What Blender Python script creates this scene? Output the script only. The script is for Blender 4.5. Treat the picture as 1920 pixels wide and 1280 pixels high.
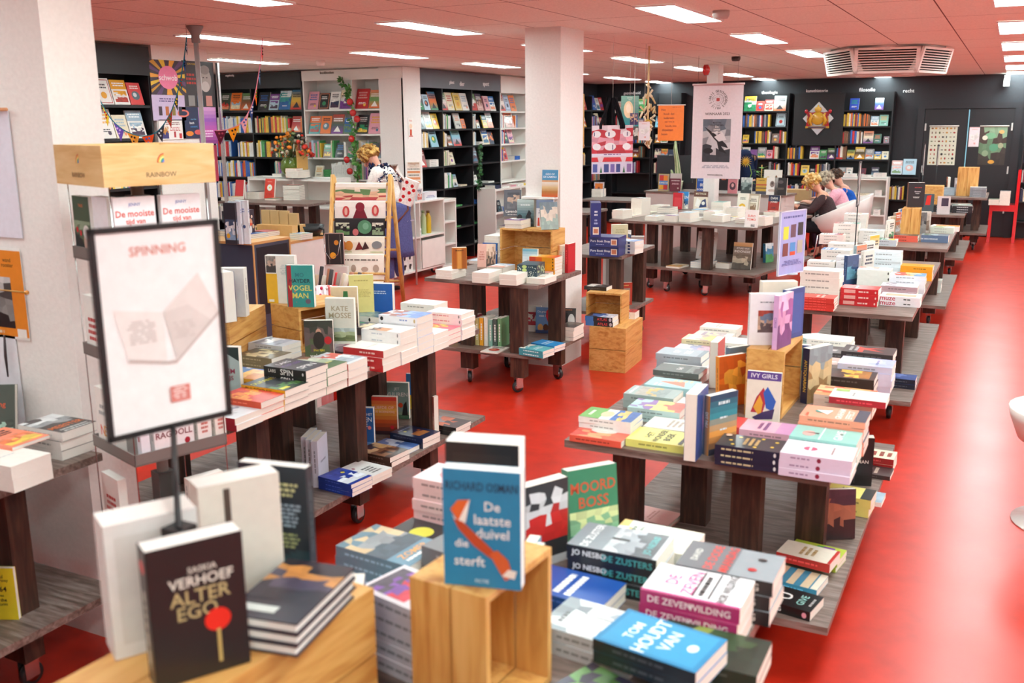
import bpy, bmesh, math, random
from mathutils import Matrix, Vector
PI = math.pi
for o in list(bpy.data.objects): bpy.data.objects.remove(o)
scene = bpy.context.scene
COL = scene.collection
# ---------------- camera ----------------
YAW, PITCH, ROLL, FPX, CAMH = 0.46678742, 0.2211, 0.0079064, 1831.3, 1.95
fwd = Vector((-math.sin(YAW)*math.cos(PITCH), math.cos(YAW)*math.cos(PITCH), -math.sin(PITCH)))
rt = Vector((math.cos(YAW), math.sin(YAW), 0)); dn = fwd.cross(rt)
rt2 = math.cos(ROLL)*rt + math.sin(ROLL)*dn; dn2 = -math.sin(ROLL)*rt + math.cos(ROLL)*dn
cd = bpy.data.cameras.new('camera'); cam = bpy.data.objects.new('camera', cd); COL.objects.link(cam)
cam.matrix_world = Matrix(((rt2.x, -dn2.x, -fwd.x, 0), (rt2.y, -dn2.y, -fwd.y, 0), (rt2.z, -dn2.z, -fwd.z, CAMH), (0, 0, 0, 1)))
cd.sensor_width = 36; cd.lens = 36*FPX/1920; cd.clip_start = 0.05
cd.dof.use_dof = True; cd.dof.focus_distance = 7.2; cd.dof.aperture_fstop = 3.6
scene.camera = cam
# ---------------- world, exposure, ceiling lamps ----------------
w = bpy.data.worlds.new('world'); scene.world = w; w.use_nodes = True
w.node_tree.nodes['Background'].inputs[0].default_value = (1, .96, .92, 1)
w.node_tree.nodes['Background'].inputs[1].default_value = .5
vs = scene.view_settings
vs.view_transform = 'Standard'; vs.look = 'None'; vs.exposure = 0.55; vs.gamma = 1; vs.use_curve_mapping = False
LAMP_POWER = 17
CEIL = 2.65

def ray(px, py):
    return rt2*((px-960)/FPX) + dn2*((py-640)/FPX) + fwd
def at(px, py, z):                       # point of a horizontal plane seen at a pixel
    d = ray(px, py); t = (z-CAMH)/d.z
    return Vector((d.x*t, d.y*t, z))
def on_y(px, py, Y):
    d = ray(px, py); t = Y/d.y; return Vector((d.x*t, Y, CAMH+d.z*t))
def on_x(px, py, X):
    d = ray(px, py); t = X/d.x; return Vector((X, d.y*t, CAMH+d.z*t))
def deep(px, py, D):
    d = ray(px, py); return Vector((d.x*D, d.y*D, CAMH+d.z*D))

def lin(c): return c/12.92 if c <= .04045 else ((c+.055)/1.055)**2.4
_cc = {}
def hexc(h):
    if not isinstance(h, str): return h
    if h not in _cc:
        if len(h) == 3: r = [int(x, 16)/15 for x in h]
        else: r = [int(h[i:i+2], 16)/255 for i in (0, 2, 4)]
        _cc[h] = tuple(lin(x) for x in r)
    return _cc[h]

# ---------------- materials ----------------
MATS = {}
def newmat(name):
    m = bpy.data.materials.new(name); m.use_nodes = True
    nt = m.node_tree; b = nt.nodes['Principled BSDF']; MATS[name] = m
    return m, nt, b
def nd(nt, t, **kw):
    n = nt.nodes.new(t)
    for k, v in kw.items():
        if k in n.inputs: n.inputs[k].default_value = v
        else: setattr(n, k, v)
    return n
def attr_mat(name, rough, spec=.5, var=.06, nscale=30, coat=0, metal=0, bump=0, stretch=None):
    m, nt, b = newmat(name)
    a = nd(nt, 'ShaderNodeVertexColor', layer_name='Col')
    tc = nd(nt, 'ShaderNodeTexCoord'); n = nd(nt, 'ShaderNodeTexNoise', Scale=nscale, Detail=3.0)
    if stretch:
        mp = nd(nt, 'ShaderNodeMapping'); mp.inputs['Scale'].default_value = stretch
        nt.links.new(tc.outputs['Object'], mp.inputs[0]); nt.links.new(mp.outputs[0], n.inputs['Vector'])
    else: nt.links.new(tc.outputs['Object'], n.inputs['Vector'])
    mr = nd(nt, 'ShaderNodeMapRange'); mr.inputs[3].default_value = 1-var; mr.inputs[4].default_value = 1+var
    mr.inputs[1].default_value = .25; mr.inputs[2].default_value = .75
    nt.links.new(n.outputs[0], mr.inputs[0])
    mx = nd(nt, 'ShaderNodeVectorMath', operation='SCALE')
    nt.links.new(a.outputs[0], mx.inputs[0]); nt.links.new(mr.outputs[0], mx.inputs['Scale'])
    nt.links.new(mx.outputs[0], b.inputs['Base Color'])
    b.inputs['Roughness'].default_value = rough; b.inputs['Specular IOR Level'].default_value = spec
    b.inputs['Coat Weight'].default_value = coat; b.inputs['Coat Roughness'].default_value = .15
    b.inputs['Metallic'].default_value = metal
    if bump:
        bp = nd(nt, 'ShaderNodeBump', Strength=bump, Distance=.01)
        nt.links.new(n.outputs[0], bp.inputs['Height']); nt.links.new(bp.outputs[0], b.inputs['Normal'])
    return m
attr_mat('print', .4, .5, .04, 40, coat=.25)
attr_mat('pages', .85, .2, .05, 60, stretch=(1, 22, 1))
attr_mat('matte', .75, .3, .05, 12)
attr_mat('satin', .42, .5, .04, 8)
attr_mat('gloss', .12, .5, .02, 8, coat=.4)
attr_mat('cloth', .95, .1, .16, 55, bump=.5)
attr_mat('skin', .5, .4, .05, 20)
attr_mat('hair', .6, .3, .4, 60, bump=.8, stretch=(1, 1, .3))
attr_mat('leaf', .5, .4, .2, 25)
attr_mat('metal', .22, .5, .03, 10, metal=1)
def wood(name, c1, c2, c3, scale, rough, stretch, knots=False):
    m, nt, b = newmat(name)
    tc = nd(nt, 'ShaderNodeTexCoord'); mp = nd(nt, 'ShaderNodeMapping'); mp.inputs['Scale'].default_value = stretch
    nt.links.new(tc.outputs['Object'], mp.inputs[0])
    n1 = nd(nt, 'ShaderNodeTexNoise', Scale=scale, Detail=5.0, Distortion=1.2); nt.links.new(mp.outputs[0], n1.inputs['Vector'])
    n2 = nd(nt, 'ShaderNodeTexNoise', Scale=scale*.35, Detail=2.0, Distortion=2.5); nt.links.new(mp.outputs[0], n2.inputs['Vector'])
    ad = nd(nt, 'ShaderNodeMath', operation='ADD'); nt.links.new(n1.outputs[0], ad.inputs[0]); nt.links.new(n2.outputs[0], ad.inputs[1])
    hf = nd(nt, 'ShaderNodeMath', operation='MULTIPLY'); hf.inputs[1].default_value = .5; nt.links.new(ad.outputs[0], hf.inputs[0])
    r = nd(nt, 'ShaderNodeValToRGB'); e = r.color_ramp.elements
    e[0].position = .36; e[0].color = (*hexc(c1), 1); e[1].position = .64; e[1].color = (*hexc(c3), 1)
    k = e.new(.5); k.color = (*hexc(c2), 1)
    nt.links.new(hf.outputs[0], r.inputs[0]); nt.links.new(r.outputs[0], b.inputs['Base Color'])
    b.inputs['Roughness'].default_value = rough
    bp = nd(nt, 'ShaderNodeBump', Strength=.15, Distance=.004); nt.links.new(n1.outputs[0], bp.inputs['Height']); nt.links.new(bp.outputs[0], b.inputs['Normal'])
wood('pine', 'bf7f3a', 'd8a158', 'e2b06a', 3.2, .5, (9, 9, 1.1))
wood('pine_h', 'bf7f3a', 'd8a158', 'e2b06a', 3.2, .5, (6, 1.1, 12))
wood('beech', 'd3a468', 'dfb67c', 'e8c490', 2.2, .45, (2, 2, 14))
wood('walnut', '2c1a14', '41291f', '5a3a2c', 4, .5, (9, 9, 1.2))
wood('laminate', '5b4a43', '77645b', '90807a', 5, .42, (1.2, 10, 10))
wood('laminate_y', '5b4a43', '77645b', '90807a', 5, .42, (10, 1.2, 10))

def plain(name, col, rough, bump=0, scale=20, var=.03):
    m, nt, b = newmat(name)
    tc = nd(nt, 'ShaderNodeTexCoord'); n = nd(nt, 'ShaderNodeTexNoise', Scale=scale, Detail=4.0)
    nt.links.new(tc.outputs['Object'], n.inputs['Vector'])
    r = nd(nt, 'ShaderNodeValToRGB'); c = hexc(col); e = r.color_ramp.elements
    e[0].position = .3; e[1].position = .7
    e[0].color = (*[x*(1-var) for x in c], 1); e[1].color = (*[min(1, x*(1+var)) for x in c], 1)
    nt.links.new(n.outputs[0], r.inputs[0]); nt.links.new(r.outputs[0], b.inputs['Base Color'])
    b.inputs['Roughness'].default_value = rough
    if bump:
        bp = nd(nt, 'ShaderNodeBump', Strength=bump, Distance=.01); nt.links.new(n.outputs[0], bp.inputs['Height']); nt.links.new(bp.outputs[0], b.inputs['Normal'])
    return m, nt, b
plain('plaster', 'ece6e2', .85, .12, 60)
plain('blackwall', '2b2b31', .6, .1, 30, .06)
plain('whitelam', 'ebe6e0', .45, 0, 5, .02)
plain('blacklam', '1c1b1f', .45, 0, 5, .06)
plain('greylam', '5f5f68', .4, 0, 5, .05)
# red marbled linoleum
m, nt, b = plain('lino', 'c62b17', .2, 0, 9, .12)
n = nd(nt, 'ShaderNodeTexNoise', Scale=2.5, Detail=6.0); mr = nd(nt, 'ShaderNodeMapRange')
mr.inputs[3].default_value = .27; mr.inputs[4].default_value = .36
nt.links.new(nt.nodes['Texture Coordinate'].outputs['Object'], n.inputs['Vector'])
nt.links.new(n.outputs[0], mr.inputs[0]); nt.links.new(mr.outputs[0], b.inputs['Roughness'])
# ceiling tiles : joints every .568 m across, 1.175 m along
m, nt, b = newmat('ceiling_tiles')
tc = nd(nt, 'ShaderNodeTexCoord'); sp = nd(nt, 'ShaderNodeSeparateXYZ'); nt.links.new(tc.outputs['Object'], sp.inputs[0])
def joint(out, off, per, wd):
    a = nd(nt, 'ShaderNodeMath', operation='ADD'); a.inputs[1].default_value = off+100*per; nt.links.new(sp.outputs[out], a.inputs[0])
    d = nd(nt, 'ShaderNodeMath', operation='MODULO'); d.inputs[1].default_value = per; nt.links.new(a.outputs[0], d.inputs[0])
    l = nd(nt, 'ShaderNodeMath', operation='LESS_THAN'); l.inputs[1].default_value = wd; nt.links.new(d.outputs[0], l.inputs[0]); return l
jx = joint('X', .508, .568, .009); jy = joint('Y', -5.49, 1.175, .008)
mxj = nd(nt, 'ShaderNodeMath', operation='MAXIMUM'); nt.links.new(jx.outputs[0], mxj.inputs[0]); nt.links.new(jy.outputs[0], mxj.inputs[1])
nz = nd(nt, 'ShaderNodeTexNoise', Scale=90.0, Detail=2.0); nt.links.new(tc.outputs['Object'], nz.inputs['Vector'])
rp = nd(nt, 'ShaderNodeValToRGB'); rp.color_ramp.elements[0].color = (*hexc('e8e0d6'), 1); rp.color_ramp.elements[1].color = (*hexc('f6eee4'), 1)
rp.color_ramp.elements[0].position = .35; rp.color_ramp.elements[1].position = .65
nt.links.new(nz.outputs[0], rp.inputs[0])
mix = nd(nt, 'ShaderNodeMix', data_type='RGBA'); nt.links.new(mxj.outputs[0], mix.inputs[0]); nt.links.new(rp.outputs[0], mix.inputs[6])
mix.inputs[7].default_value = (*hexc('6e4a44'), 1); nt.links.new(mix.outputs[2], b.inputs['Base Color']); b.inputs['Roughness'].default_value = .9
# lamps
m, nt, b = newmat('lamp'); b.inputs['Base Color'].default_value = (1, 1, 1, 1)
b.inputs['Emission Color'].default_value = (.80, 1, .99, 1); b.inputs['Emission Strength'].default_value = LAMP_POWER
# glass
m, nt, b = newmat('glass'); b.inputs['Transmission Weight'].default_value = 1; b.inputs['Roughness'].default_value = .03; b.inputs['IOR'].default_value = 1.35
b.inputs['Base Color'].default_value = (.95, .97, .97, 1)
m, nt, b = newmat('green_glass'); b.inputs['Transmission Weight'].default_value = .55; b.inputs['Roughness'].default_value = .12
b.inputs['Base Color'].default_value = (*hexc('7f9a3a'), 1)

# ---------------- mesh builder ----------------
_text = {}
def text_mesh(s, bold=.012):
    if s in _text: return _text[s]
    c = bpy.data.curves.new('t', 'FONT'); c.body = s; c.size = 1; c.offset = bold; c.resolution_u = 2; c.fill_mode = 'FRONT'
    c.space_line = .9; c.align_x = 'CENTER'
    o = bpy.data.objects.new('t', c); COL.objects.link(o)
    bpy.context.view_layer.update()
    me = bpy.data.meshes.new_from_object(o.evaluated_get(bpy.context.evaluated_depsgraph_get()))
    vv = [tuple(v.co) for v in me.vertices]; ff = [tuple(p.vertices) for p in me.polygons]
    bpy.data.objects.remove(o); bpy.data.curves.remove(c); bpy.data.meshes.remove(me)
    if vv:
        x0 = min(v[0] for v in vv); x1 = max(v[0] for v in vv); y0 = min(v[1] for v in vv); y1 = max(v[1] for v in vv)
        vv = [(v[0]-(x0+x1)/2, v[1]-(y0+y1)/2) for v in vv]; _text[s] = (vv, ff, x1-x0, y1-y0)
    else: _text[s] = ([], [], 1, 1)
    return _text[s]

class MB:
    def __init__(s): s.v = []; s.f = []; s.c = []; s.m = []; s.sm = []; s.M = Matrix(); s.mats = []
    def add(s, vs_, fs, col='fff', mat='matte', smooth=False):
        b0 = len(s.v); s.v += [tuple(s.M @ Vector(p)) for p in vs_]
        if mat not in s.mats: s.mats.append(mat)
        mi = s.mats.index(mat); c = hexc(col)
        for f in fs:
            s.f.append([i+b0 for i in f]); s.c.append(c); s.m.append(mi); s.sm.append(smooth)
        return s
    def box(s, x0, y0, z0, x1, y1, z1, col='fff', mat='matte'):
        if x0 > x1: x0, x1 = x1, x0
        if y0 > y1: y0, y1 = y1, y0
        if z0 > z1: z0, z1 = z1, z0
        return s.add([(x0, y0, z0), (x1, y0, z0), (x1, y1, z0), (x0, y1, z0), (x0, y0, z1), (x1, y0, z1), (x1, y1, z1), (x0, y1, z1)],
                     [(3, 2, 1, 0), (4, 5, 6, 7), (0, 1, 5, 4), (1, 2, 6, 5), (2, 3, 7, 6), (3, 0, 4, 7)], col, mat)
    def cbox(s, cx, cy, cz, sx, sy, sz, col='fff', mat='matte'):
        return s.box(cx-sx/2, cy-sy/2, cz-sz/2, cx+sx/2, cy+sy/2, cz+sz/2, col, mat)
    def tube(s, pts, r, col='fff', mat='matte', n=8, close=True):
        pts = [Vector(p) for p in pts]; rs = r if isinstance(r, (list, tuple)) else [r]*len(pts)
        vs_ = []; fs = []
        up0 = Vector((0, 0, 1)); a = None
        for i, p in enumerate(pts):
            t = (pts[min(i+1, len(pts)-1)]-pts[max(i-1, 0)]).normalized()
            if a is None:
                a = t.cross(up0)
                if a.length < .05: a = t.cross(Vector((1, 0, 0)))
            else: a = a - t*a.dot(t)
            a.normalize(); bb = t.cross(a)
            for k in range(n):
                th = 2*PI*k/n; vs_.append(p + (a*math.cos(th)+bb*math.sin(th))*rs[i])
        for i in range(len(pts)-1):
            for k in range(n): fs.append((i*n+k, i*n+(k+1) % n, (i+1)*n+(k+1) % n, (i+1)*n+k))
        if close: fs.append(tuple(range(n-1, -1, -1))); fs.append(tuple(range((len(pts)-1)*n, len(pts)*n)))
        return s.add(vs_, fs, col, mat, True)
    def lathe(s, prof, cx=0, cy=0, col='fff', mat='matte', n=20):
        vs_ = []; fs = []
        for r, z in prof:
            for k in range(n): vs_.append((cx+r*math.cos(2*PI*k/n), cy+r*math.sin(2*PI*k/n), z))
        for i in range(len(prof)-1):
            for k in range(n): fs.append((i*n+k, i*n+(k+1) % n, (i+1)*n+(k+1) % n, (i+1)*n+k))
        fs.append(tuple(range(n-1, -1, -1))); fs.append(tuple(range((len(prof)-1)*n, len(prof)*n)))
        return s.add(vs_, fs, col, mat, True)
    def ball(s, cx, cy, cz, rx, ry, rz, col='fff', mat='matte', n=12, m=8, jit=0, rnd=None):
        vs_ = [(cx, cy, cz-rz)]; fs = []
        for i in range(1, m):
            ph = -PI/2+PI*i/m
            for k in range(n):
                th = 2*PI*k/n; j = 1+(rnd.uniform(-jit, jit) if rnd else 0)
                vs_.append((cx+rx*j*math.cos(ph)*math.cos(th), cy+ry*j*math.cos(ph)*math.sin(th), cz+rz*j*math.sin(ph)))
        vs_.append((cx, cy, cz+rz))
        for k in range(n): fs.append((0, 1+(k+1) % n, 1+k))
        for i in range(m-2):
            for k in range(n): fs.append((1+i*n+k, 1+i*n+(k+1) % n, 1+(i+1)*n+(k+1) % n, 1+(i+1)*n+k))
        l = len(vs_)-1
        for k in range(n): fs.append((l, 1+(m-2)*n+k, 1+(m-2)*n+(k+1) % n))
        return s.add(vs_, fs, col, mat, True)
    def build(s, name, parent=None, loc=None, mats=None):
        me = bpy.data.meshes.new(name); me.from_pydata(s.v, [], s.f)
        for mt in s.mats: me.materials.append(MATS[mt])
        me.polygons.foreach_set('material_index', s.m); me.polygons.foreach_set('use_smooth', s.sm)
        ca = me.color_attributes.new('Col', 'FLOAT_COLOR', 'CORNER'); buf = []
        for p, c in zip(s.f, s.c): buf += [c[0], c[1], c[2], 1]*len(p)
        ca.data.foreach_set('color', buf); me.update()
        o = bpy.data.objects.new(name, me); COL.objects.link(o)
        if parent: o.parent = parent
        if loc is not None: o.location = loc
        return o

def tag(o, label=None, cat=None, group=None, kind=None):
    if label: o['label'] = label
    if cat: o['category'] = cat
    if group: o['group'] = group
    if kind: o['kind'] = kind
    return o
def empty(name, loc, rz=0, label=None, cat=None, group=None):
    o = bpy.data.objects.new(name, None); o.empty_display_size = .1; COL.objects.link(o); o.location = loc; o.rotation_euler = (0, 0, rz)
    return tag(o, label, cat, group)
def struct(name, mb, **k):
    return tag(mb.build(name, **k), kind='structure')

# ---------------- printed designs ----------------
# a frame maps (u, v) in 0..1 onto a flat printed face: origin o, axes U and V (full size), normal N
def design(mb, o, U, V, N, spec, mat='print', seed=0, step=.00025):
    o = Vector(o); U = Vector(U); V = Vector(V); N = Vector(N).normalized(); Wd = U.length; Ht = V.length
    k = 0
    def P(u, v): return o + U*u + V*v + N*(step*k)
    for it in spec.split(';'):
        it = it.strip()
        if not it: continue
        k += 1
        a = it.split(' '); t = a[0]
        if t == 'R':
            u0, v0, u1, v1 = map(float, a[1:5]); mb.add([P(u0, v0), P(u1, v0), P(u1, v1), P(u0, v1)], [(0, 1, 2, 3)], a[5], mat)
        elif t == 'E':
            u, v, ru, rv = map(float, a[1:5]); n = 18
            mb.add([P(u+ru*math.cos(2*PI*i/n), v+rv*math.sin(2*PI*i/n)) for i in range(n)], [tuple(range(n))], a[5], mat)
        elif t == 'Y':
            q = list(map(float, a[2:])); n = len(q)//2
            mb.add([P(q[2*i], q[2*i+1]) for i in range(n)], [tuple(range(n))], a[1], mat)
        elif t == 'T':
            u, v, h = map(float, a[1:4]); s_ = ' '.join(a[5:]).replace('|', '\n')
            vv, ff, tw, th = text_mesh(s_)
            nl = s_.count('\n')+1
            sy = h*Ht/max(th, .5)*(nl if nl > 1 else 1) ; sx = sy
            if tw*sx > .92*Wd: sx = .92*Wd/tw
            if sx < .55*sy: sy = sx/.55
            un = U.normalized(); vn = V.normalized()
            mb.add([P(u, v)+un*(x*sx)+vn*(y*sy) for x, y in vv], ff, a[4], mat)
        elif t == 'L':                       # lines of print too small to read
            u, v, wd = map(float, a[1:4]); n = int(a[4]); h = float(a[5]); rr = random.Random(int(u*97+v*31+n)+seed)
            for i in range(n):
                w_ = wd*rr.uniform(.65, 1); vv0 = v-i*h*1.8
                x = u-w_/2
                while x < u+w_/2-.01:
                    l = min(rr.uniform(.03, .12), u+w_/2-x)
                    mb.add([P(x, vv0-h/2), P(x+l, vv0-h/2), P(x+l, vv0+h/2), P(x, vv0+h/2)], [(0, 1, 2, 3)], a[6], mat); x += l+.02
        elif t == 'P':                       # picture patch
            u0, v0, u1, v1 = map(float, a[1:5]); cs = [hexc(c) for c in a[5].split('/')]; rr = random.Random(int(a[6])+seed if len(a) > 6 else seed)
            nx, ny = 6, 7
            gx = [[u0+(u1-u0)*min(1, max(0, (i+(rr.uniform(-.35, .35) if 0 < i < nx else 0))/nx)) for i in range(nx+1)] for j in range(ny+1)]
            gy = [[v0+(v1-v0)*min(1, max(0, (j+(rr.uniform(-.35, .35) if 0 < j < ny else 0))/ny)) for i in range(nx+1)] for j in range(ny+1)]
            for j in range(ny):
                for i in range(nx):
                    f = (j+rr.uniform(-1.3, 1.3))/ny*len(cs); c = cs[int(min(len(cs)-1, max(0, f)))]; q = rr.uniform(.8, 1.15)
                    mb.add([P(gx[j][i], gy[j][i]), P(gx[j][i+1], gy[j][i+1]), P(gx[j+1][i+1], gy[j+1][i+1]), P(gx[j+1][i], gy[j+1][i])], [(0, 1, 2, 3)], tuple(min(1, x*q) for x in c), mat)
        elif t == 'G':                       # graded print, bottom to top
            u0, v0, u1, v1 = map(float, a[1:5]); cs = [hexc(c) for c in a[5].split('/')]; n = 10
            for j in range(n):
                f = j/(n-1)*(len(cs)-1); i = min(int(f), len(cs)-2); q = f-i
                c = tuple(cs[i][d]*(1-q)+cs[i+1][d]*q for d in range(3)); a0 = v0+(v1-v0)*j/n; a1 = v0+(v1-v0)*(j+1)/n
                mb.add([P(u0, a0), P(u1, a0), P(u1, a1), P(u0, a1)], [(0, 1, 2, 3)], c, mat)

INK = ['fff', '222', 'e8d040', 'd22', '2a6', '48c', 'f60']
def auto(seed, bg):
    r = random.Random(seed); b = hexc(bg); lum = .3*b[0]+.6*b[1]+.1*b[2]
    ink = '1d1d26' if lum > .35 else 'f4f0ea'
    acc = r.choice(['c8281e', '2563a8', 'e4a11b', '2f8a5c', '7a3f8f', 'e2703a', '1f2c4d', '9fb8c8', 'd9a7a0', '57707a'])
    ac2 = r.choice(['e8d9b8', '3c6e8f', 'b33b2e', 'f0c64a', '6b8e5a', 'cfd8dc', '46324a', 'e88d67'])
    k = r.randint(0, 6)
    if k == 0: s = f'P .08 .08 .92 .55 {ac2}/{acc}/{bg} {seed};L .5 .84 .8 2 .055 {ink};L .5 .65 .6 1 .03 {ink}'
    elif k == 1: s = f'P 0 0 1 1 {acc}/{bg}/{ac2} {seed};L .5 .8 .85 2 .06 {ink};L .5 .2 .6 1 .04 {ink}'
    elif k == 2: s = f'E .5 .42 .3 .2 {acc};E .45 .45 .14 .1 {ac2};L .5 .84 .8 2 .05 {ink}'
    elif k == 3: s = f'R 0 .62 1 1 {acc};L .5 .86 .8 2 .05 fff;P .1 .1 .9 .56 {ac2}/{bg}/{acc} {seed}'
    elif k == 4: s = f'L .5 .8 .86 3 .07 {acc};L .5 .3 .7 2 .035 {ink};E .7 .18 .1 .07 {ac2}'
    elif k == 5: s = f'G 0 0 1 1 {acc}/{bg}/{ac2};L .5 .78 .8 2 .06 {ink};Y {ink} .2 .1 .5 .4 .8 .1'
    else: s = f'R .06 .05 .94 .95 {ac2};R .1 .08 .9 .92 {bg};L .5 .75 .66 2 .06 {ink};E .5 .35 .18 .13 {acc}'
    return s

# ---------------- books ----------------
_bk = {}
def book_mesh(W, H, T, bg, dsg, hard, pg):
    key = (W, H, T, bg, dsg, hard, pg)
    if key in _bk: return _bk[key]
    ct = .0028 if hard else .0008; ins = .004 if hard else .0006
    spec, sp, back = dsg, None, None
    parts = dsg.split('##'); spec = parts[0]
    for p in parts[1:]:
        if p[0] == 'S': sp = p[1:]
        if p[0] == 'B': back = p[1:]
        if p[0] == 'C': sp_c = p[1:]
    spc = bg
    for p in parts[1:]:
        if p[0] == 'C': spc = p[1:]
    mb = MB(); x0, x1, y0, y1 = -W/2, W/2, -T/2, T/2
    mb.box(x0, y0, 0, x1, y0+ct, H, bg, 'print'); mb.box(x0, y1-ct, 0, x1, y1, H, bg, 'print'); mb.box(x0, y0+ct, 0, x0+ct, y1-ct, H, spc, 'print')
    if spc != bg: mb.add([(x0-.0002, y0, 0), (x0-.0002, y1, 0), (x0-.0002, y1, H), (x0-.0002, y0, H)], [(3, 2, 1, 0)], spc, 'print')
    if spec: design(mb, (x0, y0-.0003, 0), (W, 0, 0), (0, 0, H), (0, -1, 0), spec)
    if sp: design(mb, (x0-.0004, y1, H), (0, 0, -H), (0, -T, 0), (-1, 0, 0), sp)
    else:
        b = hexc(spc); q_ = .45 if .3*b[0]+.6*b[1]+.1*b[2] > .3 else 1.9; ink = 'SPINE'; _cc['SPINE'] = tuple(min(1, x*q_+(.06 if q_ > 1 else 0)) for x in b)
        design(mb, (x0-.0004, y1, H), (0, 0, -H), (0, -T, 0), (-1, 0, 0), f'L .45 .5 .7 1 .2 {ink}', seed=int(W*9999+H*777))
    if back: design(mb, (x1, y1+.0003, 0), (-W, 0, 0), (0, 0, H), (0, 1, 0), back)
    mc = mb.build('book'); me = mc.data; bpy.data.objects.remove(mc)
    mp = MB(); mp.box(x0+ct, y0+ct, ins, x1-ins-.0004, y1-ct, H-ins, pg, 'pages')
    po = mp.build('page_block'); pm = po.data; bpy.data.objects.remove(po)
    _bk[key] = (me, pm); return _bk[key]
def place_book(M, W, H, T, bg, dsg, hard, pg, label, group=None, name='book'):
    me, pm = book_mesh(round(W, 3), round(H, 3), round(T, 3), bg, dsg, hard, pg)
    o = bpy.data.objects.new(name, me); COL.objects.link(o); o.matrix_world = M; tag(o, label, 'book', group)
    p = bpy.data.objects.new('page_block', pm); COL.objects.link(p); p.parent = o
    return o
def stand(x, y, z, a, lean=0, T=0):
    # a: degrees, 0 faces the -Y side; lean: degrees the top tips back
    return Matrix.Translation((x, y, z)) @ Matrix.Rotation(math.radians(a), 4, 'Z') @ Matrix.Translation((0, T/2, 0)) @ Matrix.Rotation(math.radians(-lean), 4, 'X') @ Matrix.Translation((0, -T/2, 0))
def flat(x, y, z, a, H, T):
    return Matrix.Translation((x, y, z+T/2)) @ Matrix.Rotation(math.radians(a), 4, 'Z') @ Matrix.Rotation(-PI/2, 4, 'X') @ Matrix.Translation((0, 0, -H/2))
ORD = ['topmost', 'second from top', 'third from top', 'fourth from top', 'fifth from top', 'sixth from top', 'seventh from top', 'eighth from top', 'ninth from top', 'tenth from top', 'eleventh from top', 'twelfth from top']
NUM = ['', '', 'pair', 'three', 'four', 'five', 'six', 'seven', 'eight', 'nine', 'ten', 'eleven', 'twelve']
SEED = [100]
SURF = []        # (z, matrix world->local, x0, y0, x1, y1)
OBST = []        # (corners, z0, z1) of things that books may not enter
def quad(cx, cy, w_, d_, ang):
    c, s_ = math.cos(ang), math.sin(ang)
    return [(cx+c*x-s_*y, cy+s_*x+c*y) for x, y in ((-w_/2, -d_/2), (w_/2, -d_/2), (w_/2, d_/2), (-w_/2, d_/2))]
def mtv(A, B):
    best = None
    for P, Q in ((A, B), (B, A)):
        for i in range(2):
            ex, ey = P[i+1][0]-P[i][0], P[i+1][1]-P[i][1]; l = math.hypot(ex, ey)
            nx, ny = ey/l, -ex/l
            a = [nx*p[0]+ny*p[1] for p in A]; b = [nx*p[0]+ny*p[1] for p in B]
            o1 = max(a)-min(b); o2 = max(b)-min(a)
            if o1 <= 0 or o2 <= 0: return None
            d = (o1, -1) if o1 < o2 else (o2, 1)
            if best is None or d[0] < best[0]: best = (d[0], nx*d[1], ny*d[1])
    return best
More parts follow.
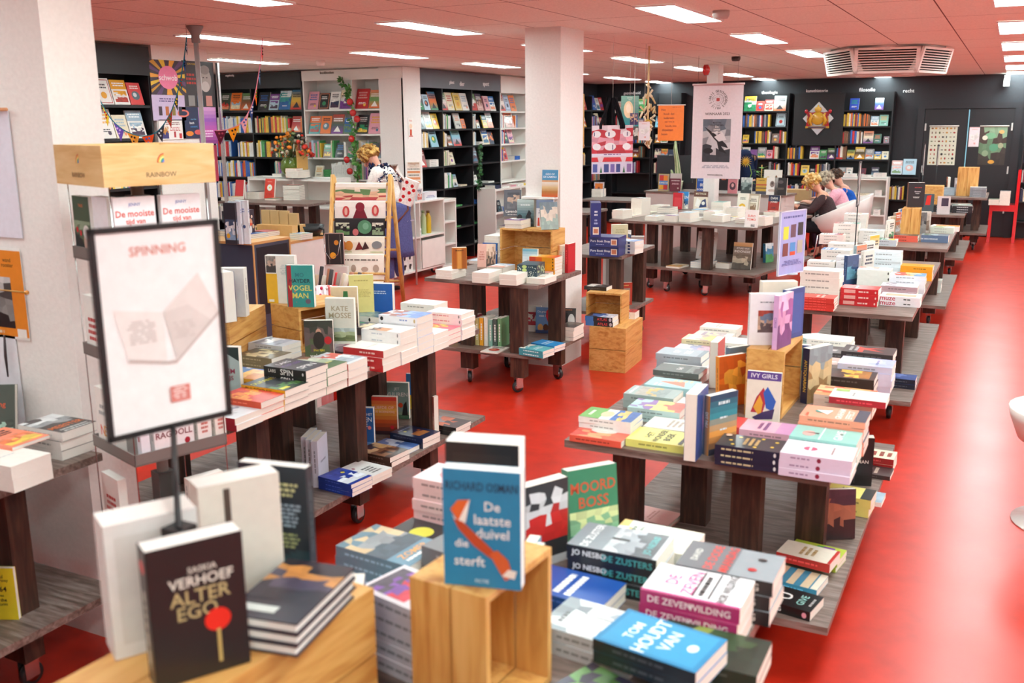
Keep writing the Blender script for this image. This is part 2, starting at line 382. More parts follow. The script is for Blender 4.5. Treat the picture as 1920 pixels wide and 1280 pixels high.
def settle(items, z0):
    def q(it): return quad(it['x'], it['y'], it['w'], it['d'], it['a'])
    base = [it for it in items if it['zo'] < .002]; top = [it for it in items if it['zo'] >= .002]
    def run(group, fixed, n=40):
        fx = []
        for f in fixed:
            c = f[0]; mx = sum(p[0] for p in c)/4; my = sum(p[1] for p in c)/4
            if any(abs(mx-it['x']) < 1.2 and abs(my-it['y']) < 1.2 for it in group): fx.append((f, mx, my, max(math.hypot(p[0]-mx, p[1]-my) for p in c)))
        for _ in range(n):
            moved = False
            for i, a in enumerate(group):
                ra = math.hypot(a['w'], a['d'])/2
                for b in group[i+1:]:
                    if math.hypot(a['x']-b['x'], a['y']-b['y']) > ra+math.hypot(b['w'], b['d'])/2: continue
                    if min(a['z']+a['h'], b['z']+b['h'])-max(a['z'], b['z']) < .002: continue
                    m = mtv(q(a), q(b))
                    if m and m[0] > .0006:
                        k = .52; a['x'] += m[1]*m[0]*k; a['y'] += m[2]*m[0]*k; b['x'] -= m[1]*m[0]*k; b['y'] -= m[2]*m[0]*k; moved = True
                for f, mx, my, rf in fx:
                    if math.hypot(a['x']-mx, a['y']-my) > ra+rf: continue
                    if min(a['z']+a['h'], f[2])-max(a['z'], f[1]) < .002: continue
                    m = mtv(q(a), f[0])
                    if m and m[0] > .0006: a['x'] += m[1]*m[0]*1.02; a['y'] += m[2]*m[0]*1.02; moved = True
                s_ = None
                for S in SURF:
                    if abs(S[0]-a['z']) > .004: continue
                    p = S[1] @ Vector((a['x'], a['y'], 0)); ex = max(S[2]-p.x, 0, p.x-S[4]); ey = max(S[3]-p.y, 0, p.y-S[5])
                    if s_ is None or ex+ey < s_[0]: s_ = (ex+ey, S, p)
                if s_:
                    S, p = s_[1], s_[2]; mg = .045
                    x = min(max(p.x, S[2]+mg), S[4]-mg); y = min(max(p.y, S[3]+mg), S[5]-mg)
                    w_ = S[1].inverted() @ Vector((x, y, 0)); a['x'], a['y'] = w_.x, w_.y
            if not moved: break
    run(base, OBST)
    for it in base: OBST.append((q(it), it['z'], it['z']+it['h']))
    for it in top:                       # rests on whatever lies under its middle
        sup = None; me = quad(it['x'], it['y'], it['w']*.7, it['d']*.7, it['a'])
        for c, a0, a1 in OBST:
            if a1 < it['z']+.09 and a0 >= z0-.05 and mtv(me, c): sup = a1 if sup is None else max(sup, a1)
        it['z'] = sup if sup is not None else z0
    run(top, OBST, 20)
    for it in top: OBST.append((q(it), it['z'], it['z']+it['h']))
def books(text, z0, dflt_a=90, group=None, page='efe6da'):
    """one line per stack or standing book:
    F px py n[@zoff] WxHxT angle bg design |> label      (flat; px,py = centre of the top face)
    S px py WxHxT angle lean zoff bg design |> label   (standing; px,py = bottom centre of the front cover)"""
    items = []
    for ln in text.strip().split('\n'):
        ln = ln.strip()
        if not ln or ln[0] == '#': continue
        head, label = ln.split('|>'); label = label.strip(); head = head.strip()
        a = head.split(' ', 8); SEED[0] += 1; it = dict(kind=a[0], label=label, seed=SEED[0])
        px, py = float(a[1]), float(a[2]); wd_ = px < 0 and py < 60        # small numbers are metres on the floor plan
        if a[0] == 'F':
            _, _, _, n, dim, ang, bg = a[:7]; dsg = ' '.join(a[7:]).strip() or 'auto'; zo = 0
            if '@' in n: n, zo = n.split('@'); zo = max(0, float(zo))
            n = int(n); hard = dim[-1] == 'h'; W, H, T = [float(v)/1000 for v in dim.rstrip('h').split('x')]
            ang = dflt_a if ang == '-' else float(ang)
            c = Vector((px, py, 0)) if wd_ else at(px, py, z0+zo+n*T)
            it.update(n=n, x=c.x, y=c.y, w=W+.004, d=H+.004, h=n*T, a=math.radians(ang))
        else:
            _, _, _, dim, ang, lean, zo, bg, = a[:8]; dsg = ' '.join(a[8:]).strip() or 'auto'
            hard = dim[-1] == 'h'; W, H, T = [float(v)/1000 for v in dim.rstrip('h').split('x')]; zo = float(zo); ang = float(ang); lean = float(lean)
            c = Vector((px, py, 0)) if wd_ else at(px, py, z0+zo); an = math.radians(ang); D = T*math.cos(math.radians(lean))+H*math.sin(math.radians(lean))*.55
            it.update(n=1, x=c.x-math.sin(an)*D/2, y=c.y+math.cos(an)*D/2, w=W+.003, d=D+.003, h=H*.9, a=an, lean=lean, D=D)
        if dsg == 'auto': dsg = auto(SEED[0], bg)
        it.update(W=W, H=H, T=T, hard=hard, bg=bg, dsg=dsg, zo=zo, z=z0+zo); items.append(it)
    settle(items, z0)
    for it in items:
        rr = random.Random(it['seed']); n, W, H, T = it['n'], it['W'], it['H'], it['T']
        if it['kind'] == 'F':
            for i in range(n):
                if n == 1: lb = it['label']
                else: lb = f"{it['label']}, {'bottom' if i == n-1 else ORD[i]}"
                j = rr.uniform(-.003, .003) if n > 1 else 0; k = rr.uniform(-.003, .003) if n > 1 else 0
                place_book(flat(it['x']+j, it['y']+k, it['z']+.0003+(n-1-i)*T, math.degrees(it['a'])+(rr.uniform(-1, 1) if n > 1 else 0), H, T), W, H, T-.0003, it['bg'], it['dsg'], it['hard'], page, lb, group)
        else:
            off = it['D']/2-T/2
            place_book(stand(it['x']+math.sin(it['a'])*off, it['y']-math.cos(it['a'])*off, it['z']+.0006, math.degrees(it['a']), it['lean'], T), W, H, T, it['bg'], it['dsg'], it['hard'], page, it['label'], group)
# ================= the room =================
def slab(name, x0, y0, z0, x1, y1, z1, mat, label=None):
    o = MB().box(x0, y0, z0, x1, y1, z1, 'fff', mat).build(name); tag(o, label, None, None, 'structure'); return o
slab('floor', -10.7, -3.2, -.12, 3.8, 18.5, 0, 'lino', 'glossy red marbled linoleum floor')
slab('ceiling', -10.7, -3.2, CEIL, 3.8, 18.5, CEIL+.12, 'ceiling_tiles', 'suspended ceiling of pale pinkish tiles')
slab('wall_back', -7.32, 18.3, 0, 3.6, 18.45, CEIL, 'blackwall', 'black back wall')
slab('wall_left', -7.45, 11.12, 0, -7.32, 18.3, CEIL, 'blackwall')
slab('wall_alcove', -10.6, 11.12, 0, -7.45, 11.25, CEIL, 'plaster')
slab('wall_alcove_left', -10.6, 7.3, 0, -10.5, 11.12, CEIL, 'plaster')
slab('wall_alcove_near', -10.5, 7.3, 0, -7.3, 7.42, CEIL, 'plaster')
slab('wall_left_near', -7.45, -3.1, 0, -7.32, 6.72, CEIL, 'blackwall')
slab('wall_partition', -7.32, 6.72, 0, -7.0, 7.42, CEIL, 'plaster', 'short white wall behind the poster board')
slab('wall_right', 3.6, -3.1, 0, 3.72, 18.3, CEIL, 'plaster')
slab('wall_front', -7.32, -3.1, 0, 3.6, -3.0, CEIL, 'plaster')
slab('trim_1', -3.42, 7.05, 0, -3.12, 7.5, CEIL, 'plaster', 'white square column rising behind the middle table')
slab('trim_2', -3.6, 12.8, 0, -3.45, 13.03, CEIL, 'plaster', 'slim white column behind the hanging prize banner')
slab('trim_3', -7.33, 10.8, 0, -6.96, 11.21, CEIL-.005, 'plaster', 'white pier between cookery and sport bookcases')
slab('trim_4', -3.75, 2.38, 0, -2.98, 2.6, CEIL, 'plaster', 'broad white pillar at the left')
# black double door in the back wall
dm = MB(); Y = 18.3
dm.box(-1.47, Y-.05, 0, -1.36, Y, 2.2, '24242a', 'satin'); dm.box(.0, Y-.05, 0, .11, Y, 2.2, '24242a', 'satin'); dm.box(-1.36, Y-.05, 2.11, 0, Y, 2.2, '24242a', 'satin')
d1 = struct('door_1', dm); tag(d1, 'black double door in the back wall')
for i, (a, b) in enumerate(((-1.355, -.69), (-.665, -.005))):
    lf = MB().box(a, Y-.035, .01, b, Y-.002, 2.1, '1f1f24', 'satin').build('door_leaf', d1)
    hx = a+.02 if i == 0 else b-.02
    for z in (.4, 1.05, 1.75): MB().box(hx-.012, Y-.05, z, hx+.012, Y-.034, z+.12, 'c9c6c2', 'satin').build('hinge', lf)
tag(MB().box(-.685, Y-.045, .9, -.67, Y-.036, 2.09, '8fd0e6', 'satin').build('edge_or_gap_strip', d1), 'pale blue strip painted as daylight in the crack between the door leaves')  # daylight through the door crack, painted as a pale strip that does not glow

# ceiling lamps
LX = [-9.8, -7.86, -5.93, -4.0, -2.06, -.05, 1.9]
LY = [-.98, 1.37, 3.72, 6.08, 8.42, 10.72, 13.05, 15.42, 17.45]
def lamp(x, y, label, L=1.13, W=.25):
    r = empty('ceiling_light', (x, y+L/2, CEIL), 0, label, 'ceiling light', 'recessed ceiling lights')
    f = MB()
    for s in (-1, 1):
        f.box(s*W/2, -L/2-.012, -.012, s*(W/2+.012), L/2+.012, -.001, 'eee6e2', 'satin'); f.box(-W/2, s*L/2, -.012, W/2, s*(L/2+.012), -.001, 'eee6e2', 'satin')
    f.build('frame', r)
    MB().box(-W/2, -L/2, -.009, W/2, L/2, -.002, 'fff', 'lamp').build('diffuser', r)
XN = ['far left alcove', 'alcove', 'fourth row from the right', 'third row from the right', 'second row from the right', 'rightmost row', 'row beyond the right edge']
YN = ['behind the photographer', 'above the foreground', 'ahead of the camera', 'first visible', 'second visible', 'third visible', 'fourth visible', 'fifth visible', 'last before the back wall']
for i, x in enumerate(LX):
    for j, y in enumerate(LY):
        if x < -7 and not (7.6 < y < 10.3): continue
        if j == 8 and i in (5,): pass
        wide = i >= 5            # right-hand panels widened to strengthen the highlight on the floor
        lamp(x+(.085 if wide else 0), y, f'white rectangular ceiling light, {YN[j]}, in the {XN[i]}', W=.42 if wide else .25)

# air conditioning cassette
c = at(1662, 86, CEIL)
ac = empty('air_conditioner', (-1.22, 10.95, CEIL), 0, 'white four-way air conditioning cassette hanging under the ceiling', 'air conditioner')
b = MB(); b.M = Matrix.Rotation(.11, 4, 'Z')
b.lathe([(.52, -.05), (.55, -.03), (.55, -.0005)], 0, 0, 'e3dbd6', 'satin', 8); b.lathe([(.3, -.25), (.47, -.05), (.47, -.04)], 0, 0, 'cfc2bc', 'satin', 8)
b.build('casing', ac)
for rz, W_ in ((.11, .3), (.11+1.1, .32), (.11-1.1, .32), (.11+PI, .3)):
    g = MB(); g.M = Matrix.Rotation(rz, 4, 'Z') @ Matrix.Translation((0, -.5, -.14)) @ Matrix.Rotation(math.radians(14), 4, 'X')
    for z in (-.125, .1): g.box(-W_, -.012, z, W_, .012, z+.022, 'efe8e2', 'satin')
    g.box(-W_, -.012, -.125, -W_+.035, .012, .122, 'efe8e2', 'satin'); g.box(W_-.035, -.012, -.125, W_, .012, .122, 'efe8e2', 'satin')
    g.box(-W_+.03, .012, -.11, W_-.03, .02, .11, '1c1614', 'matte'); g.box(-W_, .02, -.12, W_, .14, .1, 'd9cec8', 'satin')
    for k in range(8): g.box(-W_+.03, -.01, -.092+k*.024, W_-.03, .013, -.083+k*.024, 'e8dfd8', 'satin')
    g.build('louvre_panel', ac)
# small ceiling things
def disc(name, px, py, r, h, col, label, cat, z=CEIL):
    p = at(px, py, z); o = MB().lathe([(r, 0), (r, -h*.6), (r*.8, -h)][::-1], 0, 0, col, 'satin').build(name, loc=(p.x, p.y, z)); return tag(o, label, cat)
disc('smoke_detector', 1352, 20, .055, .05, 'b9a9a2', 'round grey smoke detector on the ceiling near the front lights', 'smoke detector')
disc('smoke_detector', 1380, 106, .05, .05, '3a302e', 'small dark sensor on the ceiling right of the slim column', 'sensor')
disc('smoke_detector', 601, 113, .05, .06, 'efe6e0', 'small white sensor under the ceiling before the white cookery bookcase', 'sensor')
disc('smoke_detector', 1660, 131, .05, .06, 'cabfb8', 'small pale sensor behind the air conditioner', 'sensor')
p = on_y(1320, 131, 11.3); o = MB().lathe([(.02, 0), (.06, .02), (.06, .06), (.02, .08)], 0, 0, 'c01818', 'gloss').build('fire_alarm', loc=(-3.155, 11.32, p.z)); o.rotation_euler = (0, -PI/2, 0)
tag(o, 'round red fire alarm on the side of the slim column', 'fire alarm')
p = on_y(1888, 150, 18.2)
cc = empty('security_camera', (p.x, 18.3, p.z), 0, 'white security camera on the back wall at the far right', 'camera')
MB().box(-.04, -.1, .02, .04, -.002, .08, 'efeae6', 'satin').build('bracket', cc); MB().box(-.045, -.2, -.1, .045, -.08, .02, 'efeae6', 'satin').build('camera_body', cc)

# ================= tables =================
TZ, SZ = .81, .30
def caster(mb_parent, x, y, rz):
    r = Matrix.Translation((x, y, 0)) @ Matrix.Rotation(rz, 4, 'Z')
    f = MB(); f.M = r
    f.box(-.03, -.03, .112, .03, .03, .118, 'ccc', 'metal'); f.box(-.021, -.02, .035, -.018, .035, .112, 'ccc', 'metal'); f.box(.018, -.02, .035, .021, .035, .112, 'ccc', 'metal')
    f.build('caster_fork', mb_parent)
    w_ = MB(); w_.M = r @ Matrix.Translation((0, .015, .043)) @ Matrix.Rotation(PI/2, 4, 'Y')
    w_.lathe([(.02, -.014), (.04, -.014), (.043, -.008), (.043, .008), (.04, .014), (.02, .014)], 0, 0, '2b2b2d', 'satin', 18)
    w_.lathe([(.027, -.0155), (.027, .0155)], 0, 0, 'a9a9ac', 'metal', 14)
    w_.build('wheel', mb_parent)
def table(x0, y0, x1, y1, legs, label, rot=0, shelf=(.03, .05), casters=True, top='laminate', z=TZ, group='display tables on wheels'):
    cx, cy = (x0+x1)/2, (y0+y1)/2; hx, hy = (x1-x0)/2, (y1-y0)/2
    Mi = (Matrix.Translation((cx, cy, 0)) @ Matrix.Rotation(math.radians(rot), 4, 'Z')).inverted()
    SURF.append((z, Mi, -hx, -hy, hx, hy))
    if shelf: SURF.append((SZ, Mi, -hx, -hy-shelf[1]+.02, hx+shelf[0], hy))
    r = empty('display_table', (cx, cy, 0), math.radians(rot), label, 'table', group)
    MB().box(-hx, -hy, z-.028, hx, hy, z, 'fff', top).build('tabletop', r)
    if shelf: MB().box(-hx+.0, -hy-shelf[1]+.02, SZ-.028, hx+shelf[0], hy+.0, SZ, 'fff', top).build('lower_shelf', r)
    for k, (lx, ly) in enumerate(legs):
        X, Y_ = lx-cx, ly-cy
        if rot: X, Y_ = lx, ly
        wp = Mi.inverted() @ Vector((X, Y_, 0)); OBST.append((quad(wp.x, wp.y, .11, .08, math.radians(rot)), 0, z-.03))
        l = MB().box(X-.055, Y_-.04, .118 if casters else 0, X+.055, Y_+.04, z-.0285, 'fff', 'walnut').build('leg', r)
        if casters: caster(l, X, Y_, .6+k*1.9)
    return r
def rlegs(x0, y0, x1, y1, a=.4):
    L = [(x0+.11, y0+a), (x0+.32, y0+a+.25), (x1-.34, y0+a-.04), (x1-.14, y0+a+.2)]
    L += [(x0+.11, y1-a), (x0+.32, y1-a-.25), (x1-.34, y1-a+.04), (x1-.14, y1-a-.2)]
    return L
RX0, RX1 = -1.37, -.43
table(RX0, .3, RX1, 2.36, rlegs(RX0, .3, RX1, 2.36, .25), 'dark wooden display table in the blurred right foreground, crates on top')
table(RX0, 3.14, RX1, 5.2, rlegs(RX0, 3.14, RX1, 5.2), 'display table of the right row carrying the standing crate and colourful novels')
table(-1.24, 6.1, RX1, 8.6, rlegs(-1.24, 6.1, RX1, 8.6), 'display table of the right row with the red and white stacks on its near edge')
table(RX0-.1, 9.5, RX1, 11.5, rlegs(RX0, 9.5, RX1, 11.5), 'display table of the right row with the salmon and blue-grey books')
table(RX0+.2, 12.95, RX1, 14.9, rlegs(RX0+.2, 12.95, RX1, 14.9), 'display table of the right row with black volumes on its near edge')
table(RX0+.3, 15.9, -.25, 17.2, rlegs(RX0+.3, 15.9, -.25, 17.2, .2), 'farthest display table of the right row, beside the red chair')
table(-3.55, 2.72, -2.6, 4.75, [(-3.4, 3.2), (-2.75, 3.02), (-2.98, 3.45), (-2.75, 3.72), (-2.98, 4.05), (-3.4, 4.15), (-2.7, 4.3), (-3.1, 4.42)], 'long display table at left centre stacked with novels')
table(-3.75, .5, -2.8, 2.3, [(-3.6, .9), (-2.9, .9), (-2.9, 1.75), (-2.96, 2.02), (-3.6, 2.04)], 'display table at the left edge in front of the white pillar')
table(-3.87, 6.22, -2.93, 7.03, [(-3.56, 6.34), (-3.09, 6.2+.05), (-3.0, 6.72), (-3.5, 6.86)], 'small display table in front of the white square column', shelf=(.03, .05))
table(-4.05, 7.06, -3.46, 7.9, [(-3.95, 7.2), (-3.6, 7.2), (-3.6, 7.75), (-3.95, 7.75)], 'small display table left of the square column, behind the middle table', shelf=(0, .0))
table(-3.55, 7.75+.16, -2.92, 8.8, [(-3.45, 8.0), (-3.0, 8.0), (-3.0, 8.6), (-3.45, 8.6)], 'small display table with blue puzzle boxes, behind the square column', shelf=(0, .0))
# centre table, turned ten degrees
table(-4.055, 10.75, -2.245, 12.55, [(-.75, -.75), (-.45, -.66), (-.18, -.8), (.05, -.36), (.33, -.8), (.66, -.36), (-.6, .5), (.5, .5), (0, .6)], 'wide display table in the middle with art and history books', rot=-10, shelf=(.05, .06))
# ================= crates =================
def crate(x, y, z, sx, sy, sz, rot, open_, label, group='pine wine crates'):
    """sx, sy, sz outer size, z = underside; open_ = axis and sign of the open side"""
    r = empty('wooden_crate', (x, y, z+.0005), math.radians(rot), label, 'crate', group); t = .014; g = .005
    def slats(name, ax, pos, a0, a1, b0, b1, n, la):
        # panel normal axis ax at pos; runs a (first other axis), b (second); n slats stacked along la
        for i in range(n):
            if la == 0: A0, A1, B0, B1 = a0+(a1-a0)*i/n+(g/2 if i else 0), a0+(a1-a0)*(i+1)/n-(g/2 if i < n-1 else 0), b0, b1
            else: A0, A1, B0, B1 = a0, a1, b0+(b1-b0)*i/n+(g/2 if i else 0), b0+(b1-b0)*(i+1)/n-(g/2 if i < n-1 else 0)
            m_ = MB(); p0, p1 = (pos, pos+t)
            mt = 'pine' if sz > max(sx, sy) else 'pine_h'
            if ax == 'x': m_.box(p0, A0, B0, p1, A1, B1, 'fff', mt)
            if ax == 'y': m_.box(A0, p0, B0, A1, p1, B1, 'fff', mt)
            if ax == 'z': m_.box(A0, B0, p0, A1, B1, p1, 'fff', mt)
            m_.build(name, r)
    OBST.append((quad(x, y, sx, sy, math.radians(rot)), z, z+sz))
    SURF.append((z+sz, (Matrix.Translation((x, y, 0)) @ Matrix.Rotation(math.radians(rot), 4, 'Z')).inverted(), -sx/2, -sy/2, sx/2, sy/2))
    hx, hy = sx/2, sy/2; tall = sz > max(sx, sy)
    if open_ != '-x': slats('side_slat', 'x', -hx, -hy, hy, 0, sz, 2, 0 if tall else 1)
    if open_ != '+x': slats('side_slat', 'x', hx-t, -hy, hy, 0, sz, 2, 0 if tall else 1)
    if open_ != '-y': slats('end_slat', 'y', -hy, -hx+t, hx-t, 0, sz, 2, 0 if tall else 1)
    if open_ != '+y': slats('end_slat', 'y', hy-t, -hx+t, hx-t, 0, sz, 2, 0 if tall else 1)
    if open_ != '-z': slats('bottom_board', 'z', 0, -hx+t, hx-t, -hy+t, hy-t, 2, 0)
    if open_ != '+z': slats('top_board', 'z', sz-t, -hx+t, hx-t, -hy+t, hy-t, 2, 0)
    return r
crate(-1.155, 1.13, TZ, .25, .58, .275, -4, '-x', 'pine crate lying on the foreground table under the black match-cover book')
crate(-.845, 1.555, TZ, .185, .25, .30, -4, '+x', 'pine crate standing on end under the blue fox book in the foreground')
crate(-.77, 3.9, TZ, .16, .34, .27, -1, '+x', 'pine crate on end in the middle of the right row table, pale books on top')
crate(-2.74, 7.33, 0, .3, .5, .36, 4, '-z', 'large honey-coloured crate standing on the red floor beside the middle table')
crate(-3.29, 6.9, TZ, .45, .24, .33, 0, '-y', 'pine crate on the middle table holding up the row of upright novels')
crate(-3.43, 3.64, TZ, .22, .48, .22, 20, '-z', 'pine crate on the left table nearest the spinner rack')
crate(-3.2, 4.03, TZ, .26, .34, .23, -16, '+x', 'open pine crate on the left table under the teal and dark red novels')
crate(-.8, 10.22, TZ, .17, .27, .3, 0, '+x', 'pine crate under the thick brown book with a black cover')
crate(-.88, 13.75, TZ, .3, .27, .3, 0, '-x', 'pine crate on the black volumes table, left of the sign stand')
crate(-.55, 16.4, TZ, .3, .27, .42, 0, '-x', 'pine crate with slotted boards on the farthest table')
crate(-2.83, 7.36, .36, .3, .22, .24, 4, '-y', 'small open pine crate beside the round-jacketed books, next to the column')
# ================= bookcases =================
def local(o, ang):
    return Matrix.Translation(o) @ Matrix.Rotation(math.radians(ang), 4, 'Z')
def bookcase(origin, ang, ups, zs, top, label, mat='blacklam', depth=.3, fascia=None, back=True, group=None, t=.022, fmat=None, base=0):
    r = empty('bookcase', origin, math.radians(ang), label, 'bookcase', group)
    for i, u in enumerate(ups):
        q0 = u if i == 0 else u-t/2; q1 = u+t if i == 0 else (u if i == len(ups)-1 else u+t/2)
        if i == len(ups)-1: q0 = u-t
        MB().box(q0, 0, base, q1, depth, top, 'fff', mat).build('side_panel', r)
    for i in range(len(ups)-1):
        a = ups[i]+(t if i == 0 else t/2)+.0005; b_ = ups[i+1]-(t if i == len(ups)-2 else t/2)-.0005
        for z in zs[i] if isinstance(zs[0], (list, tuple)) else zs:
            MB().box(a, .003, z-t, b_, depth-.012, z, 'fff', mat).build('shelf', r)
    if back: MB().box(ups[0]+t, depth-.01, base, ups[-1]-t, depth, top, 'fff', mat).build('back_panel', r)
    if fascia: MB().box(ups[0]+.001, -.012, fascia[0], ups[-1]-.001, -.0005, fascia[1], 'fff', fmat or mat).build('fascia', r)
    return r
AZ = [.12, .6, .92, 1.22, 1.50, 1.81, 2.13]
bookcase((-8.55, 10.8, 0), 0, [0, .8, 1.585], AZ, 2.63, 'white cookery bookcase with garland, facing the room', 'whitelam', fascia=(2.5, 2.63))
bookcase((-10.45, 10.8, 0), 0, [0, 1.0, 1.885], [.12, .6, .92, 1.22, 1.50, 1.83, 2.13], 2.63, 'black bookcase in the alcove left of the white cookery case', fascia=(2.42, 2.63))
LZ = [.2, .48, .77, 1.05, 1.36, 1.62, 1.86, 2.11]
bookcase((-7.0, 11.215, 0), 90, [0, .62, 1.46, 2.33], LZ, 2.63, 'black garden, animal and sport bookcase right of the white pier', fascia=(2.4, 2.635), fmat='greylam')
bookcase((-7.0, 13.56, 0), 90, [0, .95, 1.9], LZ, 2.63, 'white bookcase next to the black sport bookcase', 'whitelam', fascia=(2.38, 2.63))
bookcase((-7.0, 15.5, 0), 90, [0, .9, 1.75, 2.5], [.2, .55, .85, 1.16, 1.5, 1.84, 2.15], 2.4, 'black bookcase at the end of the left wall, seen beside the column')
FZ = [.25, .6, .98, 1.27, 1.54, 1.83, 2.10]
bookcase((-6.9, 18.0, 0), 0, [0, .8], FZ, 2.4, 'black health bookcase in the far left corner')
bookcase((-6.08, 18.0, 0), 0, [0, .55], FZ, 2.45, 'narrow black bookcase behind the orange cloth banner')
bookcase((-4.42, 18.0, 0), 0, [0, .84, 1.68, 2.58], [FZ, [.25, .6, .98, 1.27], FZ], 2.4, 'black theology and philosophy bookcase around the crest')

bookcase((-1.84, 18.0, 0), 0, [0, .5], [.25, .6, .98], 1.02, 'low black bookcase against the back wall, right of the philosophy bay')
bookcase((-2.78, 17.4, 0), 0, [0, 1.0], [.08, .38, .7, .98], 1.0, 'pale low shelf unit under the philosophy books', 'whitelam', depth=.35)
bookcase((.16, 18.0, 0), 0, [0, .9], [.3, .62, .93, 1.25], 1.7, 'black shelves at the right end of the back wall')
bookcase((-7.0, 6.7-1.7, 0), 90, [0, .9, 1.68], [.6, 1.0, 1.4, 1.83, 2.12], 2.63, 'black bookcase behind the white pillar at upper left', fascia=(2.38, 2.63), depth=.3)
# low units
u = empty('shelf_unit', (-6.6, 9.93, 0), PI/2, 'white low cube unit on wheels with bottles and mugs, at the knitwear woman', 'shelf unit')
m_ = MB(); m_.box(0, 0, .1, 1.22, .34, .12, 'fff', 'whitelam'); m_.box(0, 0, .96, 1.22, .34, .98, 'fff', 'whitelam'); m_.box(0, .325, .12, 1.22, .34, .96, 'fff', 'whitelam')
for x in (0, .6, 1.2): m_.box(x, 0, .12, x+.02, .325, .96, 'fff', 'whitelam')
m_.build('carcass', u)
for a in (.02, .62): MB().box(a, .002, .52, a+.58, .324, .54, 'fff', 'whitelam').build('shelf', u)
MB().box(.63, -.014, .13, 1.19, -.001, .485, 'f1ece6', 'satin').build('flap_door', u)
for x in (.08, 1.14): caster(u, x, .12, 1)
bookcase((-6.68, 12.75, 0), 90, [0, .85, 1.5], [.06, .35, .65, .99], 1.0, 'low white shelf unit under the sport books', 'whitelam', depth=.3, t=.03)
bookcase((-6.68, 11.2, 0), 90, [0, .4], [.06, .35, .65, .93], .95, 'narrow white shelf block beside the cube unit', 'whitelam', depth=.28)
# ================= books on the tables =================
G = 'books on the display tables'
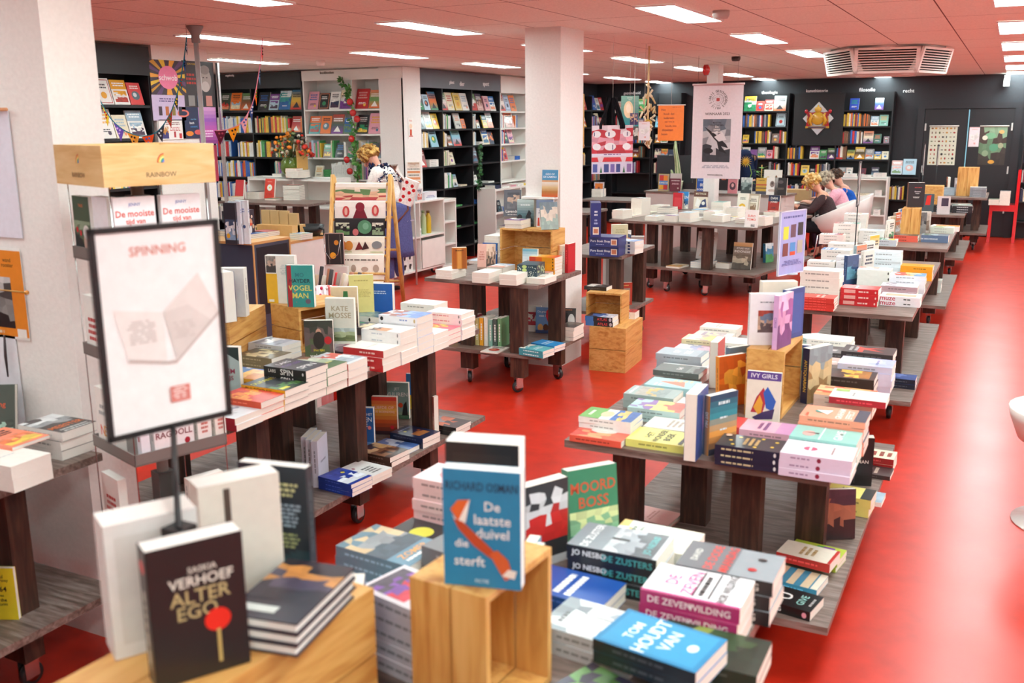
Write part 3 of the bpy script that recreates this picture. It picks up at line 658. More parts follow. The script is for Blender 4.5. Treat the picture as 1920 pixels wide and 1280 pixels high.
# ---- foreground table ----
books('''
F 1135 1040 3 150x232x38 - 8b9298 R 0 0 1 .3 c9ccd0;P .0 .05 1 .6 555b60/9aa0a6/c4c8cc 3;T .5 .82 .09 fff DE ZUSTER;T .5 .14 .1 5fb8b8 JO NESBØ;R .48 .4 .56 .6 333##C1c1c20##ST .25 .5 .5 fff JO NESBØ;T .68 .5 .45 4fb0b0 DE ZUSTERS |> grey thriller with snowy jetty cover on the foreground table
F 1195 985 2 150x225x34 - e9e6da P 0 0 1 1 e8e2cc/c9d4c0/f2ece0/d9b860 5;L .5 .8 .7 2 .05 3c5a3c |> white flowery book behind the snowy jetty thrillers
F 1300 1105 3 150x225x36 - f1edf0 R 0 .0 .06 1 c2317a;T .52 .76 .13 d94a8c DE;T .52 .56 .13 d94a8c ZEVEN;R .1 .48 .95 .5 222;L .5 .42 .7 1 .05 333;R .1 .32 .95 .34 222;T .52 .2 .09 333 ROB WILDING##Cb02a6c##ST .3 .5 .45 f8e8f0 DE ZEVEN;T .7 .5 .45 f8e8f0 WILDING |> white and magenta thriller at the foreground table edge
F 1350 1062 3 152x230x36 - 8d9499 R 0 .45 1 1 6b6d72;T .5 .86 .07 e2e0d8 DAVID;T .5 .68 .1 e0392c DE DODE;T .5 .52 .1 e0392c MAANDAG;E .3 .25 .06 .05 b01f1f;E .7 .2 .05 .05 222##C1d1d20##ST .4 .5 .5 e2e0d8 DE DODE MAANDAG |> grey thriller with red title behind the magenta-spined stack
F 1275 1172 2 150x230x26 - 2b3a2c P 0 0 1 1 1a2a1e/2f4a2c/8a9a4a/20301f 9;T .5 .72 .12 f4f4ee IVY;L .5 .55 .6 1 .06 eee |> dark green forest cover lying below the magenta-spined stack
F 1235 1232 2@.02 150x228x26 82 1f7fae R .03 .03 .97 .97 1f7fae;R .06 .05 .94 .95 2a90bd;T .5 .76 .1 f2f6f8 TOM;T .5 .58 .14 f2f6f8 HOUDT;T .5 .4 .12 f2f6f8 VAN;E .5 .18 .1 .05 dfe9ee##C12202c |> blue book with black edge and white capitals, near corner
F 1105 1262 1@.045 158x235x24 70 352f48 P 0 .2 1 1 2c2840/4a4560/6ea35a/39344a 13;T .5 .16 .17 f4f2f6 IST;E .35 .75 .2 .16 7fae5c |> dark violet book with green figure at the bottom edge
F 1118 1130 2 150x225x30 84 cfd3d6 P 0 0 1 1 9aa4aa/d5d8da/e8eaec/8a9298 21;R .6 .3 .62 .7 444;L .4 .85 .5 1 .05 555 |> pale wintry landscape book in front of the jetty thrillers
F 1050 1090 2 145x215x24 86 1e4fa0 L .5 .6 .8 2 .08 fff |> bright blue book just right of the fox book crate
F 735 1030 3 158x235x30 84 6a8fa2 P 0 .3 1 1 4a5a64/8a8f92/c9b08a/5a7a88 31;T .5 .2 .1 e8a35a ZOMER;L .5 .1 .7 1 .04 fff |> large teal and grey book on the foreground table, far left
F 858 1015 4 150x225x32 80 77797c T .5 .35 .2 f2f2f2 KING;L .5 .7 .7 2 .05 ddd |> grey book with white capitals behind the blue fox book
F 800 905 5 135x210x32 88 e8c4c4 E .5 .5 .3 .25 dd8a8a |> pink-topped thick paperback behind the fox book, tall stack
F 790 975 2 140x215x22 84 26282b E .5 .6 .25 .16 d8d24a;L .5 .2 .7 2 .06 ddd |> black book with yellow ring left of the fox book
F 1005 935 3 145x220x30 88 d8d2ca P .1 .1 .9 .7 c9a090/e0d8d0/9a8a80 41;L .5 .85 .7 1 .05 555 |> pale book lying behind the fox book, right side
F 763 1150 5 140x210x34 78 e6dfe4 P .1 .4 .9 .95 e04a5c/8a5ab0/5a5560 45;L .5 .2 .8 3 .05 7a6a9a |> white book with red and violet lettering between the crates
F 765 1092 2 140x210x30 80 5b5c60 P 0 .3 1 1 d8534f/8a4a7a/55565a 47 |> grey and red cover at the back of the pile between the crates
S 1012 1045 150x232x36 62 0 0 26282e P .0 .3 1 1 c02020/cfcfd2/26282e 51;R 0 0 1 .1 b0b0b4 |> dark book with red and white top, upright behind the fox book
S 1085 1010 150x232x36 52 6 0 2f7d5c P 0 0 1 .5 2f7d5c/7fb08a/c8d49a 52;T .5 .78 .13 c8502c MOORD;T .5 .6 .13 c8502c BOSS##B R 0 0 1 1 4f8fa0;L .5 .8 .8 4 .04 e8e8c0 |> green thriller leaning upright behind the jetty thrillers
S 1052 1200 140x215x26 100 0 0 6fa05a P 0 0 1 1 5f9050/d8d070/4f80a0 53 |> green-spined book upright against the fox book crate
S 1062 1222 140x220x20 100 0 0 1c2a3c R .2 .1 .8 .9 24364c |> dark blue book upright in front of the green one, beside the crate
S 690 1290 140x215x40 -58 0 .0 3a4a78 P 0 .2 1 .9 c0392b/3a4a78/27305a 54 |> fat blue and red book standing at the bottom edge
''', TZ, group=G)
CL = TZ+.276; CM = TZ+.301
books('''
S 395 1258 150x232x46 60 0 0 181719 T .56 .8 .045 d8d4c8 SASKIA;T .54 .72 .075 e8e4d8 VERHOEF;T .52 .61 .1 b8a878 ALTER;T .48 .5 .1 b8a878 EGO;E .68 .4 .14 .085 e02818;R .66 .08 .7 .33 b8a060##S R 0 0 1 1 201c1e;E .14 .5 .05 .3 d02020;L .6 .5 .6 1 .3 c8c4b8 |> black thriller with a red match head, front of the near crate
S 300 1212 150x236x70 60 0 0 e9e6e2 R .1 .1 .9 .9 dedad4##S R 0 0 1 1 ebe8e4 |> fat book showing white page edges, behind the match-cover thriller
S 556 1062 145x230x24 190 0 0 16222e R 0 0 1 1 16222e;P 0 .1 1 .3 2f6f70/1a3a44/16222e 61;L .5 .84 .8 3 .025 d8d49a;L .5 .66 .84 6 .02 9fb4c4;L .5 .4 .8 4 .02 a8b07a;R .12 .02 .86 .13 e4e0d4;R .12 .02 .24 .13 e8d84a;L .55 .09 .4 1 .03 444##B R 0 0 1 1 16222e;P 0 .1 1 .3 2f6f70/1a3a44/16222e 61;L .5 .84 .8 3 .025 d8d49a;L .5 .66 .84 6 .02 9fb4c4;L .5 .4 .8 4 .02 a8b07a;R .12 .02 .86 .13 e4e0d4;R .12 .02 .24 .13 e8d84a;L .55 .09 .4 1 .03 444 |> dark teal book turned back cover first on the near crate
S 440 1080 150x235x58 60 0 0 ded8cc R .3 .2 .38 .95 4a443c##B R 0 0 1 1 dcd6ca |> fat pale book with page edges forward beside the dark teal one
F 535 1108 3 140x218x20h 10 2b2636 P 0 .3 1 1 2b2636/4a4258/c98a4a/28222e 66;R .1 .1 .6 .2 cfd4cf |> dark eclipse-cover book on the near crate, low stack
''', CL, group=G, page='ece7e0')
books('''
S 908 1102 146x228x30 14 0 0 2384b0 T .5 .86 .075 14344c RICHARD OSMAN;T .64 .7 .08 f4f2ec De;T .64 .585 .085 f4f2ec laatste;T .64 .47 .085 f4f2ec duivel;T .24 .375 .07 f4f2ec die;T .34 .225 .085 f4f2ec sterft;Y e2682a .1 .66 .2 .74 .36 .75 .3 .62 .2 .56;Y f4eee4 .12 .62 .2 .56 .32 .72 .36 .76 .3 .56 .22 .5;Y c04a22 .14 .58 .2 .5 .4 .36 .62 .26 .7 .3 .5 .42 .26 .56;Y d4602c .6 .3 .7 .34 .84 .26 .9 .12 .8 .08 .72 .16;Y f0e8dc .76 .12 .92 .1 .95 .17 .84 .18;T .5 .06 .03 cfe4ee FICTIE |> blue novel with a leaping fox, on the standing crate in front
''', CM, group=G, page='f2eee6')
books('''
S 948 985 150x222x62 14 0 0 2a2522 R .1 .1 .9 .9 332c28 |> taller dark book behind the blue fox novel
''', CM, group=G, page='f0ece4')
# ---- right row, second table ----
books('''
F 1128 812 1 130x200x24 - e8604a P .05 .0 .6 1 e86a4a/f0a070/e04a3a 70;E .7 .5 .2 .25 f2ece4 |> coral paperback at the near left corner of the right table
F 1160 778 2@.026 132x205x22 - f0f0ec P 0 .0 1 .42 2f62a8/e8c070/2f6ab0 71;R 0 .62 1 1 6fae5c;E .5 .55 .28 .12 e8c8a0;L .5 .85 .6 1 .06 eef6e8 |> white, green and blue summer paperback above the coral one
F 1252 815 1 155x225x28h - ece47a T .5 .7 .11 26261e HET;T .5 .54 .11 26261e WONDER;T .5 .38 .11 26261e BOEK;R .08 .1 .92 .16 26261e |> yellow hardback with black lettering at the near edge
F 1275 790 1 140x215x30 - ebe8df L .5 .6 .7 3 .05 b8a898 |> cream paperback between the yellow hardback and the coral cover
F 1290 762 1 130x205x40 - f3ede6 Y e87a4a .1 .1 .5 .45 .9 .1;L .5 .8 .6 2 .05 888 |> white book with an orange triangle, left of the dark blue volume
F 1237 758 2 135x208x26 - b9d2cf P 0 0 1 1 d86a5c/e8d880/8a6aa8/a9ccc8 73 |> patchwork cover in coral, yellow and violet
F 1245 737 2 138x210x30 - 9fb0ac P .05 .2 .95 .8 8a9a98/d8b870/a8a49a 74;L .5 .9 .8 1 .05 eee |> grey-green book with ochre picture
F 1262 718 2 136x210x30 - a8d4d8 Y f08a74 .15 .2 .55 .8 .75 .3;L .8 .5 .3 4 .06 e8e8b0;L .2 .8 .3 2 .05 fff |> pale blue book with a salmon shape
F 1275 700 1@.03 132x205x24 - 5f6a68 T .5 .5 .12 e8e0e4 Bel;P 0 0 1 .3 4a5452/7a8884 75 |> dark grey-green book behind the salmon-shape covers
F 1285 686 2 140x212x26 - dfe2e0 R .05 .2 .9 .5 2f3436;R .05 .5 .9 .62 e0b080 |> pale book with a dark block, raised cover
F 1278 664 3 140x214x30 - a9b6be T .5 .62 .14 f2f4f6 OP;T .5 .36 .14 f2f4f6 ZEE;R 0 0 1 .1 8a98a2 |> blue-grey thick paperback in the left column
F 1305 648 1 132x205x24 - d8d2e0 P 0 .1 1 .9 d0a8b8/9aa0c0/e8e4e0 76 |> lilac and grey paperback in the left column
F 1312 636 2 130x200x24 - dcd2a8 P 0 .1 1 .9 e8d880/c0b0a0/e0dccc 77 |> pale yellow paperback further up the left column
F 1325 620 1 130x200x30 - d8d0c8 P 0 .2 .8 .8 b8a8a8/d8c8a8/a898a8 78 |> beige patterned paperback near the far end
F 1345 610 2 132x202x24 - ebe6dc L .5 .6 .6 2 .05 c8b0a0 |> off-white paperback at the far left corner
F 1378 640 3 135x205x34 - f0ece6 L .5 .7 .5 1 .04 aaa |> thick white paperback left of the standing crate
F 1355 668 2 132x200x22 - 67788a P .1 .1 .9 .9 d8c86a/4a5a6a/8a9aa8 79;L .5 .9 .7 1 .04 e8e8e8 |> slate blue cover with yellow marks
F 1362 690 1 130x198x34 - d9dfe6 L .5 .5 .6 2 .05 888 |> pale grey-blue book under the red-edged one
F 1420 835 3 135x215x24 - 27242c E .2 .75 .05 .03 e8c040;E .5 .82 .05 .03 e8c040;E .8 .7 .05 .03 e8c040;E .15 .4 .05 .03 e8c040;E .85 .35 .05 .03 e8c040;E .3 .15 .05 .03 e8c040;E .7 .12 .05 .03 e8c040;L .5 .58 .6 3 .05 c8a060;E .85 .9 .1 .05 d8b8a0##C242038##SL .35 .5 .6 1 .25 c8b890;E .93 .5 .02 .3 d8d8d8 |> night-dark book dotted with gold, near edge of the right table
F 1525 862 3 150x225x26 - e9e2ea E .5 .62 .14 .1 c8486a;E .5 .62 .2 .02 e8d0d8;L .5 .3 .6 1 .03 a88##Cd8c4d8##SE .55 .5 .03 .3 8a1f3a;L .3 .5 .4 1 .2 a080a0 |> white book with a crimson rose circle, near right corner
F 1560 815 4 145x220x22 - 8cc4ba T .5 .3 .13 f2f6f2 GAME;E .4 .75 .2 .1 d8a8a0;R 0 .55 1 .57 e8f0ec;Y 3a4a4a .4 .6 .45 .85 .5 .6 |> mint green romance behind the crimson rose covers
F 1575 778 5 148x222x24 - f09a7c T .5 .42 .1 f6f2ec GRAHAM;T .5 .27 .1 f6f2ec EFFECT;R 0 0 1 .18 2c3a4c;E .55 .72 .14 .1 3f8a7a;Y f2ece0 .3 .6 .6 .8 .7 .55;L .2 .9 .3 1 .04 c85a3a |> coral sports romance on the right table
F 1440 800 1 140x215x28 - dca8b8 R 0 .1 1 .4 c890b8;L .5 .7 .8 2 .06 8a5a80 |> pink and lilac book lying before the patchwork-piano novel
F 1390 795 1 135x205x26 - d84a4a P 0 .2 1 1 e0503a/e8904a/d0406a 83 |> red and orange book left of the pink and lilac one
F 1585 735 4 150x222x20 - f0a070 P .25 .0 1 1 e8603a/f0a860/d8482c/f0c090 84;R 0 0 .3 .5 f2ede8##Ce0c8b8 |> orange fashion-portrait book behind the coral romances
F 1612 738 1@.085 135x205x26 - f0ece6 L .5 .6 .5 1 .04 999;R .7 .7 .95 .95 9ac060##Cb02030 |> white and green book on the fashion-portrait stack
F 1590 700 3 150x220x30 - 2c1c14 P .1 .1 .95 .75 a86a20/e8b040/3a2214 85;L .2 .9 .5 1 .06 c8b090 |> dark book with golden baroque picture
F 1615 678 4 150x222x28 - cfd0e4 P 0 0 1 1 a8b0d8/e0d4e8/b8d0dc/d8c8e0 86;L .5 .3 .7 1 .05 6a70a0 |> lilac and white marbled cover in the right column
F 1622 655 4 148x220x30 - 302a2c Y e23c28 .3 .2 .6 .5 .8 .2 .7 .6 .9 .8 .5 .65;R .1 .6 .6 .7 e23c28;L .5 .85 .7 2 .06 b8b8b8 |> black book with a red crab-like splash, far right corner
F 1556 655 2 148x218x26 - 4a4648 P 0 .1 1 1 4a4648/a8a0a0/5c5658 87;L .5 .15 .8 1 .06 ddd |> grey and black photo cover left of the red splash stack
F 1558 633 3 140x210x24 - f3efe8 L .5 .5 .5 1 .04 bbb##Cf0ece4 |> white-spined thick book at the far edge, right of the crate
F 1545 675 2 140x208x20 - b8a8a4 P 0 0 1 1 c8a8a0/e8e0d8/806a68/a8c0b0 88 |> pale mottled cover in front of the grey photo cover
F 1535 700 2 135x205x22 - a898c0 P 0 0 1 1 8a7ab8/d0a8a8/b8b0c8 89 |> violet and pink cover beside the atlas-blue book
S 1318 862 155x238x42 -88 0 0 24488c R .1 .1 .9 .9 2a509a |> fat book with a deep blue cover, pages facing the camera
S 1358 858 138x215x26 62 0 0 2e6a8c G 0 0 1 1 3a3a4a/e8a050/2f8a9a/1c3a5c;L .5 .85 .5 1 .05 dfe8ee;L .5 .6 .3 1 .03 dfe8ee;L .5 .4 .3 1 .03 dfe8ee##C2a5a78##SG 0 0 1 1 2a5a78/e8a050;T .4 .5 .45 cfe8f0 DIT NU |> book with a teal to orange sky, in front of the deep blue one
S 1335 720 135x205x36 -88 0 0 d8342a R .1 .2 .9 .8 e04030 |> red-covered book showing its pages, left of the owl covers
S 1392 745 140x218x26 55 3 0 64788c E .5 .45 .28 .24 e0a030;E .5 .5 .12 .1 f0c860;L .5 .85 .8 2 .05 c8d4e0 |> blue-grey book with golden flower, leaning by the crate
S 1373 762 138x212x22 55 3 0 e08a30 P 0 0 1 1 d86a20/f0a840/c85820 92 |> orange book leaning behind the golden flower one
S 1415 668 135x205x40 -88 0 0 a82a34 R .1 .1 .9 .8 24304a |> dark red and navy book against the standing crate
S 1428 794 128x200x22 4 4 0 e6dccc R 0 .84 1 1 5c3f8c;T .5 .92 .085 f0ecf4 IVY GIRLS;Y b02a3a .15 .2 .3 .5 .5 .7 .62 .5 .5 .2;Y 2a5ab0 .5 .6 .62 .72 .88 .45 .8 .25 .6 .3;Y e0a030 .22 .3 .4 .55 .5 .4 .45 .1;Y 3a2a5a .2 .1 .5 .22 .85 .3 .8 .1 .3 .06 |> cream novel with a patchwork piano, leaning on the crate
S 1488 742 140x220x24 8 0 0 ece8e0 R 0 .5 1 .94 5fa39a;R 0 .94 1 1 24408c |> white and teal book right of the standing crate
S 1515 748 148x232x34 62 0 0 c8b48a P 0 0 1 1 9a7a50/c8b48a/8a9aa0 94##C1c2a50##ST .5 .5 .5 e0c050 ANTIQUARIAN |> thick book with a navy spine and gold capitals
''', TZ, group=G)
books('''
S 1420 650 130x205x32 24 0 0 f2eef0 P .25 .25 .75 .68 6a5a5a/c8a890/7a8aa0/b04a3a 96;L .5 .84 .5 1 .025 999 |> white novel with a small collage picture on the standing crate
S 1440 620 145x225x44 -150 0 0 e6dcc8 R .1 .1 .9 .9 dccfb8 |> fat cream book behind the collage novel
S 1487 648 135x212x20 78 0 0 cfa0cf P 0 0 1 1 6a3a7a/d8a0c8/a05a9a/e0b8d8 97##Cdcaedc##ST .5 .5 .5 8a5aa8 CERISE |> pink and purple book upright at the edge of the standing crate
S 1478 615 135x205x20 70 0 0 2c4a8a R .1 .1 .9 .9 34549a |> deep blue book behind the pink and purple one
''', TZ+.271, group=G)
# lower shelf of the second right table
books('''
F 1478 1118 1 135x205x34 80 1c1c1e T .5 .8 .12 9fd8d0 THE HATE;T .5 .55 .26 f2f2f0 U;T .5 .25 .13 9fd8d0 GIVE;L .5 .08 .6 1 .04 bbb##C141416##ST .35 .5 .5 eee THUG;E .9 .5 .04 .3 e8a0b0 |> black book with mint and white capitals on the lower shelf
F 1490 1080 1 135x205x26 82 3f93b4 R 0 .15 1 .3 e8d4b0;R 0 .42 1 .55 e8d4b0;R 0 .68 1 .8 e8c4a0;R .0 .0 1 .12 f0ead8 |> blue and cream striped book on the lower shelf
F 1515 1048 1@.01 130x200x34 82 efe6d4 R 0 0 1 .06 c8281e;L .5 .6 .6 3 .06 b89a60##Cc02820 |> cream book with a red border on the lower shelf
F 1530 1030 2 130x195x20 82 b9cf3f P .1 .2 .9 .7 7a3f9a/4a9a4a/c8d84a 98;L .5 .85 .5 1 .06 5a2a7a |> lime green comic-cover book on the lower shelf
F 1597 912 2 135x205x40 86 ecdc78 T .5 .6 .13 2a2a20 KING;R 0 0 1 .22 1e1e1c |> pale yellow and black book on the lower shelf
F 1640 850 2 130x195x30 88 e8dcc0 L .5 .5 .7 3 .1 a03020##Ca82020 |> cream and red book beside the black volume on the shelf
F 1632 880 1 130x195x20 88 3a2c2c L .5 .5 .7 2 .08 c8b0a0 |> dark small book under the cream and red one
F 1607 935 1@.0 130x200x20 88 f0ece4 |> white paperback on the shelf behind the dark upright novel
S 1573 1012 130x205x26 30 6 0 5a3a30 P 0 0 1 1 2a1c20/a86a50/4a3040 99##C201618##SL .5 .5 .8 1 .3 c8b070 |> dark novel with a woman on it, standing on the lower shelf
S 1600 905 150x232x50 14 0 0 141416 T .6 .5 .07 e8e2d8 HUMAN;R .45 .05 .5 .95 3a3a3e##B R 0 0 1 1 141416##ST .5 .5 .4 e8e2d8 FIONA |> thick black volume standing on the lower shelf by the aisle
S 1145 985 140x215x36 -75 0 0 1f3a80 R .1 .1 .9 .9 24428a |> book with a navy cover standing on the lower shelf, left side
F 1215 965 1 150x215x24h 84 e8a8a0 L .5 .5 .8 2 .04 c87a70 |> pink hardback on the lower shelf behind the left leg
F 1685 705 2 140x210x30 - 33509a P 0 0 1 1 2a4488/6a80c0/1c2a5c 101##C16182c |> dark blue book on the far lower shelf beside the aisle
''', SZ, group=G)
# ---- right row, third table ----
books('''
F 1610 538 3 150x225x36 - d8312c L .5 .6 .6 1 .06 fff##Ccc2028##SR .1 .2 .4 .8 e8a8a0;L .62 .5 .35 1 .25 f0c8c0;E .93 .5 .02 .2 f0c8c0 |> bright red thick book at the near edge
F 1688 553 2 155x235x30 - f1eef0 R .2 .12 .7 .88 b8a888;E .45 .5 .16 .32 d8b090;L .85 .5 .1 3 .1 c85070##Cece8ec##ST .2 .5 .7 c02a4a muze;L .68 .5 .25 1 .25 555 |> white book titled in red, near right corner
F 1612 520 1@.115 145x215x26 - e8dc8a P .2 .2 .8 .8 4a9ab0/7ab8c0/d8d07a 103 |> yellow and blue cover on the back of the red stack
F 1688 533 2@.0 150x225x34 - e4dce2 P 0 .3 1 1 d8ccd4/a89aa4/f0eaee 104##Cb898a0 |> mauve and white sketch cover behind the red-titled books
F 1632 503 3 150x220x40 - f2ede6 P .5 .4 1 1 e8b0a0/f2e8e0/d88070 105;L .3 .5 .5 3 .04 a8b0c0##Ceef0ea##SE .93 .5 .02 .25 333 |> white and coral book in the second line of stacks
F 1702 515 4 150x222x30 - dfe4ea P 0 0 1 1 6aa0c8/e8d890/c85a4a/e8ecee 106 |> pale blue and yellow picture cover by the aisle
F 1720 497 3 145x215x34 - f0a41c L .5 .5 .7 2 .04 d8880c##Cec9c10##SL .6 .5 .4 1 .2 8a5a08 |> orange-yellow book in the bright stack by the aisle
F 1645 484 3 150x220x34 - 8fb4c4 P 0 .1 1 1 5a8aa0/c8d8dc/3a4a58 107;R 0 0 1 .14 d86a50 |> light blue photo cover behind the white and coral stack
F 1658 470 5 150x220x36 - dfe9f0 L .5 .5 .6 1 .04 9ab0c0 |> very pale blue book in a tall stack near the far edge
F 1533 556 5 140x210x16 - e0483c L .5 .5 .7 2 .08 f4d8d0##Cd03a30 |> thin red and white book left of the tall cream pile
F 1548 505 5 165x240x42 - ece4da L .5 .6 .5 1 .04 c8b8a8##Cede4da |> big cream book in the tall pale pile
F 1578 480 4 140x215x36 - e8e6ea L .5 .6 .5 2 .04 a8a8c8 |> white-grey book behind the tall cream pile
F 1520 487 3 130x200x34 - f0ebe4 R .1 .1 .9 .2 888 |> white book behind the violet sign
F 1535 465 3 150x225x36 - f2eee8 |> white book in the far left stack of the table
F 1562 450 4 145x215x32 - f0ece8 L .5 .5 .5 1 .04 bbb |> off-white book beside the sign pole
S 1606 535 138x212x28 65 0 0 35507a P 0 .2 1 .8 6aa0b8/35507a 110 |> upright blue book beside the thin sign pole
S 1614 520 135x205x26 65 0 0 e6e2da |> upright white book behind the blue one, thin pole beside
S 1622 510 135x205x26 65 0 0 9ab0b8 |> upright grey-blue book in the row behind the thin pole
S 1629 501 135x205x26 65 0 0 efebe4 |> upright cream book in the row behind the thin pole
S 1637 492 135x220x28 65 0 0 f2eee8 |> upright white book at the far end of the row behind the pole
F 1552 610 1@-.0 135x200x30 40 bfe0d8 R .1 .1 .9 .9 c8e6de |> mint book lying open-edged at the near left corner
''', TZ, group=G)
books('''
F 1560 700 3 150x225x40 90 f2eee8 |> white book on the third right table's lower shelf, behind the legs
F 1640 590 2 150x225x40 90 d8ccc0 |> beige book on the third right table's lower shelf
''', SZ, group=G)
# ---- right row, fourth table ----
books('''
F 1700 438 2 150x230x30 - 5a4c48 P 0 0 1 1 3a3434/8a807a/4a4240 112##Ce2604c##SL .35 .5 .5 1 .25 8a2a20 |> book with salmon spine, near edge of the fourth right table
F 1754 440 1 155x235x66 - 6a8290 P 0 .4 1 1 a8c0c8/4a6a50/90a8b0 113##C5a6e8c##ST .3 .5 .2 e8ecf0 DE GESCHIEDENIS |> very thick slate-blue book beside the salmon spines
F 1765 425 2 145x220x30 - d8e0d4 P 0 0 1 1 e8ece8/7aa05a/b8c4b8 114 |> white and green book behind the slate-blue one
F 1778 414 2@.05 150x225x26 - f08a30 T .5 .5 .12 fff HUIS##Cf0ece8 |> orange book on top of the pile by the aisle
F 1770 405 1@.1 150x225x22 80 f4f0ee E .7 .3 .12 .1 9a7ac0##Ce8e0d8 |> white book crowning the orange ones
F 1590 418 5 150x225x36 - f0eae2 |> thick cream book at the left end of the fourth table
F 1640 432 4 150x225x30 - e8e8e4 R .1 .2 .9 .5 b8ccd4 |> white and pale blue book in the centre of the fourth table
F 1545 442 3 150x220x30 - f3efe8 |> white book at the near left corner of the fourth table
F 1606 400 6 150x220x34 - f0ece6 |> white book in the tall stack at the far left
F 1660 447 2 150x220x28 - c8d4dc |> pale blue-grey paperback at the near edge, beside the upright rows
S 1663 455 140x215x30 75 0 0 efe9e0 |> upright cream book left of the salmon spines
S 1672 447 140x215x26 75 0 0 e8e0d4 R .1 .1 .9 .9 d8c8b0 |> upright beige book next to the cream one
S 1682 438 140x215x26 75 0 0 b8a090 |> upright brown book near the crate
S 1690 430 140x215x22 75 0 0 e4dcd0 |> upright pale book beneath the thick brown volume's crate
S 1722 438 135x215x26 15 0 0 4a4c50 P 0 0 1 1 8a8c8a/3a3c40/6a6c6c 116##C3a4aa8 |> grey photo novel with blue spine, upright by the crate
S 1733 436 135x215x20 15 0 0 d8d4cc P .1 .1 .9 .9 8a7a6a/c8c0b4 117 |> pale photo novel, second upright by the crate
''', TZ, group=G)
books('''
S 1719 386 150x235x60 16 0 0 1d1c22 L .6 .8 .5 1 .03 b03030;T .56 .64 .05 e8e8ee Duizend;T .56 .56 .05 e8e8ee bergen;L .5 .42 .5 2 .02 ccc##C6a3a22 |> thick brown-spined book with a black cover on the crate
''', TZ+.301, group=G, page='ece8e2')
books('''
S 1738 398 120x190x20 10 0 0 3a5058 Y d82a20 .3 .4 .7 .4 .75 .95 .4 .9 |> dark card with a red figure beside the black cover
''', TZ+.18, group=G)
# ---- right row, fifth and sixth tables ----
books('''
F 1768 384 3 150x230x28 - 2a2a30 L .5 .5 .6 2 .04 9a9aa4##C26262c##SL .5 .5 .7 1 .25 c8c8cc |> black volume in the left of two dark stacks
F 1812 386 3 150x230x28 - 3a3a42 L .5 .5 .6 2 .04 aab##C1c1c22##SL .5 .5 .7 1 .25 d8d8dc |> black volume in the right of two dark stacks, by the aisle
F 1805 370 4@.09 150x230x20 - c8dcd8 P 0 0 1 1 5a9a98/d8e4e0/3a6a6a 118 |> teal and white book lying behind the dark stacks
F 1735 372 4 150x225x30 - e8e2da |> cream book at the left of the dark stacks
S 1718 338 150x235x26 12 0 .3 2a6a80 T .5 .8 .17 f2f0d8 TO;T .5 .56 .17 f2f0d8 TA;T .5 .32 .17 f2f0d8 AL;E .7 .1 .15 .06 e0a020 |> teal book with cream capitals standing on a crate
S 1748 345 140x220x40 14 0 .28 e8e6e8 P .0 .1 .6 .9 4a4a6a/8a8aa8 119 |> pale book with an indigo figure standing on a crate
S 1772 358 145x215x30 10 0 .28 cfc8c8 R .3 .45 .85 .9 3a3448##Cb0b0c8 |> greyish book with a dark window picture on a crate
''', TZ, group=G)
books('''
F 1795 352 5 150x220x22 - b8ccd8 P 0 0 1 1 8ab0c8/e8ecf0/c87a8a 120 |> pale blue book in the left stack of the farthest table
F 1835 350 6 150x220x24 - e8e8ea L .5 .5 .7 2 .05 555##C888a90 |> white and grey book in the right stack of the farthest table
S 1801 306 140x230x40 -80 0 .28 3a2c28 |> dark book standing on the slotted crate, pages to the camera
S 1822 304 140x220x24 14 0 .28 b8b0b4 P .1 .2 .9 .8 8a8080/d8d0d4 122 |> grey portrait book on the slotted crate
''', TZ, group=G)
books('''
F 1745 523 4 140x205x30 90 dfe8e0 |> mint-white book on the lower shelf by the aisle, fourth table
''', SZ, group=G)
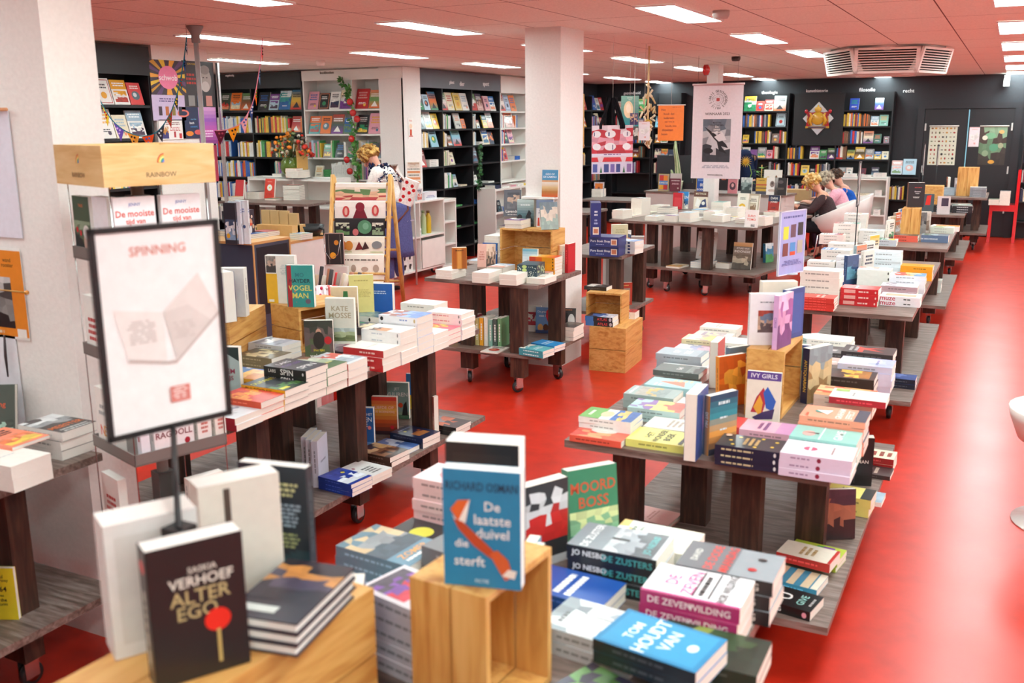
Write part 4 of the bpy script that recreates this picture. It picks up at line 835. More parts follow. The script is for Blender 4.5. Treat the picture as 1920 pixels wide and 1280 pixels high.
# ---- left long table ----
books('''
F 535 690 4 150x225x34 - 3a3440 T .5 .8 .12 e8e4ec LARS;T .5 .6 .12 6a4a8a KEPLER;T .5 .25 .17 f0ecec SPIN##C1c1a1c##ST .2 .5 .4 e8e4e0 LARS;T .55 .5 .75 f4f2ee SPIN;E .93 .5 .02 .2 ddd |> black thriller with white capitals on its spine, left table
F 570 692 3@.0 150x225x38 - 6b8a62 P 0 0 1 1 4a6a44/a8b89a/d8dcc8/8a5a40 131;L .5 .3 .8 1 .06 d8d070##C2f8a50##SL .55 .5 .6 1 .3 b8dcb0;E .93 .5 .02 .2 b8dcb0 |> green landscape thriller at the near right edge, left table
F 518 722 3 150x230x30 - 2a3038 P 0 0 1 .45 1f3a2c/5a8a4a/20282c 132;T .5 .78 .12 e0d840 OLIFANT;R .06 .08 .4 .18 e0d840##Ce8b820##ST .4 .5 .6 6a5408 PHI BEYDAY |> dark green thriller with yellow spine, left table
F 462 690 2@.03 145x220x36 - e09a3c P 0 .0 1 1 d8843a/e8b060/4a80b8 133##Ce8a41c##SL .5 .5 .7 1 .2 b87808 |> orange-spined desert cover near the framed sign
F 440 665 1@.09 140x210x30 - 5a8ac8 P 0 .1 1 .9 4a80c8/e8e8ea/3a6ab0 134 |> blue and white cover beside the framed sign
F 470 752 3 150x225x26 - e2502c P 0 .0 1 1 e03a20/f08a30/d82c1c 135;T .5 .6 .16 f0b830 SLAG |> fiery red-orange book low on the left table edge
F 440 780 2 150x225x26 - e4e6ea P .1 .2 .9 .9 d8dce0/8a98a8/e8c8b8 136##Ca8182c |> white cover with faint drawing at the near corner, left table
F 655 672 3 150x225x34 - d8dce0 P 0 .1 1 1 a8b4c0/e8ecee/d86a5c/c8ccd0 137##Cb0402c##ST .5 .5 .45 f0dcd0 blauwe bloed |> white and salmon cover with red-brown spine, left table
F 640 690 1 130x200x22 - 4a4a4e P 0 0 1 1 3a3a3e/8a8a8c/c87060 138 |> small dark cover at the very edge below the salmon cover
F 683 655 3 152x228x34 - f3f1ea L .5 .5 .7 1 .05 d8d4c8##Cc02428##SL .6 .5 .4 1 .25 f0c8c0 |> cream cover with a red spine, left table
F 710 625 5 150x225x32 - f5f2ee P .0 .35 .45 1 c88a5a/4a3a34/e8dcd0 140##Cf4f2f0##SL .4 .5 .4 1 .2 c8ccd4;E .93 .5 .015 .3 888 |> white novel with a small brown photo, left table
F 755 590 6 150x225x34 - dfe6f4 P 0 0 1 1 5a84d0/8aa8e0/9a4a3a/e8eef8 141##Cf4f4f8##SE .08 .5 .04 .3 222;L .65 .5 .3 1 .2 8aa0d0;E .93 .5 .02 .3 c8b070 |> white-spined novel with a blue sea cover, tall stack
F 780 628 3 150x225x30 - f2f0f0 L .5 .5 .6 2 .05 a8c0e0 |> white paperback in front of the blue sea stack
F 700 588 2 150x225x36 - 4e6670 P 0 0 1 1 3f5a66/7a9090/5a7a84 143##Ce8e4de##SE .6 .5 .03 .3 222 |> slate green cover with a white spine behind the blue sea stack
F 705 565 2@.0 150x225x36 - 4a4a90 P 0 0 1 1 3a3a80/7a6ab8/d8b8a0/2a3058 144##Cdcd8d0 |> indigo cover with pink lettering at the back of the left table
F 762 568 1 150x220x40 - 2c3c6a E .75 .3 .12 .08 e8c040 |> dark blue night cover behind the sea novels
F 808 562 4 150x225x34 - f4f1ec L .5 .5 .2 1 .04 ddd |> plain white thick paperback near the far end, left table
F 825 592 2 140x210x26 - 6a7a58 P 0 0 1 1 5a6a48/c8a898/8a9a78 147 |> olive photo cover near the far end, left table
F 848 583 5 145x218x28 - f4f2f0 L .6 .6 .4 1 .04 ccc##Cf2e8ea##SL .4 .5 .7 1 .2 d88a98;E .93 .5 .02 .3 888 |> white book with pink spine print, far right corner, left table
F 835 618 3 140x210x26 - f0506a P 0 0 1 1 f0687c/f8d860/e8405c 149##Cd81c40##SL .5 .5 .8 1 .2 f08aa0 |> hot pink and yellow paperback at the table edge, far corner
F 612 610 1 130x200x24 20 d8c8c0 P 0 0 1 1 8a5a50/e8dcd0 150 |> small pale cover in the mouth of the open crate
F 615 575 3 150x210x30 - f2ede4 |> white book behind the open crate, left table
F 600 558 1@.09 150x205x30 - f0c050 |> yellow cover behind the open crate, left table
F 476 662 2 150x220x28 - 8a7a5a P 0 0 1 1 6a5a40/c8b890/4a4438 161 |> olive landscape cover behind the orange-spined desert covers
F 505 640 3 145x215x26 - c8ccd4 P 0 .2 1 .9 a8b0c0/e8e8ea/6a7080 162 |> grey-blue misty cover against the long crate, left table
F 640 652 2 150x225x30 - 3c3a44 P 0 0 1 1 4a4a58/8a8a90 152 |> dark photo cover below the castle-view novel
F 690 600 1 150x225x40 - 50586a |> grey-blue book lying flat in front of the green-dress novel
S 442 720 140x218x34 20 0 .04 b8d0d0 R 0 .72 1 1 233a3a;Y b8d0d0 .0 .72 .5 .92 1 .72;T .5 .52 .1 b0506a ULTIEM;T .5 .37 .12 b0506a BEWIJS;L .5 .12 .4 1 .03 6a8a8a |> pale blue thriller with red capitals standing by the framed sign
S 600 678 135x212x30 28 0 .035 4a4f42 P 0 0 1 1 5a6a4a/6a5a58/3a4038 153;E .5 .72 .1 .1 c89a84;E .5 .55 .2 .2 2a2622;E .82 .55 .13 .09 c8242c;T .5 .32 .07 e8d840 Het lijkt;T .5 .2 .08 f2f2f0 wel mooi;T .5 .1 .08 f2f2f0 maar |> memoir with a dark-haired woman and red dot, standing
S 641 670 140x222x36 22 0 .035 dfe3d6 T .5 .78 .11 a8a080 KATE;T .5 .63 .12 a8a080 MOSSE;P 0 .06 1 .35 6a7a50/a8b890/b8ccc8 154##B R 0 0 1 1 27466e |> pale novel with a castle view standing on the left table
S 648 620 145x224x34 25 0 .02 cfc0a0 G 0 0 1 1 3a3a48/8a8078/d8c8a8/e4d4b0;Y 2f7a4a .42 .45 .68 .45 .64 .9 .48 .9;R .48 .12 .52 .45 c89a84;R .58 .12 .62 .45 c89a84;T .62 .06 .08 5ab06a TERF##C2f8a5a |> beige novel with a green-dressed woman, cut off at the head
S 680 602 140x218x22 35 0 .02 e4d88a L .5 .85 .7 1 .03 b8a860;L .5 .6 .8 6 .02 c8b870##C2f8a8a |> pale yellow back cover standing behind the green-dress novel
S 735 590 150x225x44 15 0 .02 1d5fb4 L .5 .8 .6 2 .03 b8d0f0 |> bright blue thick book standing at the far end of the left table
S 612 640 140x215x22 -95 0 .0 d02c2c R .1 .1 .9 .9 e03838 |> red-covered book showing white pages against the open crate
''', TZ, group=G)
books('''
S 440 600 150x240x60 -22 0 0 3a3270 G 0 0 1 1 2a1c30/e8783a/5a3a90/2c2a6a;L .5 .8 .5 1 .04 c8404a;T .5 .64 .055 e8ecf4 ECLIPS;T .5 .52 .055 e8ecf4 ALS;T .5 .4 .055 e8ecf4 ALLES##B R 0 0 1 1 3a3270 |> fat book with a violet sunset cover on the long crate
S 447 592 148x238x56 205 0 0 e9e4dc R .1 .1 .9 .9 e2dcd2##B R .0 0 1 1 ebe6dc |> fat book turned to show pale pages on the long crate
''', TZ+.221, group=G, page='ece6dc')
books('''
S 514 570 160x250x34 195 0 0 f1eee8 R 0 0 1 1 f1eee8##B R 0 0 1 1 ece8e2;R 0 0 .38 .62 e8b428;P .02 .64 .36 .98 3a3636/b89a8c/8a8480 160;L .7 .8 .4 6 .02 ccc;R .06 .03 .24 .08 e8e4da |> white back cover with portrait photo and yellow block
S 546 600 140x214x30 20 0 0 2f9a94 T .5 .77 .1 2a7a80 MO;T .5 .63 .095 14303c HAYDER;T .5 .46 .13 e8e070 VOGEL;T .5 .28 .13 e8e070 MAN;E .78 .14 .1 .06 6a5a6a##C268a84##ST .5 .5 .45 e8e070 HAYDER |> turquoise thriller with yellow title on the open crate
S 583 592 132x212x24 24 0 0 a8242c E .5 .66 .28 .2 e8882c;Y 6a1c20 .3 .56 .5 .72 .7 .56;E .5 .9 .04 .03 e8c040;L .5 .38 .6 3 .04 c86a58;L .5 .12 .4 1 .03 c86a58 |> dark red novel with an orange flame circle on the open crate
''', TZ+.231, group=G, page='f2ece4')
# lower shelf of the left table
books('''
S 682 832 138x212x32 22 0 .02 2f62a4 T .5 .84 .06 e8eef4 WINTER IN HET;T .5 .71 .11 f4f6f8 KATTEN;T .5 .58 .11 f4f6f8 CAFE;E .5 .3 .16 .12 e4ecf4;E .2 .24 .08 .06 c8303a;E .84 .5 .07 .05 e88a8a;P 0 0 1 .14 e8eef4/6a94c8 170##C1c2c40 |> blue winter cat novel standing on the left table's lower shelf
S 722 808 138x212x32 20 0 .02 d8402c G 0 0 1 1 3a2028/c85020/e8a040/d83a2c;T .5 .72 .08 f4b8a8 LIEFDE OP;T .5 .6 .08 f4b8a8 DE BOERDERIJ;E .8 .2 .08 .05 c81c2c |> red sunset romance standing on the lower shelf
S 742 780 138x212x30 18 0 .02 8fb4ac T .5 .82 .1 f2f4ee JET;T .5 .68 .11 f2f4ee VUUREN;E .65 .38 .1 .07 e0502c;P 0 0 1 .2 5a8a6a/a8c8a8 172;Y 2a3030 .7 .1 .95 .1 .9 .5 .78 .4 |> grey-green novel with an orange dot standing on the lower shelf
S 793 808 150x222x36 -12 0 .02 c0705a G 0 0 1 1 b8604a/d8a898/9a5a50/a85848;R .35 .12 .55 .3 5a2c28;L .5 .85 .7 1 .02 e8c8b8 |> dusty red desert novel standing turned, lower shelf
F 725 840 2 150x218x26 86 4a2c22 P 0 0 1 1 3a2018/8a5a3a/d8b080/2c1814 174;E .8 .7 .05 .04 e8c040 |> brown photo cover lying in front of the cat novel
F 700 862 2 145x205x22 84 e8e6e4 L .5 .5 .5 4 .06 5a5a5a;E .2 .7 .05 .05 a02c5c |> white pattern cover at the shelf edge
F 655 893 3 140x205x20 84 1c3a98 P 0 .1 1 .9 e8ecf4/1c3a98/2a4ab0 176;E .7 .7 .07 .05 e8d440 |> royal blue paperback at the near end of the shelf edge
F 768 822 1@.0 150x215x24 86 6a88b8 P 0 0 1 1 4a6aa8/c8d4e8/5a78b0 177 |> blue and white photo cover in the middle of the shelf edge
F 780 808 2 150x218x28 84 1c2444 P .2 .2 .8 .7 a8683a/2a2c50 178;L .5 .85 .8 1 .05 8a9ac8;E .3 .7 .06 .04 e8d040 |> navy cover with an ochre picture in front of the desert novel
F 838 790 2 150x215x24 86 5a4440 P 0 0 1 1 3a2c30/c8603a/8a8a90 179##C1c1a1c##SR .2 .3 .4 .6 e8e4e0 |> dark cover with a black spine at the far end of the shelf
S 590 895 150x225x30 110 0 0 dcdce8 L .5 .5 .6 1 .04 889 |> pale lilac paperback, first of the row behind the teal back cover
S 600 900 150x225x30 110 0 0 e0e0ea L .5 .5 .6 1 .04 889 |> pale lilac paperback, second of the row behind the teal back cover
S 612 905 150x225x30 110 0 0 d4d4e2 L .5 .5 .6 1 .04 889 |> pale lilac paperback, last of the row at the shelf edge
F 500 830 3 150x220x30 86 c8c0b8 P 0 0 1 1 8a6a5c/d8d0c8/a89080 181 |> brownish paperback half hidden under the left table
S 495 775 145x220x30 100 0 0 e8e4dc |> upright white book deep on the left table's lower shelf
S 515 770 145x220x30 100 0 0 e6e0d4 |> upright cream book deep on the left table's lower shelf
S 820 750 140x215x22 20 0 0 3a78c0 R 0 0 1 .4 e8c030 |> blue and yellow book at the back of the lower shelf
''', SZ, group=G)
# ---- left edge table ----
books('''
F 122 788 3 148x222x34 90 3c3636 P 0 .35 1 1 2a2626/8a8a8c/d8d8d8/4a4444 190;T .5 .3 .14 e8742c MEESTER;L .5 .12 .8 2 .05 c8c8c4##Ceee8e2##B R 0 0 1 1 eee8e2 |> thick paperback with a face and orange title, left edge table
F 20 855 2 150x225x44 92 eee8e0 L .5 .5 .5 1 .04 ccc |> plain white thick book at the left picture edge
F 15 818 1@.09 150x225x12 92 f08a6a |> salmon card cover lying on the white books, left picture edge
S 72 800 130x200x24 30 14 0 4c5750 T .4 .86 .07 e8ece8 Toon;T .45 .62 .13 e0603c Tolling;P .3 .02 .95 .35 6a8a7c/a8c8b8/4c5750 193 |> dark green-grey book leaning, orange title, left edge table
S 12 798 135x205x30 20 8 0 f2ece8 R .0 .42 1 .62 8a3a1c;R .0 .34 1 .44 e8a83a;E .5 .76 .3 .05 d85a9a |> white book with a brown and orange picture, left edge table
''', TZ, group=G, page='efe9e0')
books('''
S 20 1150 105x190x16 25 0 0 e8cf2c T .5 .84 .07 3a3a28 Paul;T .5 .76 .07 3a3a28 McCartney;T .5 .6 .1 2a2a20 1964;T .5 .47 .065 3a3a28 Eyes;T .5 .39 .065 3a3a28 of the;T .5 .31 .065 3a3a28 Storm |> yellow book titled 1964 on the left edge table's lower shelf
''', SZ, group=G)
OBST.append((quad(at(986, 528, TZ).x, at(986, 528, TZ).y+.09, .15, .2, math.radians(8)), TZ, TZ+.125))
db = empty('storage_box', at(986, 528, TZ)+Vector((0, .09, .0005)), math.radians(8), 'dark box patterned with daisies on the middle table', 'box')
m_ = MB(); m_.box(-.075, -.1, 0, .075, .1, .125, '2c4450', 'print')
rr = random.Random(4)
for k in range(5):
    z = .015+.024*k; m_.add([(-.02+.019*math.cos(2*PI*i/10), -.1003, z+.012*math.sin(2*PI*i/10)) for i in range(10)], [tuple(range(10))], 'b8cc7a', 'print')
for k in range(60):
    y = rr.uniform(-.09, .09); z = rr.uniform(.01, .115); s_ = rr.choice([.003, .009]); c_ = 'e8e4b8' if s_ < .005 else 'b0cc9a'
    m_.add([(.0753, y+s_*math.cos(2*PI*i/8), z+s_*math.sin(2*PI*i/8)) for i in range(8)], [tuple(range(8))], c_, 'print')
    x = rr.choice([rr.uniform(-.07, -.045), rr.uniform(.01, .07)]); m_.add([(x+.003*math.cos(2*PI*i/6), -.1003, z+.003*math.sin(2*PI*i/6)) for i in range(6)], [tuple(range(6))], 'dfe8d8', 'print')
    m_.add([(rr.uniform(-.06, .06)+s_*math.cos(2*PI*i/8), y+s_*math.sin(2*PI*i/8), .1253) for i in range(8)], [tuple(range(8))], 'c8d8b0', 'print') if False else None
m_.build('box_body', db)
# ---- small centre table before the column ----
books('''
F 845 503 3 140x212x22 0 f4f0ea L .5 .5 .5 1 .04 ddd |> white paperback at the left end, middle table
F 898 512 2 138x212x38 0 f2ece4 L .5 .6 .5 1 .04 ddd |> thick white paperback carrying the orange-striped book
F 930 497 2 140x212x30 0 f2ece4 P 0 0 1 1 e8b0a0/e8ecf0/a8c8dc 202 |> white paperback with a pale coral and blue cover, middle table
F 935 520 2@.0 138x212x38 0 f3eee6 L .5 .5 .5 1 .04 e8c0b0 |> thick cream paperback at the near edge, middle table
F 905 486 1@.0 140x212x26 0 e8ecf2 P 0 0 1 1 c8d4e8/f0d8d0 204 |> pale blue cover behind the orange-striped book
F 932 440 6 140x210x30 0 f2ede6 L .5 .5 .5 1 .04 ccc |> white paperback in the tall stack left of the small crate
F 1000 517 1@.0 145x210x40 0 f4f0e8 L .5 .5 .6 2 .04 e0b070 |> cream book with a curling cover at the near corner
F 1030 505 1@.0 145x210x40 0 f2ece2 |> white book behind the curling cover, near corner
F 1030 478 6 140x212x24 90 f0a428 G 0 0 1 1 d8302a/f0a030/f8dc90;L .5 .8 .6 1 .05 fff##Cf0a020##SE .93 .5 .02 .3 222;R 0 0 .25 1 e04a28;R .25 0 .5 1 f0701c |> orange and yellow sunset spine in the bright stack
F 975 492 1@.0 110x205x1 0 334a52 |> thin slip under the daisy box
S 862 501 110x160x36 36 0 .078 c87a2c R .05 0 .3 .95 a85a1c;R .36 0 .62 .95 e09a48;R .68 0 .95 .95 a85a1c;L .5 .86 .7 1 .05 5a2c10##B R 0 0 1 1 e8e0d4 |> orange-striped small book standing on the white paperbacks
S -3.53 6.66 140x212x28 22 12 0 e0a898 R .5 0 1 1 7a5a50;P .5 0 1 1 4a3428/a88068/d8b8a0 211;L .25 .7 .3 4 .05 c87a6a;P 0 0 1 .15 5a4038/a88070 212 |> pink and sepia novel leaning in front of the small crate
S -3.64 6.84 125x200x20 12 4 0 1c68b4 T .5 .82 .1 e8f0f8 Jenny;T .5 .62 .15 f4f8fc COLGAN;T .5 .3 .08 b8d8f0 De kust |> bright blue novel behind the pink and sepia one
S -3.2 6.7 120x195x26 8 4 0 dfe6ea G 0 0 1 1 e88a7a/f4f0ec/dfe8ec/7ab8cc;L .5 .55 .6 1 .04 c8a898;E .1 .1 .2 .1 c8303a |> pale beach-sky novel under the small crate's opening
S -3.045 6.9 125x205x22 86 0 0 f08a50 G 0 0 1 1 b03a3a/f0a060/f4dcb0##Cf2b070##SL .5 .5 .8 1 .2 fff |> peach upright novel, first of the row by the column
S -3.02 6.9 125x205x22 86 0 0 f2e4d0 P 0 0 1 .5 5a2a2c/c87050 215 |> cream and red upright novel, second of the row by the column
S -2.995 6.9 125x205x22 86 0 0 e4e0d8 P 0 .0 1 .4 c84a3a/e8c8b8 216 |> pale upright novel, third of the row by the column
S -2.965 6.9 125x222x26 86 0 0 c01c28 R .1 .1 .9 .9 cc2430 |> tall red hardback closing the upright row by the column
''', TZ, group=G, dflt_a=0)
books('''
F -3.41 6.9 2 145x205x32 0 f4f0ec |> thick white book under the leaning portrait novel
S 960 404 140x216x24 18 14 .08 5a5c64 P .2 .3 .9 .9 6a6a70/b89a88/4a4c54 221;T .5 .2 .1 f0ece8 Lavendel;L .5 .08 .7 1 .04 b8b8b8 |> grey novel with a woman's profile, leaning on white books
S 1002 421 135x212x26 14 0 0 a8bcb8 G 0 0 1 1 1c2a30/5a7a80/b8ccc8;Y 1a2024 .5 .35 .7 .62 .85 .5 .8 .4 .95 .2 .6 .1;E .15 .35 .15 .1 1c2428;T .5 .07 .05 e8e4e0 METRO;L .5 .8 .6 1 .05 e8f0ee |> misty green novel with a black horse on the small crate
S 1040 422 138x214x24 12 0 0 e6e4ea R 0 .7 1 1 7a8aa8;E .75 .83 .14 .08 d8342c;L .5 .6 .8 2 .04 aab;Y c8402c .06 .05 .2 .05 .17 .35 .09 .35;Y 3a3a6a .45 .05 .62 .05 .58 .35 .48 .35;Y 4a3a4a .8 .05 .93 .05 .9 .32 .83 .32 |> white and lilac novel with three running figures on the small crate
S 1075 435 135x210x16 40 14 0 9aa8a0 P 0 0 1 1 8a9a90/c8b8a8/6a7a84 224 |> grey pictorial book leaning off the crate beside the column
''', TZ+.331, group=G, dflt_a=0)
tag(MB().box(-3.42, 6.97, 1.36, -3.14, 7.049, 1.375, 'f0ece8', 'satin').build('wall_ledge'), 'small white ledge on the square column under the landscape guide', 'ledge')
SURF.append((1.375, Matrix(), -3.42, 6.97, -3.14, 7.05))
books('''
S 1020 372 135x208x20 2 4 0 d8a070 R 0 .62 1 1 4f94c0;G 0 0 1 .55 c85a28/b8783a/d8b888/e8dcd0;T .5 .84 .07 f0f4f8 GIDS OP;T .5 .74 .07 f0f4f8 DE CAMINO |> blue-sky landscape guide standing highest before the column
''', 1.375, group=G)
books('''
F 912 662 1 140x205x8 0 f0ece4 |> thin white book at the left end of the middle table's lower shelf
F 1012 655 2 145x212x26 80 5fb4bc L .5 .5 .7 2 .06 e8f4f4;P 0 .6 1 1 4fa4b0/e8e4d8 231##C3f9aa8##SL .5 .5 .8 1 .3 d0ecec |> turquoise paperback lying at the near corner, lower shelf
F 1038 637 2@.026 145x212x24 80 2a90d0 L .5 .6 .8 2 .08 d8ecf8##C2a80c0 |> sky-blue paperback behind the turquoise ones, lower shelf
F 1078 612 4 135x205x26 0 e9e3da P 0 0 1 1 3a2c28/6a5a50 233##C4a3a34 |> pale paperback with a dark cover under the two-portraits book
S 1072 598 140x205x20 16 10 .105 3a3434 E .22 .6 .2 .28 e0dcd8;E .75 .5 .2 .28 d8d2ce;R .42 .2 .56 .8 1c1818;L .5 .93 .6 1 .03 c87a50 |> dark book with two facing pale portraits, middle table's shelf
S 1020 625 140x208x26 10 4 .0 6a94c8 T .4 .82 .1 f4f4f8 De groet;T .6 .68 .1 f4f4f8 een liefde;Y c82438 .62 .86 .75 .95 .92 .9 .93 .7 .72 .45 .6 .65;E .28 .22 .16 .14 d8a060;E .6 .22 .16 .14 5a3020;R 0 0 1 .12 3a4a7a |> blue romance with a heart balloon and two heads, lower shelf
S 998 622 140x212x20 10 4 .0 e4dcd4 P .1 .25 .9 .75 b82c3c/e8dcd4/a82434 236 |> pale novel with dark red lettering behind the heart balloon romance
S 965 653 140x212x28 -40 0 0 e0482c L .5 .85 .7 1 .06 f4ece4;L .5 .7 .8 1 .06 f4ece4;L .5 .55 .8 1 .06 f4ece4;L .5 .38 .8 1 .06 f4ece4##C6fa86a##ST .5 .5 .5 e8f0e0 MEETING |> orange-red novel with a green spine standing at the shelf edge
''', SZ, group=G, dflt_a=0)
SP = [('e8902c', 892, 640), ('f0b428', 899, 641), ('2c2a2c', 906, 643), ('9aa4b4', 912, 645), ('2f9a84', 919, 646), ('8a2430', 925, 648), ('c8b87a', 931, 650), ('f0a828', 937, 651), ('e8e4d8', 943, 653), ('8ab8a8', 949, 655), ('4a5a54', 955, 656), ('6fa070', 961, 658)]
NM = ['orange', 'yellow', 'black', 'grey-blue', 'sea-green', 'wine red', 'khaki', 'amber', 'cream', 'mint', 'dark green', 'leaf green']
for k, (c_, px, py) in enumerate(SP):
    p = at(px+4, py+4, SZ); x = -3.72+k*.0385
    place_book(Matrix.Translation((x, 6.33+.07, SZ+.0005)) @ Matrix.Rotation(math.radians(90), 4, 'Z'), .13, .205+.008*(k % 3), .032, c_, 'R .1 .1 .9 .9 '+c_+'##S L .5 .5 .75 1 .35 f4f0e8', False, 'efe6da',
               f'{NM[k]} spine in the upright row on the middle table\'s lower shelf', 'upright spines on the middle table shelf')
# crate top beside the column: round-jacketed atlas volumes
books('''
F 1130 590 2 150x228x38 92 3a6ab0 P 0 0 1 1 e8ecf4/4a7ac0/1c1c24 241##C20242c##SR 0 0 .3 1 4a80c8;T .62 .5 .55 e84a4a ATLAS;E .92 .5 .05 .4 c8c8d0 |> blue and black atlas-titled volume lying on the big crate
F 1168 583 2 130x200x28 92 f0e8e2 |> white paperback beside the atlas-titled volumes, big crate
''', .3605, group=G)
books('''
F 1090 520 1 130x195x30 90 2c2826 P 0 .1 1 .9 4a4440/d8d0c8 245 |> dark small book on the open little crate by the column
''', .6, group=G)
books('''
S 1172 572 135x208x30 42 0 0 b8402c R .15 .15 .85 .75 9a8a80;L .5 .88 .6 1 .04 e8c070##Cc83424##SL .5 .5 .8 1 .2 f0d0a0 |> red novel with a grey picture standing on the shelf behind the big crate
''', SZ, group=G)
# ---- small table with puzzle boxes ----
def pbox(px, py, z, w_, d, h, a, col, side, label, spec):
    p = at(px, py, z); an = math.radians(a)
    r = empty('puzzle_box', (p.x-math.sin(an)*d/2, p.y+math.cos(an)*d/2, z+.0005), an, label, 'box')
    m_ = MB(); m_.box(-w_/2, -d/2, 0, w_/2, d/2, h, col, 'print')
    design(m_, (-w_/2, -d/2-.0004, 0), (w_, 0, 0), (0, 0, h), (0, -1, 0), spec)
    design(m_, (w_/2+.0004, -d/2, 0), (0, d, 0), (0, 0, h), (1, 0, 0), 'R .02 .04 .98 .96 '+side)
    m_.build('lid', r); OBST.append((quad(r.location.x, r.location.y, w_, d, an), z, z+h)); return r
PB = 'R .74 .2 .95 .8 e8dcd0;R .77 .28 .92 .7 c87a5a;T .38 .55 .3 f0f0fa Pure Boek Shop;L .38 .25 .4 1 .08 aab4e0'
pbox(1132, 481, TZ, .26, .24, .085, 6, '2c3478', '2c3478', 'dark blue puzzle box, lower of the lying pair', PB)
pbox(1132, 463, TZ+.0858, .26, .24, .085, 4, '2c3478', '2c3478', 'dark blue puzzle box, upper of the lying pair', PB)
pbox(1117, 445, TZ+.1716, .085, .27, .29, 24, '2c3478', 'c8b8c8', 'dark blue puzzle box standing upright on the lying pair', 'R .2 .08 .8 .3 e8dcd0;R .28 .12 .72 .25 c87a5a;L .5 .75 .4 2 .05 f0f0fa;L .5 .5 .4 2 .05 aab4e0')
books('''
S 1160 468 145x232x44 215 0 0 d8cca4 R .1 .1 .9 .9 d0c49a##B R 0 0 1 1 cfc29a;L .5 .8 .7 3 .03 a89a70##C2a3a5c |> sand-coloured back cover with navy spine beside the puzzle boxes
F 1190 455 4 160x235x28 80 dfe6f2 P 0 0 1 1 8aa8d8/f0f0f4/c8d4e8 251##Ce8e6e0##SR .1 .2 .2 .8 2a3a6a;R .4 .2 .5 .8 c88a2c;R .7 .2 .8 .8 2a3a6a |> white and blue book in the stack right of the puzzle boxes
S 1180 452 190x130x12 15 10 .0 3a4a6a P 0 0 1 1 c87a5a/3a4a6a/e8e0d8 252 |> wide navy card game box behind the sand-coloured cover
''', TZ, group=G)
# ================= shelf contents =================
COLN = [('red', 'c0282c'), ('orange', 'e8752c'), ('yellow', 'ecc440'), ('green', '4a9a58'), ('teal', '3a9a9a'), ('blue', '2f62b0'), ('navy', '22304f'), ('purple', '7a4a90'), ('pink', 'e09aa8'), ('white', 'f0ece6'), ('cream', 'e8dcc0'), ('grey', '9a9a9e'), ('black', '222226'), ('brown', '7a5238'), ('pale blue', 'b8d0e0'), ('maroon', '7a1f30')]
CD = dict(COLN)
THEME = {'mix': [c for c, _ in COLN], 'pale': ['white', 'cream', 'white', 'pale blue', 'grey', 'cream', 'green', 'yellow', 'white'],
         'travel': ['blue', 'white', 'orange', 'white', 'blue', 'yellow', 'white', 'red', 'pale blue'], 'warm': ['orange', 'yellow', 'cream', 'red', 'white', 'green', 'yellow', 'black'],
         'theo': ['white', 'grey', 'brown', 'blue', 'navy', 'cream', 'red', 'orange', 'black', 'yellow', 'maroon'], 'kids': ['pink', 'white', 'yellow', 'pale blue', 'red', 'green', 'cream']}
NTH = ['first', 'second', 'third', 'fourth', 'fifth', 'sixth', 'seventh', 'eighth', 'ninth', 'tenth'] + [f'{i}th' for i in range(11, 60)]
FR = random.Random(77)
def fill(org, ang, u, z, spec, where, theme='mix', depth=.28, h=1.0):
    M = local(org, ang) @ Matrix.Translation((0, 0, z+.0006)); ns = nf = nl = 0
    for tok in spec.split():
        k = tok[0]; rest = tok[1:]; col = None
        if ':' in rest: rest, col = rest.split(':')
        if 'x' in rest: wd, n = rest.split('x'); n = int(n)
        else: wd, n = rest, 3
        wd = float(wd)
        if k == 'g': u += wd; continue
        if k == 's':
            e = u+wd
            while True:
                T = FR.choice([.016, .02, .024, .03, .036]); 
                if u+T > e: break
                nm = col or FR.choice(THEME[theme]); H = FR.choice([.19, .2, .21, .225])*h; W = FR.choice([.13, .14]); ns += 1
                place_book(M @ Matrix.Translation((u+T/2, .03+W/2, 0)) @ Matrix.Rotation(PI/2, 4, 'Z'), W, H, T-.001, CD[nm], '', False, 'efe6da', f'{nm} spine, {NTH[ns-1]} from left, {where}', 'upright spines on the shelves')
                u += T
            u = e
        elif k == 'f':
            nm = col or FR.choice(THEME[theme]); bg = nm if nm not in CD else CD[nm]; W = wd-.012; H = min(.27*h, W*FR.uniform(1.3, 1.45)); nf += 1; T = FR.choice([.014, .02])
            ln = 16; SEED[0] += 1
            nmw = nm if nm in CD else 'picture'
            place_book(M @ Matrix.Translation((u+wd/2, .022, 0)) @ stand(0, T/2, 0, 0, ln, T), round(W, 2), round(H, 2), T, bg, auto(SEED[0], bg), FR.random() < .3, 'f0ebe4', f'{nmw} cover facing out, {NTH[nf-1]} from left, {where}', 'face-out books on the shelves')
            u += wd
        elif k == 'l':
            nm = col or FR.choice(THEME[theme]); nl += 1; W = .17; T = FR.choice([.018, .024, .03]); H = wd-.01
            for i in range(n):
                place_book(M @ flat(u+wd/2, .02+W/2, i*T, 90, H, T), W, H, T-.001, CD.get(nm, nm), 'L .5 .5 .6 2 .06 888', False, 'efe8de', f'{nm} book lying in {NTH[nl-1]} pile, {ORD[n-1-i]}, {where}', 'lying piles on the shelves')
            u += wd
WC = (-8.55, 10.8, 0); w1 = 'left bay of white cookery case'; w2 = 'right bay of white cookery case'
fill(WC, 0, .04, 2.13, 'f.18:pink f.18:black f.17:white f.19:white', 'top shelf, '+w1, 'kids', h=1.1)
fill(WC, 0, .82, 2.13, 'f.21:red f.18:green f.19:blue f.16:orange', 'top shelf, '+w2, h=1.1)
fill(WC, 0, .04, 1.81, 'f.19:teal f.18:orange f.2:3a5a48 f.16:5a7a60', 'second shelf, '+w1, h=1.05)
fill(WC, 0, .82, 1.81, 'f.19:black f.2:pink f.18:cream f.16:white', 'second shelf, '+w2, h=1.05)
